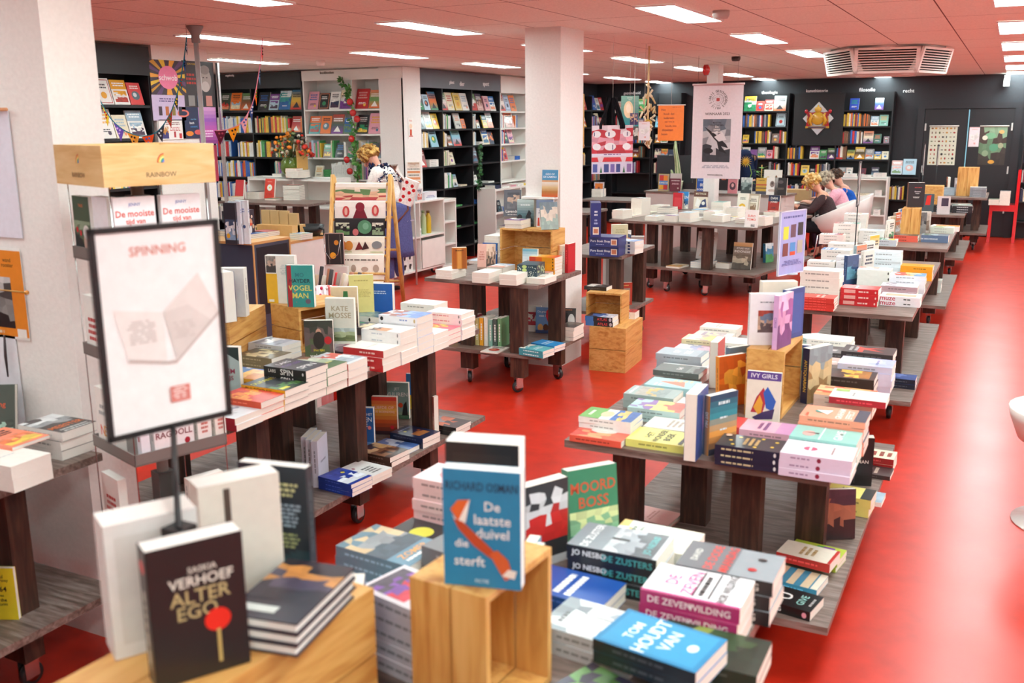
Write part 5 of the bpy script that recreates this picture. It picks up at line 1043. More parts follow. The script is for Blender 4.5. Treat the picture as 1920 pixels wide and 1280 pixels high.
fill(WC, 0, .04, 1.5, 's.22 f.14:brown s.06 f.15:black s.05 f.11', 'third shelf, '+w1, 'kids')
fill(WC, 0, .82, 1.5, 's.26 g.08 f.16:maroon f.12:cream g.03 s.07', 'third shelf, '+w2, 'pale')
fill(WC, 0, .04, 1.22, 'g.06 f.14 g.02 l.13x4:green s.38:white', 'fourth shelf, '+w1, 'pale')
fill(WC, 0, .82, 1.22, 's.2 g.25 f.14:maroon g.02 l.12x3', 'fourth shelf, '+w2)
fill(WC, 0, .04, .92, 's.3 g.1 l.16x3 g.05 f.13', 'fifth shelf, '+w1, 'pale'); fill(WC, 0, .04, .6, 's.5 g.05 l.16x3', 'sixth shelf, '+w1, 'warm')
fill(WC, 0, .82, .92, 's.3 l.16x4 g.05 f.13', 'fifth shelf, '+w2, 'kids'); fill(WC, 0, .82, .6, 's.4 g.1 l.18x3', 'sixth shelf, '+w2, 'pale')
AC = (-10.45, 10.8, 0); a1 = 'left bay of alcove black case'; a2 = 'right bay of alcove black case'
for z, s1, s2, th1, th2, nm in ((2.13, 'g.35 f.2:3a4a3a f.2:orange f.18:brown', 'g.06 f.2:black f.17:pale|blue f.2:teal f.2:yellow', 'mix', 'mix', 'top'),
                      (1.83, 'g.3 s.66', 's.62 f.17:red s.06', 'travel', 'warm', 'second'), (1.5, 'g.25 s.3 g.1 s.3', 's.84', 'travel', 'warm', 'third'),
                      (1.22, 'g.2 s.75', 'g.3 s.25 g.05 l.2x3', 'travel', 'mix', 'fourth'), (.92, 'g.2 s.7', 's.3 l.2x4', 'travel', 'pale', 'fifth'), (.6, 'g.1 s.8', 's.6', 'pale', 'kids', 'sixth'), (.12, 'g.1 s.7', 's.6', 'mix', 'mix', 'bottom')):
    fill(AC, 0, .03, z, s1.replace('|', ' ') if '|' not in s1 else s1, f'{nm} shelf, {a1}', th1); fill(AC, 0, 1.02, z, s2.replace('pale|blue', 'b8d0e0'), f'{nm} shelf, {a2}', th2)
LB = (-7.0, 11.215, 0); bays = ((.03, 'left bay'), (.64, 'middle bay'), (1.48, 'right bay'))
rows = ((2.11, ('f.17:4a5258 f.16:b8d0e0 f.2:orange', 'f.18:white f.19:cream g.02 f.2:yellow f.2:white', 'f.2:white f.19:brown g.04 f.17:pink f.18:white'), 'top'),
        (1.86, ('f.19:c8d0d4 f.19:white f.17:yellow', 's.26 g.12 f.18:c8c8c0 f.12:orange', 's.16 f.1 g.1 f.15:yellow f.18:white'), 'second'),
        (1.62, ('s.26 g.06 f.2:pale blue'.replace('pale blue', '8ab8c8'), 's.16 f.13:brown g.02 f.24:7ab8d0', 's.16 g.06 l.14x2 f.2:cream f.15:orange'), 'third'),
        (1.36, ('f.2:8a5a5a g.05 l.24x4:white', 's.2 f.15:cream', 'f.2:5a3a4a g.1'), 'fourth'),
        (1.05, ('g.1', 's.28 f.14:d8c8b0 g.05 l.2x1', 's.06 f.12:white g.3 l.2x1'), 'fifth'),
        (.77, ('g.1', 'l.2x1 g.1 l.22x1', 'l.2x2:blue g.1 l.2x1 g.02 l.2x2'), 'sixth'),
        (.48, ('g.1', 'f.12:blue g.1 l.25x1:green', 'l.3x1:green'), 'seventh'), (.2, ('g.1', 'l.3x1:green g.1', 'l.3x1:white'), 'bottom'))
for z, sp, nm in rows:
    for (u, bn), s_ in zip(bays, sp): fill(LB, 90, u, z, s_, f'{nm} shelf, {bn} of sport case', 'pale', h=.92)
for z, s_, nm in ((2.11, 'f.2:white f.18:pale f.2:orange'.replace(':pale', ':b8c8e0'), 'top'), (1.86, 's.2 f.3:white s.1', 'second'), (1.62, 's.16 f.14:navy f.18:pink', 'third'), (1.36, 's.12 f.15:red g.2 l.2x2', 'fourth')):
    fill((-7.0, 13.56, 0), 90, .04, z, s_, f'{nm} shelf, white case by sport', 'travel', h=.92); fill((-7.0, 13.56, 0), 90, .98, z, 's.4 g.1 f.15', f'{nm} shelf, far bay of white case', 'mix', h=.92)
for i, (u, bn) in enumerate(((.03, 'near bay'), (.92, 'middle bay'), (1.77, 'far bay'))):
    for z, s_, nm in ((2.15, 'g.1 f.2 f.18 f.18:red', 'top'), (1.84, 's.3 f.2:cream f.15:red', 'second'), (1.5, 's.3 g.1 f.15', 'third'), (1.16, 'l.3x2 g.1 s.2', 'fourth'), (.85, 's.5', 'fifth')):
        fill((-7.0, 15.5, 0), 90, u, z, s_, f'{nm} shelf, {bn}, far left wall case', 'kids' if i == 1 else 'mix')
for z, s_, nm in ((2.10, 'f.17:white f.15:8a4a4a g.1 f.2', 'top'), (1.83, 's.3 f.16:cream f.14:red', 'second'), (1.54, 's.2 g.1 s.35', 'third'), (1.27, 'g.1 f.14:red f.14:brown f.13 s.1', 'fourth'), (.98, 'l.2x3 s.3', 'fifth')):
    fill((-6.9, 18.0, 0), 0, .04, z, s_, f'{nm} shelf of health case', 'mix')
for z, s_, nm in ((1.83, 'f.16:pale'.replace('pale', '8ac8e0'), 'second'), (1.54, 'f.12:navy f.14:white', 'third'), (1.27, 'f.13:cream f.13:orange f.13:navy', 'fourth'), (.98, 's.2 f.13:red', 'fifth')):
    fill((-6.08, 18.0, 0), 0, .04, z, s_, f'{nm} shelf of narrow case by orange banner', 'mix')
TC = (-4.42, 18.0, 0)
for z, sp, nm in ((2.10, ('f.22:white f.15:red f.16:cream f.22:white', None, 'g.16 f.16:2a4ab0 g.25 f.15:blue'), 'top'), (1.83, ('s.5 g.08 f.18:b8d0d8', None, 's.52 f.14:white f.15:8ac0b0'), 'second'),
                  (1.54, ('f.12:yellow g.1 s.3 f.14:brown s.14', None, 's.42 f.17:cream f.13:3a6a58 g.03 f.1:maroon'), 'third'),
                  (1.27, ('f.15:white f.13:purple f.16:grey f.12:pink s.1', 's.26 g.12 f.17:white f.13:green f.15:black f.12', 's.17 f.13:yellow f.17:black f.15:grey f.12:yellow f.12:cream'), 'fourth'),
                  (.98, ('s.2 g.3 s.2', 's.24 f.15:yellow f.11 s.25', 'g.05 f.12:grey f.12:white g.1 f.12:maroon g.08 f.13:navy'), 'fifth'), (.6, ('s.6', 's.65', 's.6'), 'sixth')):
    for u, bn, s_ in zip((.04, .86, 1.7), ('theology bay', 'bay under the crest', 'philosophy bay'), sp):
        if s_: fill(TC, 0, u, z, s_, f'{nm} shelf, {bn}', 'theo')
fill((-1.84, 18.0, 0), 0, .03, .98+.04, 'f.18:b8c8d0 f.22:a8c8d8', 'top of low case right of philosophy', 'pale'); fill((-1.84, 18.0, 0), 0, .03, .6, 's.25', 'low case right of philosophy', 'theo')
for z, nm in ((.7, 'second'), (.38, 'third')): fill((-2.78, 17.4, 0), 0, .05, z, 'l.3x2:white g.1 l.3x1 g.05 l.12x3:white', f'{nm} shelf of pale low unit', 'pale')
fill((-2.78, 17.4, 0), 0, .05, 1.0, 'l.22x3:white l.22x3:white g.03 l.22x2:white g.02 l.2x3:white', 'top of pale low unit', 'pale')
for z, nm in ((1.25, 'top'), (.93, 'second'), (.62, 'third')): fill((.16, 18.0, 0), 0, .03, z, 's.6', f'{nm} shelf at right end of back wall', 'theo')
NB = (-7.0, 5.0, 0)
fill(NB, 90, .92, 2.12, 'f.18:white f.18:white f.18:white f.16:d84a4a', 'top shelf behind the pillar', 'pale', h=1.1); fill(NB, 90, .92, 1.83, 'f.15:white f.2:white f.16:cream f.19:white', 'second shelf behind the pillar', h=1.1)
fill(NB, 90, .92, 1.4, 's.6', 'third shelf behind the pillar', 'mix')
WL = (-6.68, 12.75, 0)
fill(WL, 90, .03, .99, 'l.2x3:navy g.03 l.24x1:white g.04 l.2x1:pink g.05 l.2x2:white l.24x1', 'top of low white unit by sport', 'pale')
fill(WL, 90, .05, .65, 's.08:black f.14:black l.2x3', 'upper shelf of low white unit', 'mix', h=.9); fill(WL, 90, .05, .35, 'l.3x1:white g.1 l.3x2', 'middle shelf of low white unit', 'mix'); fill(WL, 90, .05, .06, 'l.3x2:purple g.05 l.25x3:purple', 'bottom shelf of low white unit', 'mix')

# lettering above the bookcases
def sign(txt, px, py, plane, h, label, col='f4f4f4'):
    p = on_y(px, py, plane[1]) if plane[0] == 'y' else on_x(px, py, plane[1]); m_ = MB()
    vv, ff, tw, th = text_mesh(txt)
    s_ = h/max(th, .01)
    m_.add([(x*s_, -.006, y*s_) for x, y in vv]+[(x*s_, 0, y*s_) for x, y in vv], ff+[tuple(i+len(vv) for i in reversed(f)) for f in ff], col, 'satin')
    o = m_.build('shelf_lettering', loc=p)
    if plane[0] == 'x': o.rotation_euler = (0, 0, PI/2)
    tag(o, label, 'lettering', None)
sign('engelstalig', 431, 142, ('y', 10.787), .035, 'white word engelstalig on the alcove bookcase')
sign('kookboeken', 613, 136, ('y', 10.787), .032, 'dark word kookboeken on the white bookcase', '6a5a50')
sign('plant', 847, 155, ('x', -6.987), .06, 'white word plant on the grey fascia'); sign('dier', 866, 157, ('x', -6.987), .06, 'white word dier on the grey fascia'); sign('sport', 911, 159, ('x', -6.987), .07, 'white word sport on the grey fascia')
sign('gezondheid', 1185, 175, ('y', 17.995), .068, 'white word gezondheid above the health bookcase')
sign('theologie', 1443, 174, ('y', 17.995), .07, 'white word theologie above the left bay'); sign('kunsthistorie', 1532, 170, ('y', 17.995), .05, 'small white word above the crest')
sign('filosofie', 1626, 168, ('y', 17.995), .06, 'white word filosofie above the right bay'); sign('recht', 1704, 170, ('y', 18.298), .06, 'white word recht on the black wall left of the doors')

# ================= centre table, counter and desk =================
cp = (-3.55, 13.4); CROT = math.radians(-8)
ct = empty('sales_counter', (*cp, 0), CROT, 'pale grey-pink sales counter behind the wide centre table', 'counter')
MB().box(-.98, -.26, 0, .98, .26, .965, 'cdbdb8', 'satin').build('body', ct); MB().box(-1.0, -.28, .9652, 1.0, .28, .99, 'fff', 'laminate').build('worktop', ct)
CTZ = .9905
OBST.append((quad(*cp, 2, .57, CROT), 0, .99)); SURF.append((CTZ, (Matrix.Translation((*cp, 0)) @ Matrix.Rotation(CROT, 4, 'Z')).inverted(), -1, -.28, 1, .28))
books('''
F 1160 391 4 150x215x26 -12 f2ebe4 |> cream book at the left end, centre table
F 1185 371 7 150x220x30 -10 f0eae2 |> tall pile of white art books at the back left, centre table
F 1168 400 1 150x220x24 -8 f4f0ea |> white paperback in front of the left pile, centre table
F 1216 383 3 160x225x30 -12 eeeae4 R .1 .1 .9 .9 e8e0d4 |> pale landscape book right of the tall white pile
F 1210 398 1 150x220x24 -6 d8dcc0 P 0 0 1 1 c8cca8/e8e4d0 301 |> pale green cover lying near the front, centre table
F 1247 400 2 145x215x22 -14 5a504c P 0 0 1 1 4a4440/8a807a 302 |> dark photo cover at the front edge, centre table
F 1252 388 4 165x235x24 -8 8a8480 P 0 0 1 1 7a7470/a89c94 303 |> taupe book in a middle pile, centre table
F 1228 404 2 150x220x26 -8 e8e6e0 |> white paperback at the near edge, left of the dark photo cover
F 1268 403 3 145x215x24 -12 f0ece6 |> cream-edged book at the near edge, left of the pale blue pile
F 1335 395 4 150x220x26 -10 ece8e2 |> off-white pile behind the speckled cover
F 1290 397 3 150x225x36 -10 dfe6ec P 0 0 1 1 b8ccd8/e8ecee 304 |> pale blue thick book in the middle of the centre table
F 1315 392 2 160x230x22 -10 7aa8c8 P 0 0 1 1 6aa0c8/e8e8ea 305 |> sky-blue cover in the middle of the centre table
F 1312 408 1 150x220x28 -10 efeae4 |> white paperback at the front edge, left of the speckled cover
F 1348 402 3 150x220x26 -10 f0ebe6 P .2 .3 .8 .7 7a5a50/e8e4dc 306 |> white book with speckled picture, front edge
F 1352 378 6 160x225x26 -10 dfe8e2 R .1 .1 .9 .9 5a8a78 |> white pile topped with a green cover
F 1380 388 4 150x220x30 -10 f2eee8 |> white book left of the red-lettered white card
F 1368 407 1 150x220x30 -10 ece8e0 |> off-white paperback on the front edge, right half
F 1397 409 2 150x220x24 -10 a8504a R .1 .1 .9 .9 e8e0d8 |> book with a brick-red board at the front right
F 1430 405 3 155x225x32 -10 f2ece4 |> thick cream book at the right front corner, centre table
F 1450 396 2 150x220x30 -10 ece6dc |> cream paperback at the far right of the centre table
S 1212 386 135x215x20 -6 4 0 c82030 R .15 .15 .85 .7 d84048 |> red book with a white edge behind the tall white pile
S 1254 384 135x215x20 -4 6 0 4a6a58 P 0 .1 1 .9 2f5a4a/8aa898/3a4a44 312 |> misty green jungle cover standing on the centre table
S 1269 386 120x205x20 -4 6 0 2a2224 E .5 .55 .25 .28 a8503a;E .5 .62 .1 .1 d89a6a |> black cover with a coppery face standing on the centre table
S 1291 390 145x225x20 -4 6 0 2f86c8 T .5 .68 .16 f4f6f0 MOLEN;P 0 0 1 .5 e8e4d8/3a6a98 314;E .4 .35 .08 .06 1a1a1a;E .6 .35 .08 .06 1a1a1a |> bright blue cover with big eyes standing on the centre table
S 1319 392 190x235x20 -4 6 0 6a4438 R 0 0 1 .7 e8dcc8;T .5 .87 .11 e8dcc0 MYTHOS;Y 2a3a6a .4 .1 .95 .15 .85 .6 .6 .5;Y f4f0e8 .1 .2 .4 .1 .5 .5 .25 .65;E .7 .35 .12 .1 f0ece4 |> wide illustrated cover with pale and blue creatures, centre table
S 1399 396 150x235x22 -14 6 0 efe8d8 L .5 .75 .6 2 .04 5a6a5a;E .5 .25 .32 .2 e8b83a;E .5 .22 .17 .11 efe8d8 |> cream cover with a yellow half sun
S 1421 396 160x230x20 -14 8 0 b8a890 R .1 .1 .9 .9 e8e0d0;L .5 .7 .7 2 .05 5a4a3a;P .25 .1 .75 .5 8a6a50/c8b8a0 318 |> tan cover with a cream panel and building
S 1449 400 150x220x24 -14 6 0 1f2c48 R 0 0 1 .65 a83028;T .5 .84 .14 f0ece4 DAN;T .5 .62 .14 f0ece4 JONES;T .5 .3 .1 2a2a3a 1000 |> navy and red history book titled in capitals
S 1410 414 150x190x14 -10 8 .09 f4f2ee T .5 .65 .13 e0604a EURO;T .5 .45 .13 e0604a TOMO;P .5 .05 .8 .2 888/ccc 319 |> white cover with coral capitals at the front right
''', TZ, group=G)
books('''
S 1208 363 150x235x22 -2 4 0 c8a860 R .08 .05 .92 .95 4a80c0;R .1 .6 .5 .92 c83028;R .5 .6 .9 .92 e88a20;R .1 .08 .5 .36 e0a028;R .5 .08 .9 .36 c83028;T .5 .48 .1 e8e0d0 KWESTIE |> patchwork cover in red, blue and orange on the counter
S 1237 363 160x245x22 -2 4 0 6e1f34 R 0 .72 1 1 c8bcb8;T .5 .6 .06 f0e0e0 PARAMARIBO;L .5 .45 .7 2 .03 d8a8b0;E .75 .18 .08 .05 c8a8a0 |> maroon cover with a pale top on the counter
S 1294 364 165x240x24 -4 4 0 2456b0 T .5 .82 .1 9ac0f0 AMSTER;T .5 .68 .1 9ac0f0 DAM IN;T .5 .42 .18 f4f4f0 80;T .5 .16 .11 f4f4f0 BOEKEN;R 0 0 .04 1 e8c830 |> blue cover titled with a large 80 on the counter
S 1347 367 135x215x20 -8 4 0 c87880 E .5 .45 .32 .24 4a2a3a;E .5 .5 .14 .12 d8a0a0;L .5 .88 .7 1 .04 5a2a3a |> dusty pink cover with a dark round figure on the counter
S 1373 368 150x215x20 -8 4 0 6a7a78 P 0 0 1 1 3a4a4a/8a9a98/c8d0cc 325 |> grey-green mountain cover on the counter
S 1402 369 145x215x20 -8 4 0 c8a040 R 0 .0 1 .2 4a4a5a;R 0 .55 1 .62 b84a3a;R 0 .35 1 .42 7a5a3a;L .5 .85 .7 1 .04 5a4a2a |> mustard striped cover on the counter
S 1427 369 155x225x20 -8 4 0 ece6e0 E .5 .62 .2 .18 8a7a72;E .5 .66 .1 .08 5a4a44;L .5 .3 .7 3 .025 a87a5a |> white cover with a small portrait head on the counter
S 1453 369 165x225x20 -8 4 0 2c2628 E .5 .75 .2 .1 5a5254;L .5 .4 .6 2 .03 8a7a70 |> black cover with faint figures on the counter
S -2.85 13.5 250x300x14 -8 4 0 e8e2da E .25 .4 .2 .3 d8b860;E .7 .6 .07 .16 8a6048 |> wide white card with ochre circle behind the counter books
''', CTZ, group=G)
books('''
F 1213 478 4 200x285x24 -8 b8a89a |> large greige book in the pile on the lower shelf, left
F 1270 497 1 170x240x20 -12 d8b070 P 0 0 1 1 d8a860/e8d8b8 330 |> ochre card cover on the lower shelf of the centre table
F 1320 489 3 210x270x22 -8 a8c4dc R .05 .05 .95 .95 ebe6e2 |> pale book in the pile under the animal drawing book
F 1358 492 1@.0 160x120x60 -8 f0dcd4 |> blush white box-like thick book on the lower shelf
S 1322 486 240x320x14 -8 12 .067 e6ded8 L .5 .86 .8 3 .03 b08a80;Y e4c0b0 .15 .1 .85 .1 .8 .4 .5 .45 .3 .35;Y c8a898 .2 .35 .35 .65 .45 .6 .5 .4;E .5 .6 .12 .08 d8c0b0;Y b8a0a0 .62 .45 .7 .62 .8 .66 .72 .45 |> large pale book with an animal drawing, lower shelf
S 1389 505 220x300x22 -6 10 0 8a7a6a G 0 .85 1 1 d8a060/e8b880;P 0 0 1 .55 5a5048/c8b8a0/7a6a5a 334;T .5 .78 .07 f4f0e8 ATLAS VAN;T .5 .66 .09 f4f0e8 INDONESIE |> large atlas with forest photo, lower shelf of the centre table
S 1443 492 140x225x40 62 4 0 3a88b0 P 0 0 1 1 4aa060/3a88b0/d8e8ec 335 |> blue and green picture book standing at the right end, lower shelf
''', SZ, group=G)
mo = empty('monitor', (-4.25, 13.62, 0), math.radians(-6), 'dark computer monitor left of the hanging prize banner', 'monitor')
MB().box(-.27, -.02, 1.09, .27, .02, 1.47, '2c2d33', 'satin').build('screen', mo); MB().box(-.03, .021, .9915, .03, .05, 1.2, '1c1c20', 'satin').build('stand', mo); MB().box(-.12, -.07, .991, .12, .07, 1.0, '1c1c20', 'satin').build('foot', mo)
dk = empty('office_desk', (-3.0, 14.72, 0), 0, 'dark-topped desk where the three women sit, behind the counter', 'desk')
MB().box(-.5, -.98, .73, .5, .98, .76, 'fff', 'laminate_y').build('desktop', dk)
for x in (-.4, .35):
    for y in (-.9, .9): MB().box(x-.03, y-.03, 0, x+.03, y+.03, .7295, '2a2422', 'satin').build('leg', dk)
# cactus
c = on_y(1270, 362, 13.32); cx, cy = c.x, 13.32
cac = empty('cactus', (cx, cy, CTZ+.0005), 0, 'tall two-armed cactus in a pale green pot on the counter', 'plant')
MB().lathe([(.055, 0), (.075, .13), (.08, .14), (.068, .14), (.06, .12), (.0, .12)], 0, 0, 'c8cca8', 'satin', 20).build('pot', cac)
m_ = MB()
def rib(pts, r):
    m_.tube(pts, r, '8a9a6a', 'leaf', 10)
    for k in range(5):
        a_ = 2*PI*k/5; m_.tube([(p[0]+rr_*.92*math.cos(a_), p[1]+rr_*.92*math.sin(a_), p[2]) for p, rr_ in zip(pts, r)], [x*.22 for x in r], 'c8c8a0', 'leaf', 5)
rib([(0, 0, .1), (.0, 0, .25), (-.02, 0, .42), (-.045, 0, .55), (-.05, 0, .68)], [.035, .038, .03, .026, .012]); rib([(-.02, 0, .1), (-.05, .01, .17), (-.08, .01, .23), (-.1, .01, .29)], [.018, .024, .02, .01])
m_.build('stems', cac)
def pot_plant(x, y, z, h, label, seed=5, n=26, spread=.13, pot='c8b8a8', stake=False, leafc='5a9a3a'):
    r = empty('potted_plant', (x, y, z+.0005), 0, label, 'plant'); rr = random.Random(seed)
    MB().lathe([(.05, 0), (.07, .11), (.06, .11), (.05, .09), (0, .09)], 0, 0, pot, 'satin', 16).build('pot', r)
    s_ = MB(); l = MB(); s_.tube([(0, 0, .09), (.01, .01, h*.5), (0, 0, h*.9)], [.006, .005, .003], '6a7a3a', 'leaf', 6)
    if stake: s_.tube([(0, .015, .09), (0, .015, h*1.15)], .007, 'c89a5a', 'matte', 6)
    for i in range(n):
        a_ = rr.uniform(0, 2*PI); q = rr.uniform(.3, 1); R_ = spread*rr.uniform(.4, 1); zz = .1+h*q; L = rr.uniform(.04, .07)
        p0 = Vector((R_*math.cos(a_), R_*math.sin(a_), zz)); d = Vector((math.cos(a_), math.sin(a_), rr.uniform(-.4, .4))).normalized(); sd = d.cross(Vector((0, 0, 1))).normalized()
        s_.tube([(0, 0, zz-.03), tuple(p0)], .0025, '6a8a3a', 'leaf', 4)
        l.add([tuple(p0), tuple(p0+d*L*.5+sd*L*.4), tuple(p0+d*L), tuple(p0+d*L*.5-sd*L*.4)], [(0, 1, 2, 3)], leafc, 'leaf')
        l.add([tuple(p0+Vector((0, 0, -.001))), tuple(p0+d*L*.5-sd*L*.4), tuple(p0+d*L), tuple(p0+d*L*.5+sd*L*.4)], [(0, 1, 2, 3)], leafc, 'leaf')
    s_.build('stem', r); l.build('foliage', r); return r
p = at(1462, 372, .76); pot_plant(-3.1, 13.95, .76, .5, 'leafy green plant tied to a stake on the desk', 5, 22, .14, 'a8683a', True)
# sunflower in a vase
sf = empty('sunflower', (-3.12, 13.3, CTZ+.0005), 0, 'yellow sunflower leaning out beside the prize banner', 'flower')
MB().lathe([(.04, 0), (.05, .08), (.03, .16), (.035, .18), (.028, .18), (0, .16)], 0, 0, 'b8b0a8', 'gloss', 16).build('vase', sf)
m_ = MB(); m_.tube([(0, 0, .15), (.04, -.02, .26), (.02, -.05, .36), (-.02, -.06, .4)], .006, '7a9a4a', 'leaf', 6); m_.build('stem', sf)
m_ = MB(); fc = Vector((-.03, -.08, .42))
for k in range(16):
    a_ = 2*PI*k/16; m_.add([(fc.x+.03*math.cos(a_-.15), fc.y, fc.z+.03*math.sin(a_-.15)), (fc.x+.03*math.cos(a_+.15), fc.y, fc.z+.03*math.sin(a_+.15)), (fc.x+.085*math.cos(a_), fc.y-.01, fc.z+.085*math.sin(a_))], [(0, 1, 2)], 'f0c020', 'leaf')
m_.build('petals', sf); MB().ball(fc.x, fc.y-.002, fc.z, .034, .012, .034, 'c89020', 'leaf').build('flower_head', sf)
# cups, box, papers on the desk
for (x, y, lb) in ((-2.75, 14.0, 'white cup on the desk near the brown-clad woman'), (-3.1, 14.8, 'white cup farther back on the desk')):
    k = empty('cup', (x, y, .7605), 0, lb, 'cup'); MB().lathe([(.028, 0), (.04, .03), (.042, .085), (.037, .085), (.03, .01), (0, .008)], 0, 0, 'eee8e0', 'gloss', 16).build('bowl', k)
    MB().tube([(.04, 0, .07), (.065, 0, .06), (.06, 0, .03), (.038, 0, .025)], .005, 'eee8e0', 'gloss', 6).build('handle', k)
tag(MB().box(-.2, -.14, 0, .2, .14, .16, 'b8956a', 'matte').build('cardboard_box', loc=(-2.85, 15.3, .7605)), 'brown cardboard box on the desk behind the blonde woman', 'box')
m_ = MB(); rr = random.Random(9)
for i in range(5):
    m_ = MB(); m_.M = Matrix.Translation((-2.9+.03*i, 13.87+.21*i, .7605)) @ Matrix.Rotation(rr.uniform(-1, 1), 4, 'Z'); m_.box(-.1, -.07, 0, .1, .07, .012, ['e0d09a', 'ece4d0', 'd8c080', 'efe8dc', 'd8d4c8'][i], 'matte')
    tag(m_.build('paper_pad'), ['yellowish pad of paper on the near desk edge', 'cream pad of paper on the desk', 'ochre notebook lying on the desk', 'white pad in the middle of the desk', 'grey-white pad at the desk back'][i], 'paper')
# ================= signs, banners, posters =================
def panel(name, o, U, V, spec, label, cat, t=.004, bg='eee', frame=None, back=None, parent=None):
    """flat printed panel: o lower-left corner, U width vector, V height vector"""
    o, U, V = Vector(o), Vector(U), Vector(V); N = U.cross(V).normalized(); m_ = MB()
    c = [o, o+U, o+U+V, o+V]; b_ = [p-N*t for p in c]
    m_.add([tuple(p) for p in c+b_], [(0, 1, 2, 3), (7, 6, 5, 4), (0, 4, 5, 1), (1, 5, 6, 2), (2, 6, 7, 3), (3, 7, 4, 0)], bg, 'print')
    design(m_, o+N*.0003, U, V, N, spec, step=.0003)
    x = m_.build(name, parent)
    if frame:
        f = MB(); w_ = frame[0]; un, vn = U.normalized(), V.normalized()
        for p, d, L in ((o, un, U.length), (o+V-vn*w_, un, U.length), (o, vn, V.length), (o+U-un*w_, vn, V.length)):
            e = vn if d is un else un; q = [p, p+d*L, p+d*L+e*w_, p+e*w_]
            f.add([tuple(v+N*.004) for v in q]+[tuple(v-N*(t+.004)) for v in q], [(0, 1, 2, 3), (7, 6, 5, 4), (0, 4, 5, 1), (1, 5, 6, 2), (2, 6, 7, 3), (3, 7, 4, 0)] if d is un else [(3, 2, 1, 0), (4, 5, 6, 7), (1, 5, 4, 0), (2, 6, 5, 1), (3, 7, 6, 2), (0, 4, 7, 3)], frame[1], 'satin')
        f.build('frame', x)
    if label: tag(x, label, cat)
    return x
SPIN = 'R 0 .972 1 .985 d8401f;T .5 .88 .045 d88a7a SPINNING;Y efe9e6 .12 .62 .5 .58 .5 .34 .2 .38;Y e6dfdb .5 .58 .8 .75 .95 .55 .58 .34;Y dcd4d0 .5 .58 .7 .6 .9 .5 .58 .34;L .33 .55 .24 8 .008 d0c6c2;L .66 .52 .2 6 .008 d0c6c2;Y c8bcb8 .2 .38 .5 .34 .58 .34 .95 .55 .95 .53 .57 .32 .5 .325 .2 .365;R .5 .13 .66 .21 d8837a;L .58 .2 .12 5 .007 f0d8d4'
# black framed sign in the foreground
TL = deep(163, 430, 1.72); TR_ = at(407, 410, TL.z); BL = Vector((TL.x, TL.y, TL.z-.395))
U = TR_-TL; V = TL-BL
sg = empty('sign_stand', (0, 0, 0), 0, 'black-framed white sign on a thin pole in the left foreground', 'sign')
pn = panel('sign_panel', BL, U, V, SPIN, None, None, bg='f6f4f4', frame=(.0105, '1c1a1c'), parent=sg)
pb = deep(333, 960, 1.6); mid = BL+U*.5
N = U.cross(V).normalized()
m_ = MB(); zb = CL+.0006; bx_, by_ = pb.x, pb.y
m_.tube([(mid.x, mid.y, mid.z), (bx_, by_, zb+.24), (bx_, by_, zb+.004)], [.0055, .0055, .007], '1a181a', 'satin', 8); m_.build('pole', sg)
MB().box(-.02, -.02, 0, .02, .02, .03, '1a181a', 'satin').build('clamp', sg, loc=(bx_, by_, zb+.19))
MB().lathe([(.06, 0), (.06, .006), (.01, .01)], 0, 0, '1a181a', 'satin', 20).build('base', sg, loc=(bx_, by_, zb))
# violet sign in a clear holder on the right row
TL = deep(1464, 397, 5.15); TR_ = deep(1512, 394, 5.32); TR_.z = TL.z; BL = Vector((TL.x, TL.y, TL.z-.345)); U = TR_-TL; V = TL-BL
vs_ = empty('sign_holder', (0, 0, 0), 0, 'violet leaflet with six small book covers in a clear holder', 'sign')
six = 'R 0 0 1 1 a8a8dc;L .5 .9 .8 1 .03 5a5a9a;R .14 .56 .34 .76 e8dc40;R .42 .58 .62 .78 6a4a5a;R .7 .6 .9 .8 2a2a30;R .14 .3 .34 .5 7a3a3a;R .42 .3 .62 .5 4a90d0;R .42 .3 .62 .36 e05030;R .7 .32 .9 .52 b8b0a0;L .5 .22 .8 4 .012 6a6aa8'
panel('leaflet', BL, U, V, six, None, None, bg='c8c8ec', frame=(.005, 'd8d8e8'), parent=vs_)
q = BL+U*.5; m_ = MB(); m_.tube([(q.x, q.y, q.z), (q.x, q.y, TZ+.325)], .004, 'b8b8c0', 'metal', 6); m_.build('pole', vs_)
MB().lathe([(.04, 0), (.04, .004), (.006, .006)], 0, 0, 'b8b8c0', 'satin', 16).build('base', vs_, loc=(q.x, q.y, TZ+.3215))
def thin_sign(px0, py0, px1, py1, pxb, D, zb, label):
    a_, b_ = deep(px0, py0, D), deep(px1, py1, D); r = empty('sign_stand', (a_.x, a_.y, zb+.0005), 0, label, 'sign'); d = Vector((a_.x, a_.y, 0)).normalized()
    U_ = d*.2+Vector((.012, 0, 0)); H_ = a_.z-b_.z
    panel('sign_panel', (a_-Vector((a_.x, a_.y, zb)))-Vector((0, 0, H_))-U_*.5, U_, Vector((0, 0, H_)), SPIN, None, None, bg='f0eeee', frame=(.01, '1c1a1c'), parent=r)
    MB().tube([(0, 0, .004), (0, 0, b_.z-zb)], .005, '1a181a', 'satin', 6).build('pole', r); MB().lathe([(.07, 0), (.07, .005), (.01, .008)], 0, 0, '1a181a', 'satin', 16).build('base', r)
thin_sign(1614, 303, 1611, 388, 1604, 7.55, TZ, 'black-framed sign seen edge-on, its pole on the red stack table')
thin_sign(1760, 273, 1758, 312, 1760, 14.4, TZ, 'black-framed sign seen edge-on before the insect chart')
thin_sign(1735, 270, 1733, 330, 1733, 14.2, TZ, 'second edge-on sign, just left of the insect chart')
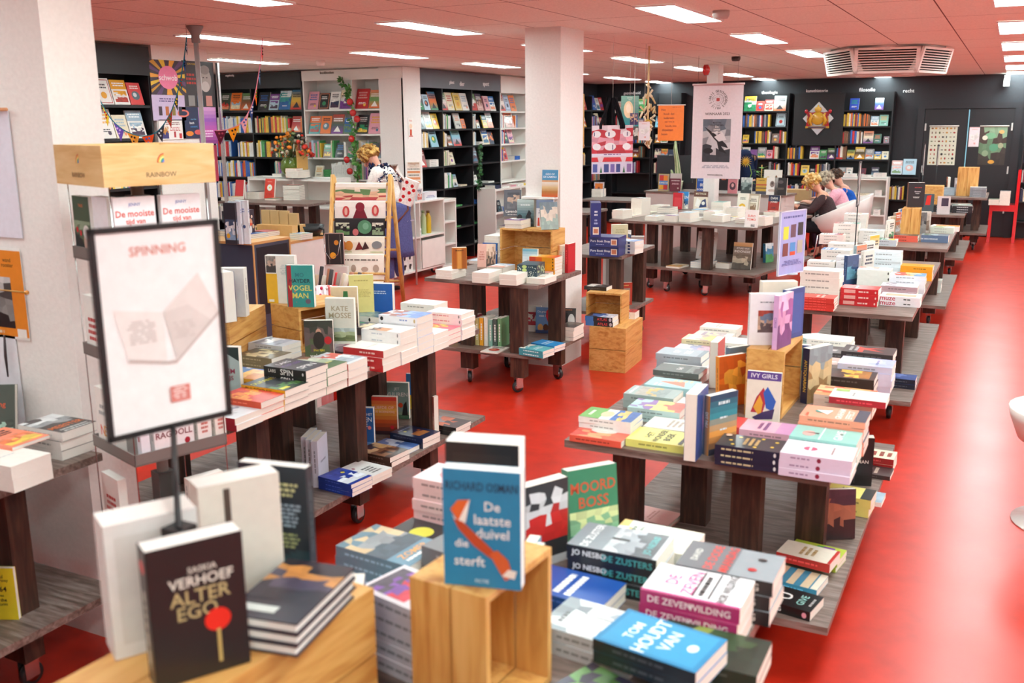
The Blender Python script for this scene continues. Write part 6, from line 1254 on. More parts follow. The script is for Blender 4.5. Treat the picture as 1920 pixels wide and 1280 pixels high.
# prize banner before the slim column
o = on_y(1295, 334, 11.05); U = Vector((.565, 0, 0)); V = Vector((0, 0, 1.03))
bn = empty('hanging_banner', (o.x, 11.05, o.z), 0, 'tall white prize banner hanging before the slim column', 'banner')
bsp = 'T .5 .695 .022 c8b0a0 WINNAAR;T .5 .695 .028 3a3a3e WINNAAR 2023;P .22 .18 .78 .64 3a4048/d0d4d8/8a9098/6a7a88 7;Y 20242a .25 .56 .5 .47 .7 .37 .74 .33 .6 .35 .45 .43;Y e8e8ea .45 .45 .62 .5 .7 .42 .55 .4;Y 20242a .5 .42 .56 .3 .72 .27 .6 .35;E .34 .3 .1 .03 22262c;T .5 .6 .018 2c3038 MARTIN;T .5 .575 .018 2c3038 HENDRIKSMA;T .5 .53 .026 f4f4f0 De|zeven|vrouwen;L .5 .14 .7 3 .006 aab;T .5 .04 .017 2a2a2e WWW.LIBRIS.NL'
bsp = bsp.replace('T .5 .695 .022 c8b0a0 WINNAAR;', '')
panel('cloth', (0, 0, 0), U, V, bsp, None, None, bg='f0ecf2', parent=bn)
MB().tube([(-.01, 0, 1.035), (.575, 0, 1.035)], .012, 'c8a0a0', 'satin', 8).build('top_rod', bn)
m_ = MB(); cxx, czz, R_ = .285, .87, .095
for txt, rad, hh, cl in (('LIBRIS GESCHIEDENIS PRIJS ', .092, .026, '2c2c30'), ('LIBRIS GESCHIEDENIS PRIJS ', .062, .016, '6a6a70'), ('LIBRIS GESCHIEDENIS ', .04, .011, '9a9aa0')):
    for i, ch in enumerate(txt):
        if ch == ' ': continue
        th = math.radians(200-i*360/len(txt)); vv, ff, tw, hh0 = text_mesh(ch); s_ = hh/max(hh0, .5)
        ca, sa = math.cos(th-PI/2), math.sin(th-PI/2)
        m_.add([(cxx+rad*math.cos(th)+(x*ca-y*sa)*s_, -.0012, czz+rad*math.sin(th)+(x*sa+y*ca)*s_) for x, y in vv], ff, cl, 'print')
m_.box(cxx-.018, -.0015, czz-.018, cxx+.018, -.0009, czz+.018, 'b8403a', 'print'); m_.build('ring_lettering', bn)
m_ = MB()
for x in (.05, .5): m_.tube([(x, 0, 1.04), (x, 0, CEIL-o.z-.001)], .0015, '8a8080', 'matte', 4)
m_.build('cord', bn)
# orange cloth banner
o = deep(1233, 264, 10.4); U = rt*.272; 
ob = empty('hanging_banner', o, 0, 'orange cloth banner with a Dutch sentence, hanging by thin cords', 'banner')
panel('cloth', (0, 0, 0), U, (0, 0, .365), 'L .7 .95 .4 1 .012 c05010;T .2 .88 .062 9a3a10 Het;T .42 .765 .062 9a3a10 boek dat;T .42 .65 .062 9a3a10 iedereen;T .44 .535 .062 9a3a10 van wie je;T .5 .42 .062 9a3a10 houdt, zou;T .38 .305 .062 9a3a10 moeten;T .26 .19 .062 9a3a10 lezen', None, None, bg='f58220', parent=ob)
m_ = MB(); m_.tube([tuple(U*-.05+Vector((0, 0, .37))), tuple(U*1.05+Vector((0, 0, .37)))], .006, 'e8e0d8', 'satin', 8); m_.build('top_rod', ob)
m_ = MB(); m_.tube([tuple(U*.5+Vector((0, 0, .375))), tuple(U*.5+Vector((0, 0, CEIL-o.z-.001)))], .0015, 'c8c0b8', 'matte', 4); m_.build('cord', ob)
# tote bag hanging from the ceiling
o = deep(1109, 326, 8.5)
U = rt*.355+Vector((0, 0, .004)); tb = empty('tote_bag', o, 0, 'red and white tote bag printed with a shop front, hanging by black straps', 'bag')
tsp = 'R 0 0 1 1 e8d0d8;P 0 .4 1 1 c83040/e8a0b0/c82838/f0e0e8 3;E .12 .82 .1 .07 f0ecf0;E .45 .82 .13 .08 f0ecf0;E .85 .82 .1 .07 f0ecf0;E .12 .56 .1 .07 f0ecf0;E .45 .56 .14 .08 f0ecf0;E .85 .56 .1 .07 f0ecf0;R .05 .78 .07 .86 333a6a;R .4 .78 .43 .86 333a6a;R .5 .5 .52 .6 333a6a;R .85 .78 .87 .86 333a6a;R 0 .36 1 .42 e4dcec;L .5 .4 .5 1 .02 8a6a9a;Y d82c38 .0 .25 .17 .25 .14 .34 .0 .34;Y d82c38 .26 .25 .74 .25 .7 .34 .3 .34;Y d82c38 .82 .25 1 .25 1 .34 .85 .34;R 0 .0 1 .24 d8d0e4;R .03 .03 .14 .2 4a5aa0;R .3 .03 .42 .2 3a4a8a;R .46 .03 .56 .2 7a6ab0;R .6 .03 .7 .2 3a4a8a;R .86 .03 .97 .2 8a6aa0;Y 2a6a4a .2 .02 .26 .02 .23 .16;Y 2a6a4a .76 .02 .82 .02 .79 .16'
body = panel('bag_body', (0, 0, 0), U, (0, 0, .41), tsp, None, None, bg='3a3038', t=.03, parent=tb)
m_ = MB()
for sx, bx2 in ((.22, .44), (.72, .5), (.78, .56), (.5, .5)):
    p0 = U*sx+Vector((0, -.008 if sx != .5 else .035, .41)); p1 = U*bx2+Vector((0, 0, .64))
    m_.tube([tuple(p0-Vector((0, 0, .03))), tuple(p0), tuple(p0.lerp(p1, .5)), tuple(p1)], [.012, .013, .013, .012], '1e1c20', 'cloth', 6)
m_.build('strap', tb)
m_ = MB(); m_.tube([tuple(U*.5+Vector((0, 0, .63))), tuple(U*.5+Vector((0, 0, CEIL-o.z-.001)))], .0015, 'c8c0b8', 'matte', 4); m_.build('cord', tb)
# jointed wooden figure and small sheet hanging beside it
o = deep(1213, 290, 9.6); wf = empty('hanging_figure', o, 0, 'bunch of pale wooden pieces hanging on a stick behind the tote bag', 'decoration')
m_ = MB(); rr = random.Random(3); m_.tube([(0, 0, .1), (0, 0, CEIL-o.z-.001)], .01, 'd8b888', 'matte', 8); m_.build('stick', wf)
m_ = MB()
for k in range(46):
    z = rr.choice([rr.uniform(.32, .66), rr.uniform(.08, .3)]); R_ = .055 if z > .3 else .025
    m_.M = Matrix.Translation((rr.uniform(-R_, R_), rr.uniform(-R_, R_), z)) @ Matrix.Rotation(rr.uniform(-1, 1), 4, 'X') @ Matrix.Rotation(rr.uniform(-1, 1), 4, 'Y'); m_.tube([(0, 0, -.035), (0, 0, .035)], [.008, .011], rr.choice(['e4d0b0', 'dcc8a8', 'c8a878']), 'matte', 6)
m_.M = Matrix(); m_.ball(0, 0, .31, .04, .03, .03, 'b8902c', 'satin'); m_.build('pieces', wf)
def sheet(px0, py0, px1, py1, D, spec, bg, label, cord=True, name='hanging_poster', cat='poster', to=None):
    o = deep(px0, py1, D); d0 = deep(px0, py0, D); wd = (px1-px0)/FPX*D; h = d0.z-o.z
    r = empty(name, o, 0, label, cat); panel('sheet', (0, 0, 0), rt*wd, (0, 0, h), spec, None, None, bg=bg, parent=r)
    if cord:
        m_ = MB(); m_.tube([tuple(rt*wd*.5+Vector((0, 0, h))), tuple(rt*wd*.5+Vector((0, 0, (to or CEIL)-o.z-.001)))], .0015, 'c8c0b8', 'matte', 4); m_.build('cord', r)
    return r
sheet(1197, 228, 1218, 263, 9.3, SPIN, 'e8dce0', 'small pale sign hanging below the wooden figure')
sheet(1164, 180, 1197, 237, 10.2, 'G 0 0 1 1 2a8a90/5a8a80/7aa898;E .42 .55 .27 .28 e8c8a0;E .42 .6 .14 .16 f0d8c0;T .5 .93 .05 f0f0e8 Eindelijk;T .5 .87 .04 f0f0e8 slapen', '7aa898', 'green poster of a blonde woman hanging before the health bookcase')
sheet(1181, 212, 1196, 234, 9.9, 'P 0 0 1 1 3a2a5a/c8a080/5a4a6a 4', '5a4a6a', 'small dark colourful card under the green poster')
sheet(1181, 237, 1196, 262, 9.9, 'P 0 0 1 1 2a2a2a/c8c0b8/4a4a48 5', '3a3a3a', 'small black and white card beside the tote bag')
cb = deep(1087, 278, 11.5); r = empty('chalkboard', cb, 0, 'green chalkboard in a wooden frame, cut by the square column', 'board')
panel('board', (0, 0, 0), rt*.17-rt*.12+fwd*0+Vector((.0, 0, 0)), (0, 0, .62), '', None, None, bg='3f6a58', frame=(.012, 'd8a860'), parent=r)
MB().tube([(.02, 0, .61), (.02, 0, CEIL-cb.z-.001)], .0015, 'c8c0b8', 'matte', 4).build('cord', r)
# posters on the back doors
def wallposter(px0, py0, px1, py1, Y, spec, bg, label, rod=False):
    a_ = on_y(px0, py1, Y); b_ = on_y(px1, py0, Y); x = panel('poster', a_, (b_.x-a_.x, 0, 0), (0, 0, b_.z-a_.z), spec, label, 'poster', bg=bg, t=.003)
    if rod: MB().tube([(a_.x-.01, Y-.01, b_.z), (b_.x+.02, Y-.01, b_.z)], .012, 'd8d0c8', 'satin', 8).build('rod', x)
rr = random.Random(12); ins = ''
for j in range(9):
    for i in range(7): ins += f'E {.1+.8*i/6:.2f} {.06+.88*j/8:.3f} {rr.choice([.02, .03, .045])} {rr.choice([.012, .02, .03])} {rr.choice(["6a3a20", "2a2a2a", "8a5a2a", "a83028", "4a5a2a", "c88a2a"])};'
wallposter(1738, 236, 1796, 309, 18.255, ins, 'dcdcc8', 'pale chart of insects hung on the left door leaf', True)
wallposter(1832, 236, 1890, 309, 18.255, 'P 0 0 1 1 3a3430/6a8a6a/4a3a34/8aa888 8;E .55 .45 .17 .1 5a9a78;E .4 .75 .2 .08 7ab088;E .2 .7 .1 .06 e8dcc8;E .8 .85 .1 .05 d8b070;E .5 .08 .12 .05 e0a040;E .8 .5 .1 .07 a8a888;E .25 .3 .12 .08 8aa080', '3f3833', 'dark botanical chart with green shapes on the right door leaf', True)
wallposter(1815, 238, 1838, 275, 18.25, SPIN, 'ecdee2', 'small pinkish sign between the two charts on the doors')
# crest
c = on_y(1534, 222, 17.96); cr = empty('crest', (c.x, 17.975, c.z), 0, 'gold and red heraldic crest on a white diamond plate above the shelves', 'crest')
MB().box(-.42, .0, -.46, .42, .025, .42, 'fff', 'blacklam').build('backing_board', cr)
m_ = MB(); R1 = .28
m_.add([(0, -.03, -R1), (R1*.92, -.03, 0), (0, -.03, R1), (-R1*.92, -.03, 0), (0, -.001, -R1), (R1*.92, -.001, 0), (0, -.001, R1), (-R1*.92, -.001, 0)], [(0, 1, 2, 3), (7, 6, 5, 4), (0, 4, 5, 1), (1, 5, 6, 2), (2, 6, 7, 3), (3, 7, 4, 0)], 'd8d8dc', 'satin'); m_.build('diamond_plate', cr)
m_ = MB(); m_.M = Matrix.Translation((0, -.045, 0))
for s_ in (-1, 1):
    m_.add([(0, 0, .12), (s_*.1, 0, .1), (s_*.21, 0, .13), (s_*.17, 0, .02), (s_*.2, 0, -.16), (s_*.12, 0, -.14), (s_*.09, 0, .03), (0, 0, .08)], [tuple(range(8)) if s_ < 0 else tuple(range(7, -1, -1))], 'b8202c', 'gloss'); m_.ball(s_*.2, -.01, .12, .03, .02, .035, 'c02030', 'gloss')
m_.build('mantle', cr)
m_ = MB(); m_.M = Matrix.Translation((0, -.055, 0)); m_.ball(0, 0, 0, .11, .03, .11, 'd8a838', 'gloss', 16, 10); m_.ball(0, -.01, .15, .06, .03, .05, 'e0b040', 'gloss'); m_.ball(0, -.01, .21, .015, .015, .02, 'e0b040', 'gloss')
for k in range(5): m_.ball(-.05+.025*k, -.02, .17+.01*(2-abs(k-2)), .01, .01, .014, 'f0d070', 'gloss', 8, 5)
for s_ in (-1, 1):
    m_.tube([(s_*.1, -.01, -.12), (s_*.13, -.01, -.03), (s_*.1, -.02, .05), (s_*.13, -.02, .09)], [.02, .03, .025, .014], 'd8a030', 'gloss', 8); m_.tube([(s_*.11, -.01, 0), (s_*.06, -.03, .02)], .012, 'd8a030', 'gloss', 6); m_.tube([(s_*.14, -.01, -.1), (s_*.18, -.01, -.02), (s_*.17, -.01, .04)], .008, 'd8a030', 'gloss', 6)
m_.box(-.2, -.01, -.165, .2, .01, -.13, 'c89838', 'gloss'); m_.build('shield_and_lions', cr)
MB().box(-.15, -.085, -.155, .15, -.068, -.138, '2c3a78', 'gloss').build('motto_ribbon', cr)

# poster wall at upper left
def xp(px0, py0, px1, py1, spec, bg, label, X=-6.99, t=.004, name='poster'):
    a_ = on_x(px0, py1, X); b_ = on_x(px1, py0, X)
    return panel(name, a_, (0, b_.y-a_.y, 0), (0, 0, b_.z-a_.z), spec, label, 'poster', bg=bg, t=t)
bst = ';'.join(f'Y {["e8c030", "c89020", "5a3a6a", "e8a030"][k % 4]} .5 .52 {.5+.75*math.cos(k*.42):.2f} {.5+.6*math.sin(k*.42):.2f} {.5+.75*math.cos(k*.42+.22):.2f} {.5+.6*math.sin(k*.42+.22):.2f}' for k in range(15))
def clampY(s_):
    out = []
    for it in s_.split(';'):
        a_ = it.split(' ')
        if a_[0] == 'Y': a_[2:] = [f'{min(1, max(0, float(v))):.2f}' for v in a_[2:]]
        out.append(' '.join(a_))
    return ';'.join(out)
xp(284, 115, 344, 177, 'R 0 0 1 1 3a2c3a;'+clampY(bst)+';E .5 .5 .28 .34 e87aa0;T .5 .5 .17 f8ecf0 schwob', '3a2c3a', 'round pink schwob poster with yellow rays on the poster wall')
xp(288, 179, 346, 226, 'L .5 .85 .7 2 .05 6a5a8a;R .18 .2 .28 .55 3a2a3a;R .38 .2 .48 .55 b86a3a;R .58 .2 .68 .55 8a7a3a;R .78 .2 .88 .55 2a2a3a', 'c8b8d8', 'lilac poster with four small book covers below the schwob poster')
xp(347, 117, 399, 200, 'T .3 .93 .05 d8c040 JON FOSSE;L .25 .7 .3 3 .05 b83020;E .7 .6 .2 .27 a8a29c;E .7 .45 .13 .12 c8c4c0;E .7 .82 .16 .1 8a8682;R .62 .64 .67 .66 2a2828;R .73 .64 .78 .66 2a2828;R .12 .02 .32 .25 8a8a88;R .4 .02 .58 .25 5a7a9a;R .68 .02 .88 .25 c88a80', '2c2a2e', 'black poster with a grey bearded portrait on the poster wall')
xp(344, 201, 375, 260, 'E .1 .8 .3 .12 e87a6a;E .12 .8 .18 .07 1f2c50;T .6 .62 .05 6ab0e0 noorden;T .5 .5 .08 f4f4f8 bach;T .6 .38 .06 4a90d0 consort;E .35 .16 .2 .08 e88a30;E .8 .2 .2 .08 d85a5a', '1f2c50', 'navy concert poster reading bach consort')
xp(300, 224, 346, 262, 'L .5 .85 .7 2 .05 a08080;P .1 .05 .35 .7 3a3a7a/c88a3a/e8e0d8 3;R .55 .1 .62 .4 c03038;R .75 .05 .85 .3 c03038;L .6 .6 .5 3 .04 c86a6a', 'f0ece8', 'white notice with red figures on the poster wall')
xp(376, 201, 404, 270, 'G 0 0 1 1 8a3a8a/c85ab0/9a5ac0/d8a0d8;L .5 .35 .6 3 .04 f0d0f0', 'b85ab8', 'purple and magenta poster at the right of the poster wall')
xp(376, 272, 406, 342, 'L .5 .88 .5 1 .04 f0d0d8;T .5 .6 .07 f0e0e4 boekenweek;L .5 .45 .6 1 .03 e0a0b0;T .5 .25 .1 f0e0e4 18', 'a82848', 'raspberry red poster low on the poster wall')
pp_ = on_x(404, 116, -6.97); m_ = MB(); m_.box(-6.985, pp_.y+.005, .0, -6.955, pp_.y+.03, 2.53, 'c8c4c4', 'metal'); tag(m_.build('frame_post'), 'thin aluminium post at the edge of the poster wall', 'post')
# metal pole
pm = empty('metal_pole', (-5.39, 5.61, 0), 0, 'grey metal pole from floor to ceiling before the poster wall', 'pole')
MB().tube([(0, 0, .01), (0, 0, CEIL-.01)], .018, 'a8a4a2', 'satin', 14).build('tube', pm); MB().lathe([(.03, CEIL-.12), (.033, CEIL-.06), (.06, CEIL-.012), (.06, CEIL-.0005)], 0, 0, '8a8684', 'satin', 16).build('top_flange', pm); MB().lathe([(.05, .0), (.05, .01)], 0, 0, '8a8684', 'satin', 16).build('foot_flange', pm)
# bunting
def bunting(pts, cols, label, ccol, hang=None, D=7.0):
    P_ = [deep(x, y, D+(d if len(p_) > 2 else 0)) for p_ in pts for x, y, d in [(p_[0], p_[1], p_[2] if len(p_) > 2 else 0)]]
    r = empty('bunting', P_[0], 0, label, 'bunting'); o = P_[0]
    cur = []
    for i in range(len(P_)-1):
        p0 = P_[max(i-1, 0)]; p1, p2 = P_[i], P_[i+1]; p3 = P_[min(i+2, len(P_)-1)]
        for k in range(6):
            t = k/6; cur.append(.5*((2*p1)+(p2-p0)*t+(2*p0-5*p1+4*p2-p3)*t*t+(3*p1-p0-3*p2+p3)*t**3))
    cur.append(P_[-1]); m_ = MB(); m_.tube([tuple(p-o) for p in cur], .004, ccol, 'cloth', 5)
    if hang: m_.tube([tuple(P_[hang]-o), tuple(Vector((P_[hang].x, P_[hang].y, CEIL-.001))-o)], .0015, '5a5050', 'matte', 4)
    m_.build('cord', r)
    n = len(cols)
    for k, c_ in enumerate(cols):
        q = cur[int((k+.5)/n*(len(cur)-1))]-o; d = (cur[min(len(cur)-1, int((k+.5)/n*(len(cur)-1))+1)]-cur[int((k+.5)/n*(len(cur)-1))]).normalized()*.045
        nn = rt.cross(Vector((0, 0, 1))).normalized()*.002; dz = Vector((0, 0, -.1))
        a_, b_, c2 = q-d, q+d, q+dz+d*.2; f = MB()
        f.add([tuple(v+nn) for v in (a_, b_, c2)]+[tuple(v-nn) for v in (a_, b_, c2)], [(0, 1, 2), (5, 4, 3), (0, 3, 4, 1), (1, 4, 5, 2), (2, 5, 3, 0)], c_[0], 'cloth')
        for (u, v, s_) in ((.35, .25, .008), (.6, .25, .008), (.5, .6, .007)):
            e = a_.lerp(b_, u)+dz*v*.8; f.add([tuple(e+nn*2.2+rt*s_*math.cos(t)+Vector((0, 0, s_*math.sin(t)))) for t in (0, 1.05, 2.1, 3.14, 4.2, 5.2)], [tuple(range(6))], c_[1], 'cloth'); f.add([tuple(e-nn*2.2+rt*s_*math.cos(t)+Vector((0, 0, s_*math.sin(t)))) for t in (0, 1.05, 2.1, 3.14, 4.2, 5.2)], [tuple(range(6))], c_[1], 'cloth')
        f.build('flag', r)
bunting([(158, 118), (178, 168), (210, 225), (250, 252), (290, 250), (318, 215), (335, 165), (345, 110), (350, 68)], [('1f3c98', 'e8a030'), ('2a8a8a', '1a5a6a'), ('d8b030', 'a82020'), ('6a4aa0', 'c8a0d8'), ('d88a30', '3a2a20'), ('d84a20', '4060a0'), ('3a3a48', 'c8c8c8'), ('a84030', '3a6a3a'), ('2a2a28', 'e8c830'), ('1f6a6a', 'c83020'), ('1f4a98', '20303a'), ('2a3a50', 'c8ccd8')], 'bunting of patterned triangles on a blue-green cord, hanging in a swag', '2a6a78', 8)
bunting([(492, 72), (489, 110), (483, 150), (476, 185), (466, 210), (450, 232), (425, 243), (405, 245)], [('d83a20', '3a3030'), ('5a8ab0', '3a3a4a'), ('e86a20', '5a8a30'), ('3a4a80', 'd8d8e0'), ('e8a8b0', '4a5aa0'), ('e89020', '3a2a20'), ('5a2030', 'a04050')], 'short bunting on a pink cord hanging near the alcove', 'e0889a', 0)

# spinner rack
rc = deep(252, 297, 3.2); RX, RY = rc.x, rc.y; RA = YAW+PI/4
rk = empty('spinner_rack', (RX, RY, 0), RA, 'revolving book rack with a pale wooden header', 'rack'); s = .185
zt = deep(252, 272, 3.0).z; zb_ = zt-.125
hd = MB()
for i in range(4):
    hd.M = Matrix.Rotation(i*PI/2, 4, 'Z'); hd.box(-s, -s, zb_, s-.012, -s+.012, zt, 'fff', 'beech')
hd.M = Matrix(); hd.box(-s+.012, -s+.012, zt-.02, s-.012, s-.012, zt-.012, 'fff', 'beech'); h_ = hd.build('header', rk)
for i in (0, 3):
    lg = MB(); lg.M = Matrix.Rotation(i*PI/2, 4, 'Z'); cx_ = 0.0
    for k, c_ in enumerate(('c85a3a', 'e8a83a', 'e8dc8a', '3a9a6a', '4a80c8', 'a878c0')):
        r0 = .024-.004*k; r1 = r0-.004; n = 6
        for q in range(n):
            a0, a1 = PI/2+PI/2*q/n, PI/2+PI/2*(q+1)/n
            lg.add([(.012+math.cos(a0)*r0, -s-.0008, zb_+.07+math.sin(a0)*r0*1.2), (.012+math.cos(a1)*r0, -s-.0008, zb_+.07+math.sin(a1)*r0*1.2), (.012+math.cos(a1)*r1, -s-.0008, zb_+.07+math.sin(a1)*r1*1.2), (.012+math.cos(a0)*r1, -s-.0008, zb_+.07+math.sin(a0)*r1*1.2)], [(0, 1, 2, 3)], c_, 'print')
    vv, ff, tw, th = text_mesh('RAINBOW'); s2 = .1/tw; lg.add([(x*s2, -s-.0008, zb_+.033+y*s2) for x, y in vv], ff, '8a6a48', 'print'); lg.build('logo', h_)
MB().tube([(0, 0, .05), (0, 0, zb_+.1)], .02, '8a8480', 'satin', 12).build('pole', rk); MB().lathe([(.2, .0), (.2, .02), (.03, .04)], 0, 0, '5a5450', 'satin', 24).build('base', rk)
tiers = [zb_-.24, zb_-.57, zb_-.9, zb_-1.2, zb_-1.48]
for z in tiers:
    t = MB(); s3 = s-.02; t.box(-s3, -s3, z-.006, s3, s3, z, '6a625e', 'satin')
    for i in range(4):
        t.M = Matrix.Rotation(i*PI/2, 4, 'Z'); t.box(-s3, -s3, z, s3, -s3+.004, z+.035, '7a706c', 'satin'); t.M = Matrix()
    t.box(-.03, -.03, z, .03, .03, z+.2, '4a4644', 'satin'); t.build('tray', rk)
m_ = MB()
for sx in (-1, 1):
    for sy in (-1, 1): m_.tube([(sx*(s-.024), sy*(s-.024), tiers[-1]-.004), (sx*(s-.024), sy*(s-.024), zb_)], .002, 'b8b4b0', 'metal', 5)
m_.build('wire', rk)
RM = Matrix.Translation((RX, RY, 0)) @ Matrix.Rotation(RA, 4, 'Z')
def rbook(side, u, z, W, H, T, bg, dsg, label, y=None):
    y = -s+.028 if y is None else y
    place_book(RM @ Matrix.Rotation(side*PI/2, 4, 'Z') @ Matrix.Translation((u, y+T/2, z+.0006)), W, H, T, bg, dsg, False, 'f0ebe4', label, 'books in the spinner rack')
MT_ = 'T .5 .88 .06 6a7ab8 JENNY;T .5 .75 .1 d84a3a De mooiste;T .5 .62 .1 d84a3a tijd van;T .5 .49 .1 d84a3a het jaar;Y d84030 .35 .05 .5 .05 .45 .35;Y 3a4a98 .58 .05 .74 .05 .68 .38;E .2 .2 .14 .08 e8703a;E .82 .2 .12 .1 b8c4e0'
rbook(0, -.085, tiers[0], .135, .205, .024, 'f2eef0', MT_, 'white winter novel in the rack, left copy on the right-hand face'); rbook(0, .07, tiers[0], .135, .205, .024, 'f2eef0', MT_+'##ST .5 .5 .3 8a8ab8 mooiste', 'white winter novel in the rack, right copy on the right-hand face')
rbook(3, -.085, tiers[0], .13, .2, .024, '4a5a44', 'T .5 .85 .05 e87a4a THUIS;P 0 .1 1 .6 2a2a28/5a6a50/8a9a80 5;E .75 .25 .2 .2 d8b0a0;E .75 .42 .2 .12 e8e4e0;E .2 .45 .06 .05 c82030;E .4 .4 .06 .05 c82030', 'dark green book with a white-haired face in the rack, left-hand face')
rbook(3, .065, tiers[0], .11, .205, .03, 'f0ecf0', 'L .5 .5 .5 2 .05 a8a8b8', 'white book beside the green one in the rack, left-hand face')
for z, nm in ((tiers[1], 'second'), (tiers[2], 'third'), (tiers[3], 'fourth')):
    if nm != 'third':
        rbook(3, -.08, z, .135, .2, .03, 'f0ece6', 'L .5 .6 .7 4 .06 c83a3a', f'white and red book, {nm} tier, left-hand face of the rack'); rbook(0, .08, z, .13, .2, .03, 'e8dcd4', 'L .5 .6 .7 4 .06 4a5a8a', f'pale book, {nm} tier, right-hand face of the rack')
rbook(3, -.06, tiers[2], .14, .215, .035, 'f2ece6', 'T .3 .3 .17 e0482c N;T .45 .3 .17 e8a030 E;T .6 .3 .17 3a90d0 E;T .75 .3 .17 c83a30 S;T .5 .13 .1 2a2a2a jongen;L .5 .7 .7 2 .06 aaa', 'white book with large coloured letters low in the rack')
rbook(0, -.12, tiers[2], .03, .21, .03, 'e8e4ec', '##SL .5 .5 .5 1 .3 a83040', 'narrow white spine beside the rag doll title in the rack'); rbook(0, -.02, tiers[2], .14, .215, .03, 'ece4e6', 'T .5 .62 .1 b8a8b0 COLE;T .5 .85 .07 8a7a88 DANIEL;T .5 .36 .1 7a2430 RAGDOLL;E .82 .2 .07 .05 a82030;L .4 .12 .5 1 .03 c86a70;E .2 .6 .08 .06 c8a0a8', 'white thriller titled RAGDOLL low in the rack')
rbook(0, .09, tiers[2], .05, .2, .03, 'f0e8e4', 'L .5 .5 .6 4 .04 c86a60', 'slim white and pink book right of the rag doll title'); rbook(0, .15, tiers[2], .04, .2, .03, 'ece4dc', 'L .5 .5 .6 4 .04 c86a60', 'last slim white book at the rack corner')

# things hung on the left pillar
def yp(px0, py0, px1, py1, spec, bg, label, cat, Y=2.374, name='poster'):
    a_ = on_y(px0, py1, Y); b_ = on_y(px1, py0, Y); return panel(name, a_, (b_.x-a_.x, 0, 0), (0, 0, b_.z-a_.z), spec, label, cat, bg=bg, t=.002), a_, b_
x, a_, b_ = yp(-60, 205, 14, 440, 'R .0 .0 1 1 e6e2ee', 'e6e2ee', 'pale lilac scroll hanging on the white pillar', 'scroll', name='scroll'); MB().tube([(a_.x, 2.362, b_.z), (b_.x+.012, 2.362, b_.z)], .006, 'd89a70', 'matte', 8).build('rod', x)
x, a_, b_ = yp(-70, 466, 36, 622, 'R 0 .03 1 .97 e88a2c;T .8 .84 .05 6a4a20 wand|rooster;P .3 .12 .82 .68 2a2424/8a8684/4a4444/c8c4c4 6;R .84 .02 .97 .12 f4ece4;L .5 .07 .4 1 .03 f4dcc0', 'f4f0ec', 'orange poster with a grey portrait on the white pillar', 'poster')
p = on_y(22, 548, 2.33); m_ = MB(); m_.tube([(p.x-.12, 2.35, p.z), (p.x+.05, 2.35, p.z)], .003, 'b88a4a', 'matte', 6); m_.ball(p.x+.055, 2.35, p.z, .009, .009, .009, 'd8903a', 'gloss'); tag(m_.build('hook'), 'small brass hook with a wooden ball on the pillar', 'hook')
p0, p1 = on_y(8, 628, 2.36), on_y(15, 706, 2.36); m_ = MB(); m_.tube([tuple(p0), tuple(p0.lerp(p1, .5)+Vector((.002, -.004, 0))), tuple(p1)], [.004, .006, .003], '3a2a2c', 'satin', 6); tag(m_.build('umbrella_strap'), 'dark narrow strap hanging on the white pillar under the orange poster', 'strap')
x, a_, b_ = yp(-60, 630, 28, 790, '', 'eae8ee', 'white cloth hanging behind the leaning books on the left', 'cloth', name='hanging_cloth')
# ================= ladder with draped cloths =================
e = Vector((math.cos(.36), math.sin(.36), 0)); nrm = Vector((math.sin(.36), -math.cos(.36), 0))
T0 = deep(624, 332, 8.35); LW = .50
ld = empty('display_ladder', (T0.x, T0.y, 0), 0, 'bamboo folding ladder draped with printed cloths', 'ladder')
top = Vector((0, 0, T0.z)); SP_ = .42
def rail(p, q, nm='rail'):
    m_ = MB(); m_.tube([tuple(p), tuple(q)], .019, 'fff', 'pine', 8); m_.build(nm, ld)
for s_ in (0, LW): rail(top+e*s_+Vector((0, 0, .02)), e*s_+nrm*SP_+Vector((0, 0, .003))); rail(top+e*s_-nrm*.03, e*s_-nrm*(SP_+.05)+Vector((0, 0, .003)))
LN = (Vector((0, 0, 0))+nrm*SP_-top)
def lp(f, s_, off=0): return top+LN*f+e*s_+nrm*off
for k in range(10):
    f = .04+k*.098; m_ = MB(); m_.tube([tuple(lp(f, -.01)), tuple(lp(f, LW+.01))], .011, 'fff', 'pine', 8); m_.build('rung', ld)
    m_ = MB(); g0 = top-nrm*.03+(Vector((0, 0, 0))-nrm*(SP_+.05)-top+nrm*.03)*f
    if k % 2 == 0: m_.tube([tuple(g0), tuple(g0+e*LW)], .011, 'fff', 'pine', 8); m_.build('rear_rung', ld)
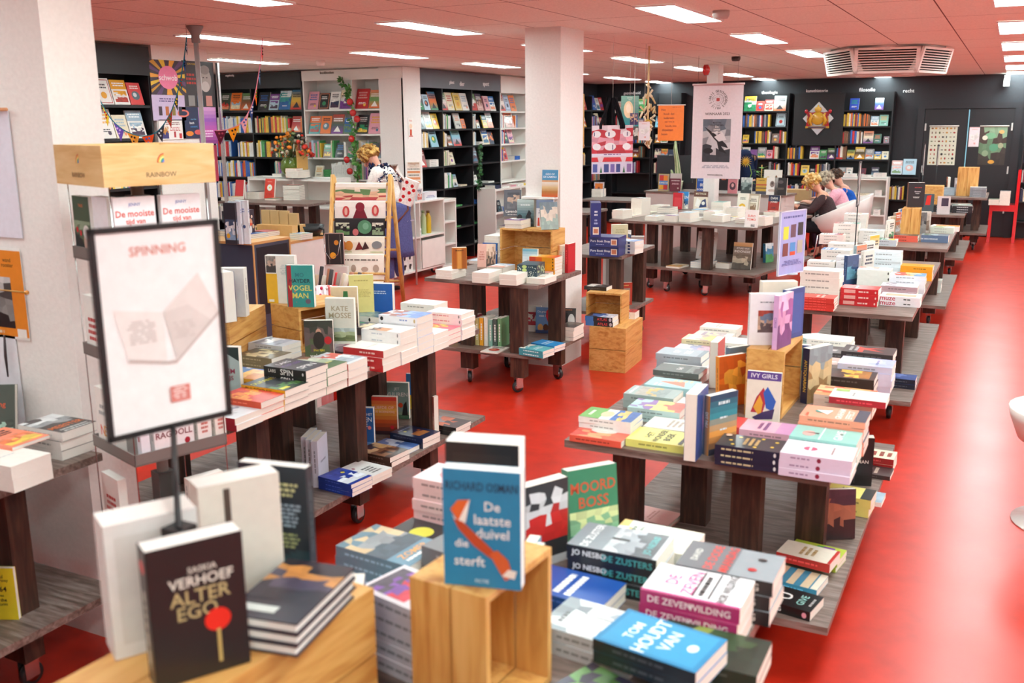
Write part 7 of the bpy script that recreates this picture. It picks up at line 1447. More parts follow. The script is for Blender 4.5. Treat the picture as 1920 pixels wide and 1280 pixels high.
CL_ = [(.04, .09, 'f2e4d8', 'P 0 0 1 .8 b84a4a/e8b898/6a8a5a/f0dcc8 3', 'cloth of small garden motifs on the top rung'),
       (.138, .09, 'f4e8e0', 'E .22 .45 .07 .3 c84a4a;E .22 .45 .03 .2 e8b0a0;Y 7a2230 .35 .05 .65 .05 .57 .6 .43 .6;E .5 .7 .09 .25 8a2a38;E .8 .5 .07 .3 c84a4a;E .8 .5 .03 .2 e8b0a0', 'pink cloth with a red octopus'),
       (.236, .085, '2c2628', 'E .6 .55 .14 .4 5a8a68;E .62 .6 .06 .2 7aa888;P .03 .1 .3 .8 6a8a5a/2c2628/c8c8b0 6;E .42 .25 .06 .2 c86a6a;P .75 .1 .97 .8 8a9a7a/2c2628/d8d0c0 7', 'black cloth with green botanical shapes'),
       (.334, .085, 'f4e6d4', 'E .16 .5 .1 .3 d8742c;E .3 .5 .08 .28 d88a3c;Y 7a2a2a .42 .25 .5 .75 .58 .3;Y 4a2a2a .55 .25 .62 .75 .7 .35;E .85 .55 .1 .22 8a8a8c;R .05 .12 .36 .16 a8b060;R .72 .12 .97 .16 a8b060', 'cream cloth with orange hens and a rooster'),
       (.432, .12, 'f8ecdf', 'L .5 .8 .8 1 .05 6a5a50;E .18 .42 .05 .16 b8a090;E .4 .45 .05 .16 b8a090;E .62 .42 .07 .1 b8a090;E .84 .45 .06 .16 b8a090', 'cream cloth with small grey animal sketches'),
       (.58, .06, 'f8e4cf', 'L .5 .6 .9 2 .1 9a7a60', 'peach cloth with faint sketches'),
       (.66, .085, 'f6efe4', 'E .1 .45 .03 .3 c8583a;E .24 .5 .04 .35 b8703a;E .42 .75 .03 .15 b84a3a;Y 4a6a80 .4 .3 .55 .5 .8 .4 .6 .2;E .78 .65 .04 .3 8a3a2a;E .93 .75 .02 .2 4a7a4a', 'cream cloth with beetles'),
       (.76, .24, 'f6dfc2', 'E .5 .5 .17 .26 c8902c;R .34 .24 .66 .3 b87a28;E .5 .36 .05 .04 3a2a20;R .32 .12 .7 .15 7a4a28;R .38 .05 .42 .12 7a4a28;R .6 .05 .64 .12 7a4a28;E .85 .85 .06 .05 e87a2c;R .84 .68 .86 .8 4a7a3a;E .2 .8 .04 .04 4a7a4a;E .3 .85 .03 .03 b8702c;E .7 .88 .03 .03 b8702c;R .12 .3 .14 .7 5a7a4a;R .84 .3 .86 .6 6a5a9a', 'peach cloth with a straw beehive')]
for i, (f, L_, bg, sp_, lb) in enumerate(CL_):
    c0 = lp(f, .03); H_ = L_*1.72; w_ = .44; dn_ = (LN.normalized()*.55+Vector((0, 0, -.8))).normalized()
    r = empty('tea_towel', Vector((T0.x, T0.y, 0))+c0, 0, lb+', draped on the bamboo ladder', 'cloth', 'cloths on the bamboo ladder')
    N_ = e.cross(-dn_).normalized(); q = nrm*.016; P0 = q+Vector((0, 0, .008)); m_ = MB()
    prof = [-nrm*.016-Vector((0, 0, H_*.5)), -nrm*.016, Vector((0, 0, .014)), P0, P0+dn_*H_*.3+nrm*.004, P0+dn_*H_]
    for a_, b_ in zip(prof, prof[1:]):
        m_.add([tuple(a_), tuple(a_+e*w_), tuple(b_+e*w_), tuple(b_), tuple(a_-N_*.002), tuple(a_+e*w_-N_*.002), tuple(b_+e*w_-N_*.002), tuple(b_-N_*.002)], [(3, 2, 1, 0), (4, 5, 6, 7)], bg, 'matte')
    design(m_, tuple(P0+dn_*H_+N_*.003+nrm*.003), e*w_, -dn_*H_, N_ if N_.dot(nrm) > 0 else -N_, sp_, 'matte', 0, .0004)
    m_.build('printed_fabric', r)
# hanging dark botanical boards left of the ladder
o = deep(611, 497, 8.2); r = empty('framed_print', o, 0, 'black botanical print with orange flowers beside the ladder', 'picture')
panel('print', (0, 0, 0), rt*.16, (0, 0, .27), 'E .4 .3 .16 .1 e8a020;E .6 .7 .12 .08 d88a2c;R .2 .05 .22 .95 8a8478;R .8 .05 .82 .95 8a8478', None, None, bg='221f22', frame=(.006, 'c8a8a0'), parent=r)
m_ = MB(); m_.tube([(.0, -.01, .25), (.02, -.03, .12), (.08, -.04, .06), (.15, -.03, .1), (.17, -.01, .22)], .003, 'c8c8cc', 'metal', 6); m_.build('hanger', r)
tag(MB().box(-.03, 0, 0, .2, .03, o.z-.002, 'e4ddd6', 'satin').build('display_board', loc=(o.x, o.y+.02, 0)), 'pale upright board behind the black botanical print', 'board')

# ================= counters at left centre =================
def block(name, x0, y0, x1, y1, z1, side, topm, label, cat, edge='d8a468'):
    r = empty(name, ((x0+x1)/2, (y0+y1)/2, 0), 0, label, cat); hx, hy = (x1-x0)/2, (y1-y0)/2
    MB().box(-hx, -hy, 0, hx, hy, z1-.022, side, 'satin').build('body', r)
    MB().box(-hx-.004, -hy-.004, z1-.0218, hx+.004, hy+.004, z1, edge, 'satin').build('worktop', r)
    SURF.append((z1, Matrix.Translation((-(x0+x1)/2, -(y0+y1)/2, 0)), -hx, -hy, hx, hy)); return r
bb = block('gift_counter', -6.65, 6.5, -5.78, 7.0, .95, '454c5e', None, 'slate blue gift counter with pale wooden edges', 'counter')
MB().box(.436, -.2, .3, .4365, .22, .9, '1a1d26', 'satin').build('recess_shade_sheet', bb); MB().box(.4366, -.25, .02, .445, -.235, .928, 'd8a468', 'satin').build('edge_or_gap_strip', bb); MB().box(.4366, .235, .02, .445, .25, .928, 'd8a468', 'satin').build('edge_or_gap_strip', bb)  # flat dark sheet on the side paints the shade of a recess; wooden edges
block('white_counter', -6.6, 7.01, -5.8, 7.75, .9, 'ece8e6', None, 'white counter with a wooden top edge left of the ladder', 'counter')
GT = .95
pg_ = at(447, 440, GT)
books('''
F 462 437 3 240x300x14 -8 2a4a8a P 0 0 1 1 b8c8d8/2a4a8a/8aa8c8 401 |> large blue book on the slate gift counter
F 506 431 3 200x260x14 -8 a03038 R .1 .2 .9 .8 b84048 |> large dark red book on the slate gift counter
F 512 420 2 220x300x22 -8 6a6a70 R .1 .1 .9 .9 8a8a90 |> large grey book with a dark spine on the slate gift counter
''', GT, group='large books on the gift counter')
books('''
F 568 437 3 150x150x18 -8 5aa8b0 R .1 .1 .9 .9 e8ecec;E .3 .5 .2 .2 2a5ab8;E .75 .5 .15 .15 e0d050 |> small turquoise gift book on the white counter
F 570 428 2 180x150x20 -8 ecdcd4 |> blush gift book on the white counter
''', .9, group='gift books on the white counter')
def simple(name, x, y, z, w_, d_, h_, col, label, cat, spec=None, rz=0, mat='print'):
    m_ = MB(); m_.box(-w_/2, -d_/2, 0, w_/2, d_/2, h_, col, mat)
    if spec: design(m_, (-w_/2, -d_/2-.0004, 0), (w_, 0, 0), (0, 0, h_), (0, -1, 0), spec); design(m_, (w_/2+.0004, -d_/2, 0), (0, d_, 0), (0, 0, h_), (1, 0, 0), spec)
    o = m_.build(name, loc=(x, y, z+.0006)); o.rotation_euler = (0, 0, rz); return tag(o, label, cat)
p = at(440, 447, GT)
simple('gift_box', p.x, p.y+.08, GT, .2, .16, .25, '352b3c', 'dark purple gift box with a penguin and baubles, gift counter', 'box', 'E .6 .3 .14 .16 f0ece8;E .6 .55 .2 .14 e8a888;E .6 .48 .2 .05 e8583a;E .35 .5 .08 .08 e8b0a0;E .85 .4 .08 .08 e8c8a0;E .75 .75 .08 .06 f0d8c8;E .5 .8 .08 .06 c8d0e8;R 0 0 .2 .45 e8b030', .1)
p = at(428, 418, GT+.0); simple('card_rack', p.x+.02, p.y+.05, GT, .2, .1, .12, '2a2a32', 'low dark rack of cards at the left of the gift counter', 'rack')
for k, (px, py, c_, lb) in enumerate(((432, 407, '3a3840', 'black zigzag card with a yellow moon'), (441, 404, 'e4e8f0', 'white card with blue birds, left'), (455, 402, 'e8ecf0', 'white card with blue birds, right'))):
    a_ = deep(px, py, 8.3); simple('greeting_card', a_.x, a_.y, GT, .13, .02, a_.z-GT+.02+.1, c_, lb+', standing on the gift counter', 'card', 'P .1 .1 .9 .6 8aa8c8/e8ecf0/4a5a78 '+str(k)+';E .3 .2 .15 .06 e8b030' if k == 0 else 'E .4 .45 .12 .04 3a3a48;E .65 .4 .12 .04 3a4a78;L .5 .8 .6 2 .03 8a9ac8')
# boxed brown bags and magnets on a low shelf behind the counter
p = Vector((-6.12, 7.3, .9)); bx = simple('paper_bag_box', p.x, p.y, .9, .42, .2, .12, 'e0b070', 'open box of brown paper wallets on the white counter', 'box')
for k in range(4): simple('paper_wallet', p.x-.17+.11*k, p.y+.0, .95, .1, .03, .2-.02*(k == 3), 'c8a878', ['first', 'second', 'third', 'last'][k]+' brown paper wallet from the left in the open box', 'wallet', None, 0, 'matte')
for k in range(4): simple('gift_figure', p.x-.42+.06*k, p.y-.1+.02*k, .9, .05, .05, .1, ['e8d8c0', 'f0ece8', 'e8a080', 'e8c8a0'][k], ['striped cream', 'white', 'orange', 'tan'][k]+' small gift figure beside the brown paper wallets', 'gift', 'E .5 .4 .3 .3 e87a3a;E .5 .75 .2 .15 5a7a4a')
p = Vector((-5.95, 7.5, .9)); bk_ = empty('black_basket', (p.x, p.y, .9006), 0, 'black basket with handles on the white counter', 'basket'); MB().lathe([(.09, 0), (.14, .1), (.15, .1), (.1, 0)], 0, 0, '1c1c1e', 'satin', 18).build('bowl', bk_); MB().tube([(.14, -.02, .08), (.19, -.02, .07), (.19, -.02, .0+.01), (.13, -.02, .01)], .008, '1c1c1e', 'satin', 6).build('handle', bk_)
# paper rolls and pink cups low behind the left table
p = deep(622, 560, 6.7); rb = empty('roll_box', (p.x, p.y, 0), 0, 'white bin of rolled gift papers behind the left table', 'bin'); zt_ = p.z+.05
MB().box(-.2, -.1, 0, .2, .12, zt_-.02, 'e8e0da', 'satin').build('bin', rb)
rr = random.Random(8)
rc_ = ['8a7a6a', '3a3436', 'b89a80', 'a86a50', 'c8b8a8', 'c83a3a', '4a4444', 'd8c0a8', '9a8a80', 'b87a60', 'e0d4c4', '5a4a44']
for k in range(12):
    x = -.17+.03*k; tag(MB().tube([(0, 0, 0), (.03+.02*(k/12), .0, .13+.05*rr.random())], .014, rc_[k], 'matte', 10).build('gift_paper_roll', loc=(p.x+x, p.y-.05+.1*(k % 2), zt_-.019)), f'roll of gift paper, {NTH[k]} from left in the white bin', 'paper roll', 'gift paper rolls in the white bin')
for k, c_ in enumerate(('d82a5a', 'e8e0dc', 'e87a2c')):
    q_ = deep(603+10*k, 556, 6.3); cu = empty('paper_cup', (q_.x, q_.y, 0), 0, ['pink and red', 'white and red', 'orange and red'][k]+' patterned gift tube before the white bin', 'tube')
    m_ = MB(); m_.lathe([(.035, 0), (.038, q_.z+.07), (.033, q_.z+.07), (.03, .01)], 0, 0, 'f0dce0' if k < 2 else 'c83020', 'print', 14)
    for j in range(10): m_.ball(.037*math.cos(j*1.3), .037*math.sin(j*1.3), q_.z-.02+.009*j, .01, .01, .012, c_, 'print', 6, 4)
    m_.build('tube_body', cu)
# alcove gift table with books and vase
table(-8.75, 9.25, -7.35, 9.85, [(-8.55, 9.4), (-7.6, 9.4), (-8.55, 9.7), (-7.6, 9.7), (-7.9, 9.45)], 'dark-legged table in front of the alcove bookcases', shelf=None, casters=False, z=1.02, group='display tables')
bookcase((-9.0, 10.12, 0), 0, [0, .75, 1.45], [.1, .5, .9, 1.25], 1.27, 'white half-height shelf under the flower vase', 'whitelam', depth=.3)
SURF.append((1.27, Matrix(), -8.98, 10.13, -7.56, 10.41))
books('''
F 430 366 2 160x220x20 0 d8d4cc |> pale grey book at the left end of the alcove table
F 480 354 4 170x230x20 0 c8bcae |> greige book in the second alcove table pile
F 512 356 4 160x210x22 0 e8e4dc R 0 0 1 1 3a3a3c |> book with black boards in the alcove table pile
F 560 345 9 210x210x20 20 5a504a |> dark-boarded book in the tall alcove table pile
S 528 368 170x250x24 -6 10 0 d83a28 E .5 .55 .26 .16 f0ece0;E .52 .55 .08 .05 e8c050;T .5 .22 .12 b82020 ETEN;L .5 .85 .6 1 .03 f0a090 |> bright red cookbook with a fried egg on the alcove table
S 512 364 150x240x24 -6 10 0 c02028 R .1 .1 .9 .9 c82830 |> deep red book behind the fried egg cookbook
F 526 371 1 170x240x20 0 e8a8a0 |> pink-edged book under the red cookbook
S 577 345 90x190x30 0 0 .0 7a4a8a R .3 0 1 1 e8b0b8;E .7 .4 .15 .2 5a7a4a |> small purple and pink book beside the tall dark-boarded pile
''', 1.02, group='books on the alcove table')
books('''
F 483 320 5 160x230x24 0 e88a60 |> salmon book in the left pile on the white half shelf
F 513 322 4 170x240x24 0 d8dcdc |> pale book with dark lines on the white half shelf
F 528 325 2 150x200x20 0 dfe4e8 |> white book in the short pile left of the vase
''', 1.27, group='piles on the white half shelf')
c = on_y(549, 333, 10.26); vz = empty('flower_vase', (c.x, 10.26, 1.2706), 0, 'green glass vase with an autumn bouquet of orange and red flowers', 'vase')
MB().lathe([(.07, 0), (.13, .05), (.155, .12), (.14, .2), (.11, .235), (.12, .25), (.11, .25), (.1, .235), (.13, .18), (.14, .12), (.12, .06), (.0, .02)], 0, 0, '7f9a3a', 'green_glass', 20).build('vase_body', vz)
m_ = MB(); fl = MB(); lf = MB(); rr = random.Random(21)
for k in range(80):
    a_ = rr.uniform(0, 2*PI); q = rr.uniform(.1, 1); R_ = .3*q**.7; z = .28+.33*(1-q**2)*rr.uniform(.3, 1.05); x, y = R_*math.cos(a_), R_*.7*math.sin(a_)
    m_.tube([(x*.15, y*.15, .2), (x*.6, y*.6, z*.75), (x, y, z)], .0025, '5a6a3a', 'leaf', 4)
    c_ = rr.choice(['e8802a', 'e8a040', 'c83020', '8a7a5a', '6a5a50', 'b8a890', '7a8a5a', 'd8c8b8', '9a3a40', '5a6a4a'])
    if x > .15 and rr.random() < .5: c_ = 'd83828'
    if x < -.02 and z > .42: c_ = 'f08a28'
    r_ = rr.uniform(.015, .035); fl.ball(x, y, z, r_, r_, r_*.8, c_, 'leaf', 7, 5, .25, rr)
    for j in range(3):
        d = Vector((rr.uniform(-1, 1), rr.uniform(-1, 1), rr.uniform(-.3, 1))).normalized()*.05; s2 = d.cross(Vector((0, 0, 1)))*.3; p_ = Vector((x, y, z-.03))
        lf.add([tuple(p_), tuple(p_+d*.5+s2), tuple(p_+d), tuple(p_+d*.5-s2)], [(0, 1, 2, 3)], rr.choice(['4a5a3a', '6a7a4a', '5a6a50']), 'leaf')
m_.build('stems', vz); fl.build('blossoms', vz); lf.build('leaves', vz)
simple('wooden_frame', c.x+.2, 10.22, 1.27, .02, .16, .34, 'c89a50', 'slim wooden frame standing right of the vase', 'frame', None, -.3)  # plain slim wooden frame
# garland on the white cookery case
gl = empty('garland', (-7.76, 10.77, 2.5), 0, 'leafy garland with red apples down the middle of the cookery bookcase', 'garland'); st = MB(); lf = MB(); ap = MB(); rr = random.Random(31)
cur = [Vector((.02*math.sin(k*1.3)+(-.1 if k < 2 else 0)+.004*k, -.02, -.055*k)) for k in range(25)]
st.tube([tuple(p) for p in cur], .005, '5a4a2a', 'leaf', 5)
for k, p in enumerate(cur):
    if 5 < k < 12 or k > 23: n = 2
    else: n = 7
    for j in range(n):
        d = Vector((rr.uniform(-1, 1), rr.uniform(-.8, -.05), rr.uniform(-1, 1))).normalized()*.075; s2 = d.cross(Vector((0, 1, 0))).normalized()*.02
        for q_ in (0, 1): lf.add([tuple(p+Vector((0, q_*.001, 0))), tuple(p+d*.5+s2), tuple(p+d), tuple(p+d*.5-s2)], [(0, 1, 2, 3) if q_ else (3, 2, 1, 0)], rr.choice(['3a6a2a', '4a8a3a', '6a9a4a']), 'leaf')
for (x, z) in ((.03, -.28), (.07, -.42), (.13, -.5), (.02, -.12), (-.06, -1.02), (-.02, -1.17), (-.04, -1.5), (.03, -.75)):
    if z > -.2: continue
    ap.ball(x, -.05, z+.0, .045, .04, .045, 'c82828', 'gloss', 12, 8)
st.build('vine', gl); lf.build('leaves', gl); ap.build('apples', gl)
iv = empty('hanging_ivy', (-6.93, 12.67, 1.62), 0, 'strand of hanging ivy on the black sport bookcase', 'plant'); st = MB(); lf = MB()
cur = [Vector((.03, .02*math.sin(k), -.06*k)) for k in range(11)]; st.tube([tuple(p) for p in cur], .004, '4a5a3a', 'leaf', 5)
for p in cur:
    for j in range(9):
        d = Vector((rr.uniform(-.2, 1), rr.uniform(-1, 1), rr.uniform(-1, .6))).normalized()*.065; s2 = d.cross(Vector((1, 0, 0))).normalized()*.02
        lf.add([tuple(p), tuple(p+d*.5+s2), tuple(p+d), tuple(p+d*.5-s2)], [(0, 1, 2, 3)], rr.choice(['2a5a34', '3a7a44', '5a8a5a']), 'leaf')
st.build('vine', iv); lf.build('leaves', iv)
a_ = on_x(766, 258, -6.955); panel('poster', on_x(766, 260, -6.955), (0, .12, 0), (0, 0, .26), 'T .5 .88 .1 d87a70 thee;E .5 .6 .3 .12 f0d0b0;R .3 .15 .7 .45 c8502c;R .1 .1 .9 .14 c83a3a', 'small tea sticker on the white pier', 'poster', bg='f2ece6', t=.002)
# cube unit contents, top and shelves
UX, UY = -6.6, 9.93
def on_unit(y, z, dx=.14): return (UX-dx, UY+y, z)
def bottle(y, z, h, r, c_, cap, label, dx=.12):
    p = on_unit(y, z, dx); b_ = empty('bottle', (p[0], p[1], z+.0006), 0, label, 'bottle'); MB().lathe([(r*.9, 0), (r, .01), (r, h*.72), (r*.55, h*.84), (r*.5, h*.9)], 0, 0, c_, 'satin', 16).build('bottle_body', b_)
    MB().lathe([(r*.55, h*.9), (r*.58, h)], 0, 0, cap, 'satin', 14).build('cap', b_)
bottle(.78, .5405, .3, .035, '8a8a90', '5a5a5e', 'grey drinking bottle in the white cube unit', .2); bottle(.88, .5405, .3, .038, 'b8cc9a', '8aa070', 'pale green drinking bottle in the white cube unit'); bottle(1.0, .5405, .29, .04, 'd8b428', '7a5a30', 'mustard yellow drinking bottle in the white cube unit')
def mug(y, z, c_, label, dx=.1, sp_=None):
    p = on_unit(y, z, dx); b_ = empty('mug', (p[0], p[1], z+.0006), 0, label, 'mug'); m_ = MB(); m_.lathe([(.036, 0), (.042, .01), (.042, .09), (.038, .09), (.034, .01), (0, .01)], 0, 0, c_, 'gloss', 16)
    m_.ball(.035, -.012, .05, .012, .02, .025, '3a3436', 'gloss', 8, 5); m_.build('mug_body', b_); MB().tube([(0, .04, .075), (0, .066, .06), (0, .066, .035), (0, .038, .02)], .005, c_, 'gloss', 6).build('handle', b_)
mug(.72, .5405, 'cfe0d8', 'mint mug beside the grey bottle'); mug(.5, .5405, 'f0ece8', 'white mug with dark drawing on the cube shelf'); mug(.38, .5405, 'f0ece8', 'second white mug at the left of the cube shelf')
def ubox(name, y, z, w_, h_, c_, label, cat, sp_, d_=.12, dx=.1):
    p = on_unit(y, z, dx); o = simple(name, p[0], p[1], z, w_, d_, h_, c_, label, cat, sp_, PI/2); return o
for k, (y, z) in enumerate(((.3, .1205), (.42, .1205), (.3, .2425), (.42, .2425))): ubox('boxed_mug', y, z, .11, .12, 'f0ece8', ['lower left', 'lower right', 'upper left', 'upper right'][k]+' white mug box with black animal print in the cube unit', 'box', 'E .4 .5 .22 .3 2a2628;E .65 .65 .1 .12 2a2628')
ubox('gift_tin', .25, .5405, .06, .22, '2a2628', 'tall black and white tin on the cube shelf', 'tin', 'R 0 .1 1 .7 f0e8e4'); ubox('gift_tin', .3, .5405, .05, .12, 'e0b0a0', 'small pink tin on the cube shelf', 'tin', 'R .2 .2 .8 .8 c86a5a', .1, .06)
ubox('gift_box', .46, .98, .16, .2, 'e8e4e6', 'white boxed set with floral drawing on top of the cube unit', 'box', 'P .1 .1 .9 .9 c8ccd8/f0ece8/8a8a98 9'); ubox('gift_box', .68, .98, .13, .16, 'dcd4d4', 'patterned tin on top of the cube unit', 'box', 'P .1 .1 .9 .9 c86a60/e8e0dc/7a7a88 11'); ubox('gift_box', .95, .98, .3, .1, 'e8e8ee', 'white flat boxes at the right end of the cube unit', 'box', 'L .5 .5 .8 2 .1 8a8ab8')
ubox('gift_box', .3, .98, .13, .15, '6a5a54', 'brown patterned box at the left of the cube unit top', 'box', 'P .1 .1 .9 .9 8a7a70/c8b8a8/5a4a44 12')
p = on_x(770, 340, -6.8); simple('calendar', p.x, p.y, 1.0, .02, .2, .34, 'ece0d0', 'standing calendar of orange patterned rows before the pier', 'calendar', 'R .05 .1 .95 .25 e08a50;R .05 .35 .95 .5 8a9a90;R .05 .6 .95 .75 e08a50;L .5 .87 .8 1 .06 8a8a80') if False else None
a_ = deep(775, 345, 11.75); cal = empty('calendar', (a_.x, a_.y, 0), 0, 'tall stand of orange patterned cards before the white pier', 'card rack'); panel('card_panel', (-.09, 0, a_.z), rt*.17, (0, 0, .26), 'R .05 .05 .95 .12 e08a50;R .05 .2 .95 .3 e8a070;L .5 .4 .9 1 .05 5a6a60;R .05 .5 .95 .58 e08a50;L .5 .68 .9 1 .05 5a6a60;P .1 .75 .9 .98 e0d0c0/c8a890 3', None, None, bg='f0e6da', parent=cal); MB().tube([(0, .01, .004), (0, .01, a_.z+.02)], .012, 'c8c4c0', 'satin', 8).build('stand', cal)

# ================= chairs =================
def shell_chair(x, y, rz, label):
    r = empty('shell_chair', (x, y, 0), rz, label, 'chair', 'white tub chairs at the desk'); m_ = MB(); n = 20; vs_ = []; fs = []
    rows = [(.0, .44, .0), (.14, .435, 0), (.22, .46, .0), (.265, .52, .05), (.285, .6, .5), (.295, .68, 1.0)]
    for ri, (R_, z, back) in enumerate(rows):
        for k in range(n):
            a_ = 2*PI*k/n; bk = (1-math.cos(a_))/2           # a=pi is the back (-X)
            zz = z+back*(.2*bk-.06*(1-bk)) if back else z
            vs_.append((R_*math.cos(a_)*(1.0 if math.cos(a_) < 0 else .92), R_*math.sin(a_)*1.0, zz))
    for i in range(len(rows)-1):
        for k in range(n): fs.append((i*n+k, i*n+(k+1) % n, (i+1)*n+(k+1) % n, (i+1)*n+k))
    nv = len(vs_); vs2 = vs_+[(v[0]*.965, v[1]*.965, v[2]+.012) for v in vs_]
    fs2 = fs+[tuple(nv+i for i in reversed(f)) for f in fs]+[((len(rows)-1)*n+k, (len(rows)-1)*n+(k+1) % n, nv+(len(rows)-1)*n+(k+1) % n, nv+(len(rows)-1)*n+k) for k in range(n)]
    m_.add(vs2, fs2, 'e6dbd6', 'satin', True); m_.build('seat_shell', r)
    for sx in (-1, 1):
        for sy in (-1, 1):
            m_ = MB(); m_.tube([(sx*.1, sy*.13, .432), (sx*.17, sy*.19, .42), (sx*.22, sy*.23, .008)], .0095, 'ddd', 'metal', 8); m_.build('leg', r)
    return r
W1, W2, W3 = (-2.1, 13.9), (-2.0, 14.6), (-2.04, 15.3)
shell_chair(*W1, math.radians(188), 'white tub chair with chrome legs under the woman in brown'); shell_chair(*W2, math.radians(186), 'white tub chair behind the nearer one, under the woman in pink'); shell_chair(*W3, math.radians(184), 'white tub chair mostly hidden, under the dark-haired woman in blue')
rch = empty('red_chair', (-.03, 17.66, 0), 0, 'bright red square chair at the end of the right row', 'chair')
for sx in (-.2, .16):
    for sy in (-.2, .16): MB().box(sx, sy, 0, sx+.045, sy+.045, .5, 'd80f1c', 'gloss').build('leg', rch)
MB().box(-.2, -.2, .5002, .205, .205, .6, 'd80f1c', 'gloss').build('seat', rch); MB().box(.16, -.2, .6003, .205, .205, 1.15, 'd80f1c', 'gloss').build('backrest', rch)
SURF.append((.6, Matrix(), -.22, 17.45, .12, 17.87))
books('''
F 1862 372 6 150x210x36 0 ece0d8 |> pale book in the pile on the red chair's right half
F 1845 378 3 150x210x30 0 e0d4cc |> pale book in the short pile on the red chair
''', .6, group='books on the red chair')
tc = empty('tulip_chair', (.95, 3.52, 0), 0, 'white tulip chair cut by the right picture edge', 'chair'); p = at(1940, 975, 0); tc.location = (p.x+.14, p.y, 0)
MB().lathe([(.25, 0), (.25, .008), (.1, .03), (.035, .1), (.03, .3), (.05, .35), (.05, .37)], 0, 0, 'ece6e2', 'gloss', 28).build('base', tc)
MB().lathe([(.05, .37), (.18, .385), (.26, .43), (.3, .53), (.31, .58), (.3, .58), (.25, .45), (.17, .4), (.0, .39)], 0, 0, 'e4d4cc', 'satin', 28).build('seat_shell', tc)
# A-board behind the column
p = deep(1150, 415, 9.3); ab = empty('sandwich_board', (p.x-.02, p.y+.35, 0), math.radians(20), 'grey A-shaped board standing near the square column', 'board')
for s_ in (-1, 1): m_ = MB(); m_.M = Matrix.Translation((0, s_*.16, 0)) @ Matrix.Rotation(s_*math.radians(11.5), 4, 'X'); m_.box(-.2, -.01, .003, .2, .01, .86, 'b8b0aa', 'satin'); m_.box(-.17, -.012 if s_ < 0 else .01, .05, .17, -.01 if s_ < 0 else .012, .8, '8a8480', 'satin'); m_.build('board_leaf', ab)
table(-5.9, 11.6, -4.75, 12.3, [(-5.75, 11.75), (-4.9, 11.75), (-5.75, 12.15), (-4.9, 12.15)], 'dark-legged table between the square column and the tote bag', shelf=None, casters=False, group='display tables')
table(-5.7, 13.6, -4.8, 14.3, [(-5.55, 13.75), (-4.95, 13.75), (-5.55, 14.15), (-4.95, 14.15)], 'dark-legged table farther back below the tote bag', shelf=None, casters=False, group='display tables')
books('''
F 1105 355 3 150x210x26 0 e8e4dc |> white book on the small table right of the square column
F 1130 350 2 150x210x26 0 c8d4dc |> pale blue book on the small table right of the square column
S 1131 357 130x200x20 0 4 0 d8742c E .5 .5 .2 .25 8a3a20 |> orange book standing on the small table right of the square column
F 1150 352 3 150x210x26 0 f0ece6 |> off-white book beside the orange standing one
''', TZ, group=G)
books('''
F 1155 318 3 150x220x30 0 f0ece8 |> white book on the far table below the tote bag, left
F 1185 318 4 150x220x30 0 f0ece8 |> white book on the far table below the tote bag, right
S 1155 330 150x220x20 0 5 0 e8e4d8 P .1 .1 .9 .9 4a6ab0/c8a850/e8e4d8 411 |> white and blue book standing below the tote bag
S 1175 330 160x220x20 0 5 0 8a90a8 P 0 0 1 1 6a7098/b8b0b8 412 |> grey-blue book standing below the tote bag
S 1196 320 150x200x20 0 5 0 d84a28 R .1 .5 .9 .9 e8a040 |> orange-red book standing below the small sign
''', TZ, group=G)

# ================= people =================
def skin(name, V, E, R_, col, mat, parent, sub=2, root=0):
    me = bpy.data.meshes.new('t'); me.from_pydata([tuple(v) for v in V], E, []); o = bpy.data.objects.new('t', me); COL.objects.link(o)
    md = o.modifiers.new('s', 'SKIN'); md.use_smooth_shade = True; md.branch_smoothing = .4; o.modifiers.new('u', 'SUBSURF').levels = sub
    for i, sv in enumerate(me.skin_vertices[0].data):
        r = R_[i]; sv.radius = (r, r) if not isinstance(r, tuple) else r; sv.use_root = (i == root)
    bpy.context.view_layer.update(); m2 = bpy.data.meshes.new_from_object(o.evaluated_get(bpy.context.evaluated_depsgraph_get()))
    vv = [tuple(v.co) for v in m2.vertices]; ff = [tuple(p.vertices) for p in m2.polygons]
    bpy.data.objects.remove(o); bpy.data.meshes.remove(m2); m_ = MB(); m_.add(vv, ff, col, mat, True); return m_, (m_.build(name, parent) if name else None)
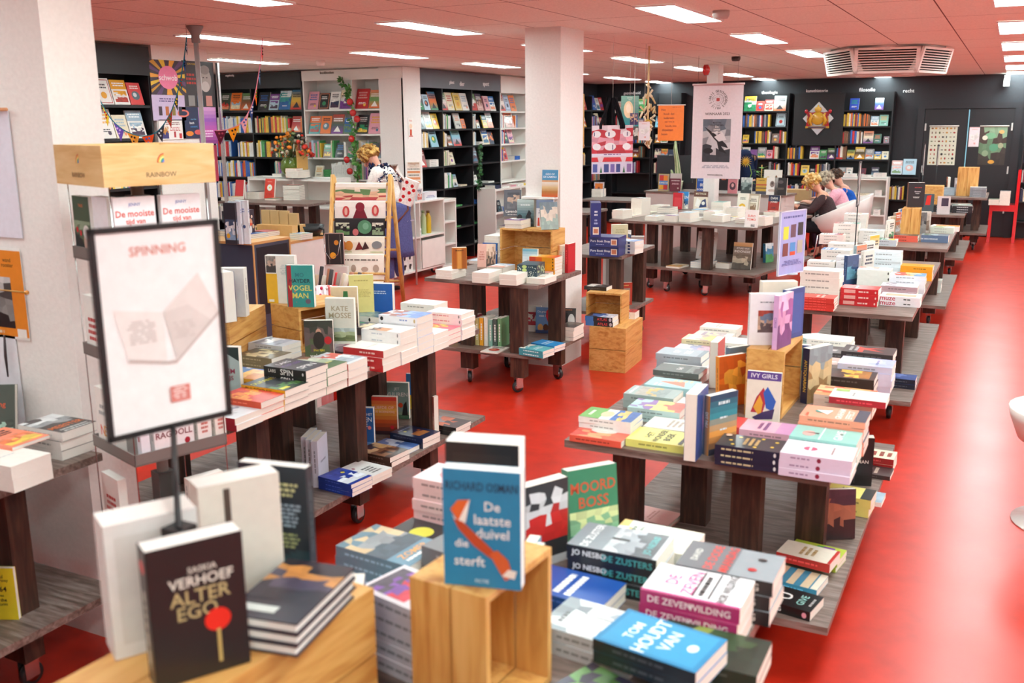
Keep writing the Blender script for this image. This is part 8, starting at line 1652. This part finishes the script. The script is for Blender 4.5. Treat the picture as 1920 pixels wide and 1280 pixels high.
def person(label, loc, rz, J, top_col, leg_col, hair, hair_len=.1, sleeve=True, skirt=None, detail=None, skinc='d8a890', topmat='cloth', bodytone=None):
    """J: joints in the person's own frame, X forward, Y left"""
    r = empty('person', loc, rz, label, 'person'); g = lambda k: Vector(J[k])
    V = []; E = []; R_ = []
    def add(p, rad, par=None): V.append(Vector(p)); R_.append(rad); (E.append((par, len(V)-1)) if par is not None else None); return len(V)-1
    pel = add(g('pel'), .12); wst = add(g('pel').lerp(g('che'), .5), .105, pel); che = add(g('che'), .12, wst); nb = add(g('che').lerp(g('nek'), .75), .085, che); nek = add(g('nek'), .048, nb)
    hb = add(g('nek').lerp(g('hea'), .55), .062, nek); hd_ = add(g('hea'), .092, hb); ht = add(g('hea')+(g('hea')-g('nek')).normalized()*.07, .07, hd_)
    for s_ in ('L', 'R'):
        sh = add(g('sh'+s_), .055, nb); el = add(g('el'+s_), .04, sh); wr = add(g('wr'+s_), .026, el); hn = (g('wr'+s_)-g('el'+s_)).normalized()
        pm = add(g('wr'+s_)+hn*.05, (.034, .02), wr); sd = hn.cross(Vector((0, 0, 1))).normalized()
        for q, L_ in ((-.03, .055), (-.01, .065), (.01, .062), (.028, .05)):
            k1 = add(g('wr'+s_)+hn*.085+sd*q, .0095, pm); k2 = add(V[k1]+hn*L_*.5+Vector((0, 0, -.012)), .0085, k1); add(V[k2]+hn*L_*.35+Vector((0, 0, -.022)), .007, k2)
        t1 = add(g('wr'+s_)+hn*.04+sd*(.045 if s_ == 'L' else -.045), .0105, pm); add(V[t1]+hn*.035+Vector((0, 0, -.015)), .008, t1)
        hp = add(g('hi'+s_), .085, pel); kn = add(g('kn'+s_), .058, hp); ca = add(g('kn'+s_).lerp(g('an'+s_), .35), .055, kn); an = add(g('an'+s_), .036, ca); add(g('to'+s_), .032, an)
    skin('body', V, E, R_, skinc, 'skin', r, 1)
    # garments
    V = []; E = []; R_ = []
    pel = add(g('pel')+Vector((0, 0, .03)), .145); wst = add(g('pel').lerp(g('che'), .5), .135, pel); che = add(g('che'), .15, wst); nb = add(g('che').lerp(g('nek'), .8), .098, che)
    for s_ in ('L', 'R'):
        sh = add(g('sh'+s_), .075, nb); el = add(g('el'+s_), .056, sh)
        if sleeve: add(g('el'+s_).lerp(g('wr'+s_), .82), .042, el)
    skin('top', V, E, R_, top_col, topmat, r, 2)
    V = []; E = []; R_ = []
    pel = add(g('pel'), .148)
    for s_ in ('L', 'R'):
        hp = add(g('hi'+s_), .105, pel); kn = add(g('kn'+s_), .075, hp); add(g('kn'+s_).lerp(g('an'+s_), .85), .055, kn)
    skin('trousers', V, E, R_, leg_col, 'cloth', r, 2)
    for s_ in ('L', 'R'):
        a_ = g('an'+s_); t_ = g('to'+s_); V = []; E = []; R_ = []; i0 = add(a_+Vector((0, 0, -.03)), .042); add(t_+(t_-a_).normalized()*.05+Vector((0, 0, 0)), .036, i0); skin('shoe', V, E, R_, '2a2426', 'satin', r, 1)
    # head: face features and hair
    up = (g('hea')-g('nek')).normalized(); fw = Vector(J.get('look', (1, 0, -.3))).normalized(); fw = (fw-up*fw.dot(up)).normalized(); lf_ = up.cross(fw); hc = g('hea')+up*.03
    MX = Matrix((( fw.x, lf_.x, up.x, hc.x), (fw.y, lf_.y, up.y, hc.y), (fw.z, lf_.z, up.z, hc.z), (0, 0, 0, 1)))
    m_ = MB(); m_.M = MX; m_.ball(.1, 0, -.025, .022, .014, .024, skinc, 'skin', 10, 7)
    for s_ in (-1, 1): m_.ball(.083, s_*.032, .005, .012, .013, .009, 'f2eeea', 'gloss', 10, 6); m_.ball(.093, s_*.032, .005, .004, .006, .006, '3a2a22', 'gloss', 8, 5); m_.ball(.0, s_*.092, -.015, .02, .012, .032, skinc, 'skin', 10, 6); m_.ball(.086, s_*.034, .024, .006, .018, .004, '6a5040', 'hair', 8, 4)
    m_.ball(.084, 0, -.062, .01, .024, .007, 'b0605a', 'skin', 10, 5); m_.build('face', r)
    m_ = MB(); m_.M = MX; rr = random.Random(hash(label) % 99 if False else len(label)); m_.ball(-.02, 0, .03, .098, .1, .092, hair[0], 'hair', 20, 12, .04, rr)
    for k in range(150):
        th = rr.uniform(.5, 2*PI-.5); ph = rr.uniform(-.5, 1.45); R0 = .1
        x, y, z = R0*math.cos(ph)*math.cos(th)-.02, R0*math.cos(ph)*math.sin(th), R0*math.sin(ph)+.02
        if ph > .5: x += rr.uniform(0, .05)
        m_.ball(x, y, z, rr.uniform(.014, .026), rr.uniform(.014, .026), rr.uniform(.014, .03)+hair_len*.1*(ph < 0), rr.choice(hair), 'hair', 7, 5, .2, rr)
    m_.build('hair', r)
    if detail: detail(r, g)
    return r
def seated(sc=1, lean=.0, arm=0):
    return {'pel': (-.02, 0, .56), 'che': (.08+lean*.5, 0, .84), 'nek': (.17+lean, 0, 1.01), 'hea': (.245+lean, 0, 1.1), 'shL': (.11+lean*.8, .165, .95), 'shR': (.11+lean*.8, -.165, .95),
            'elL': (.26+lean, .2, .76), 'elR': (.26+lean, -.21, .76), 'wrL': (.47+lean, .08, .81), 'wrR': (.47+lean, -.09, .81), 'hiL': (.05, .09, .54), 'hiR': (.05, -.09, .54),
            'knL': (.42, .11, .53), 'knR': (.42, -.1, .53), 'anL': (.36, .12, .1), 'anR': (.3, -.1, .1), 'toL': (.5, .14, .04), 'toR': (.44, -.11, .04), 'look': (1, 0, -1.1)}
person('woman in a dark brown top, bent over the desk, curly blonde hair', (W1[0]-.02, W1[1], -.02), math.radians(190), seated(), '4a3a3c', '242226', ['c89a5a', 'd8b070', 'b8843c', 'e0c088'], skinc='d89a80')
person('woman in a pink blouse with grey-blonde hair tied back, seated second', (W2[0]-.02, W2[1], -.02), math.radians(188), seated(lean=.04), 'e8a8b8', '4a3a4a', ['b8a890', '9a8a78', 'c8b8a0', '8a7a6a'], skinc='d8a08a')
person('dark-haired woman in bright blue, seated farthest at the desk', (W3[0]+.0, W3[1], -.02), math.radians(186), seated(), '2458b0', '2a2a3a', ['4a3428', '5a4030', '3a2a22'], skinc='d8a08a')
# standing woman in knitwear, bending towards the shelves
def coat(r, g):
    m_ = MB(); m_.lathe([(.155, 1.0), (.17, .95), (.185, .8), (.2, .5), (.21, .42), (.2, .42), (.17, .6), (.15, .95)], -.02, 0, '5b5f92', 'cloth', 24); m_.box(-.2, -.12, .8, -.195, .04, .812, 'b8b8cc', 'satin'); m_.build('skirt', r)
    rr = random.Random(5); m_ = MB()
    for k in range(900):                     # dark knit flecks on the yoke
        a_ = rr.uniform(0, 2*PI); t = rr.uniform(0, 1)**1.4; c_ = g('nek').lerp(g('che'), t*.8)
        R0 = .09+.085*t; q = Vector((R0*math.cos(a_)*.95, R0*1.25*math.sin(a_), rr.uniform(-.03, .03)))
        m_.ball(c_.x+q.x, c_.y+q.y, c_.z+q.z, .011, .011, .009, rr.choice(['23284a', '2c3050', '1c2038', '3a3f60'] if rr.random() > t*.55 else ['ece8e6']), 'cloth', 5, 3)
    m_.build('knit_yoke', r)
    m_ = MB(); m_.tube([tuple(g('shR')+Vector((0, .05, .06))), tuple(g('che')+Vector((-.17, -.1, .02))), tuple(g('pel')+Vector((-.18, .02, .0))), tuple(g('pel')+Vector((-.1, .18, -.15)))], .012, '6a3020', 'satin', 6); m_.build('bag_strap', r)
ws = deep(740, 385, 10.9)
JW = {'pel': (-.02, 0, .93), 'che': (.06, 0, 1.2), 'nek': (.16, 0, 1.4), 'hea': (.24, 0, 1.475), 'shL': (.08, .17, 1.34), 'shR': (.08, -.17, 1.34), 'elL': (.2, .2, 1.1), 'elR': (-.04, -.26, 1.14), 'wrL': (.38, .12, 1.08), 'wrR': (.02, -.36, 1.05),
      'hiL': (0, .09, .9), 'hiR': (0, -.09, .9), 'knL': (.04, .09, .5), 'knR': (.02, -.09, .5), 'anL': (0, .1, .09), 'anR': (-.03, -.1, .09), 'toL': (.13, .12, .04), 'toR': (.1, -.11, .04), 'look': (1, 0, -.7)}
wk = person('standing woman in a white and navy knit sweater and blue-grey skirt', (-6.33, 9.52, 0), math.radians(186), JW, 'ebe4de', '5b5f92', ['a87838', 'c89a50', '8a5c28', 'd8b068'], detail=coat, skinc='d89a84')
wk.scale = (1.05, 1.05, 1.05)
p = deep(765, 356, 10.75); pb_ = empty('pouch', p, .3, 'white pouch with red dots held by the knitwear woman', 'bag'); m_ = MB(); m_.M = Matrix.Rotation(.35, 4, 'Y'); m_.box(-.07, -.035, -.16, .09, .035, .12, 'f2ece8', 'cloth')
for (x, z) in ((-.03, .08), (.04, .06), (-.04, 0), (.03, -.02), (-.02, -.08), (.06, -.09), (.07, .02), (-.04, -.13)):
    m_.add([(x+.02*math.cos(t*PI/5), -.0355, z+.02*math.sin(t*PI/5)) for t in range(10)], [tuple(range(10))], 'c8282c', 'cloth')
m_.build('pouch_body', pb_)
# man in a navy jacket at the far shelves
JM = dict(JW); JM.update({'pel': (0, 0, .95), 'che': (.1, 0, 1.22), 'nek': (.22, 0, 1.42), 'hea': (.32, 0, 1.48), 'elR': (.15, -.22, 1.1), 'wrR': (.35, -.15, 1.05), 'wrL': (.4, .12, 1.05), 'elL': (.2, .22, 1.1)})
def hood(r, g):
    m_ = MB(); c_ = g('nek'); m_.ball(c_.x-.07, 0, c_.z-.02, .11, .14, .09, '1f2740', 'cloth', 14, 8, .06, random.Random(2)); m_.build('hood', r)
q = deep(1408, 290, 15.6); person('grey-haired person in a navy hooded jacket, bent at the far shelves', (q.x, q.y, 0), math.radians(150), JM, '1f2740', '2a2c3a', ['a89a8a', 'c0b4a4', '8a7e70'], detail=hood, skinc='d8a890')
# ================= the 300 books that show most stay single, the rest become one object =================
bpy.context.view_layer.update()
import numpy as np
from mathutils.bvhtree import BVHTree
cnt = {}; VV = []; FF = []; OW = []
def isbook(n): return n == 'book' or n.startswith('book.')
for ob in list(COL.objects):
    if ob.type != 'MESH' or (ob.parent and isbook(ob.parent.name)): continue
    n0 = len(VV); M = ob.matrix_world
    if isbook(ob.name):
        VV += [M @ Vector(c_) for c_ in ob.bound_box]; FF += [[n0+k for k in f] for f in ((0, 1, 2, 3), (4, 7, 6, 5), (0, 4, 5, 1), (1, 5, 6, 2), (2, 6, 7, 3), (4, 0, 3, 7))]; OW += [ob.name]*6
    else:
        if ob.name.startswith(('ceiling', 'floor', 'wall')): continue
        if len(ob.data.polygons) > 1500 and not ob.name.startswith(('top', 'body', 'hair')): continue
        VV += [M @ v.co for v in ob.data.vertices]; FF += [[v+n0 for v in p.vertices] for p in ob.data.polygons]; OW += ['']*len(ob.data.polygons)
bvh = BVHTree.FromPolygons(VV, FF); camo = Vector((0, 0, CAMH)); NX, NY = 640, 427
for j in range(NY):
    for i in range(NX):
        d = ray((i+.5)*1920/NX, (j+.5)*1280/NY).normalized(); h_ = bvh.ray_cast(camo+d*.06, d)
        if h_[0] is not None and OW[h_[2]]: cnt[OW[h_[2]]] = cnt.get(OW[h_[2]], 0)+1
del VV, FF
bks = [o for o in COL.objects if o.parent is None and (o.name == 'book' or o.name.startswith('book.'))]
bks.sort(key=lambda o: -cnt.get(o.name, 0)); keep, rest = bks[:300], bks[300:]
m_ = MB()
for o in rest:
    for x in [o]+list(o.children):
        me = x.data; M = o.matrix_world
        n0 = len(m_.v); co = np.empty(len(me.vertices)*3, np.float32); me.vertices.foreach_get('co', co)
        co = co.reshape(-1, 3) @ np.array(M.to_3x3()).T + np.array(M.translation); m_.v += [tuple(map(float, c)) for c in co]
        ca = me.color_attributes['Col'].data; mats = [mt.name for mt in me.materials]
        for mt in mats:
            if mt not in m_.mats: m_.mats.append(mt)
        for p in me.polygons:
            m_.f.append([v+n0 for v in p.vertices]); m_.c.append(tuple(ca[p.loop_start].color)[:3]); m_.m.append(m_.mats.index(mats[p.material_index])); m_.sm.append(False)
bpy.data.batch_remove([x for o in rest for x in [o]+list(o.children)])
so = m_.build('shelved_books'); tag(so, 'all the smaller and farther books on shelves and in piles', 'books', None, 'stuff')
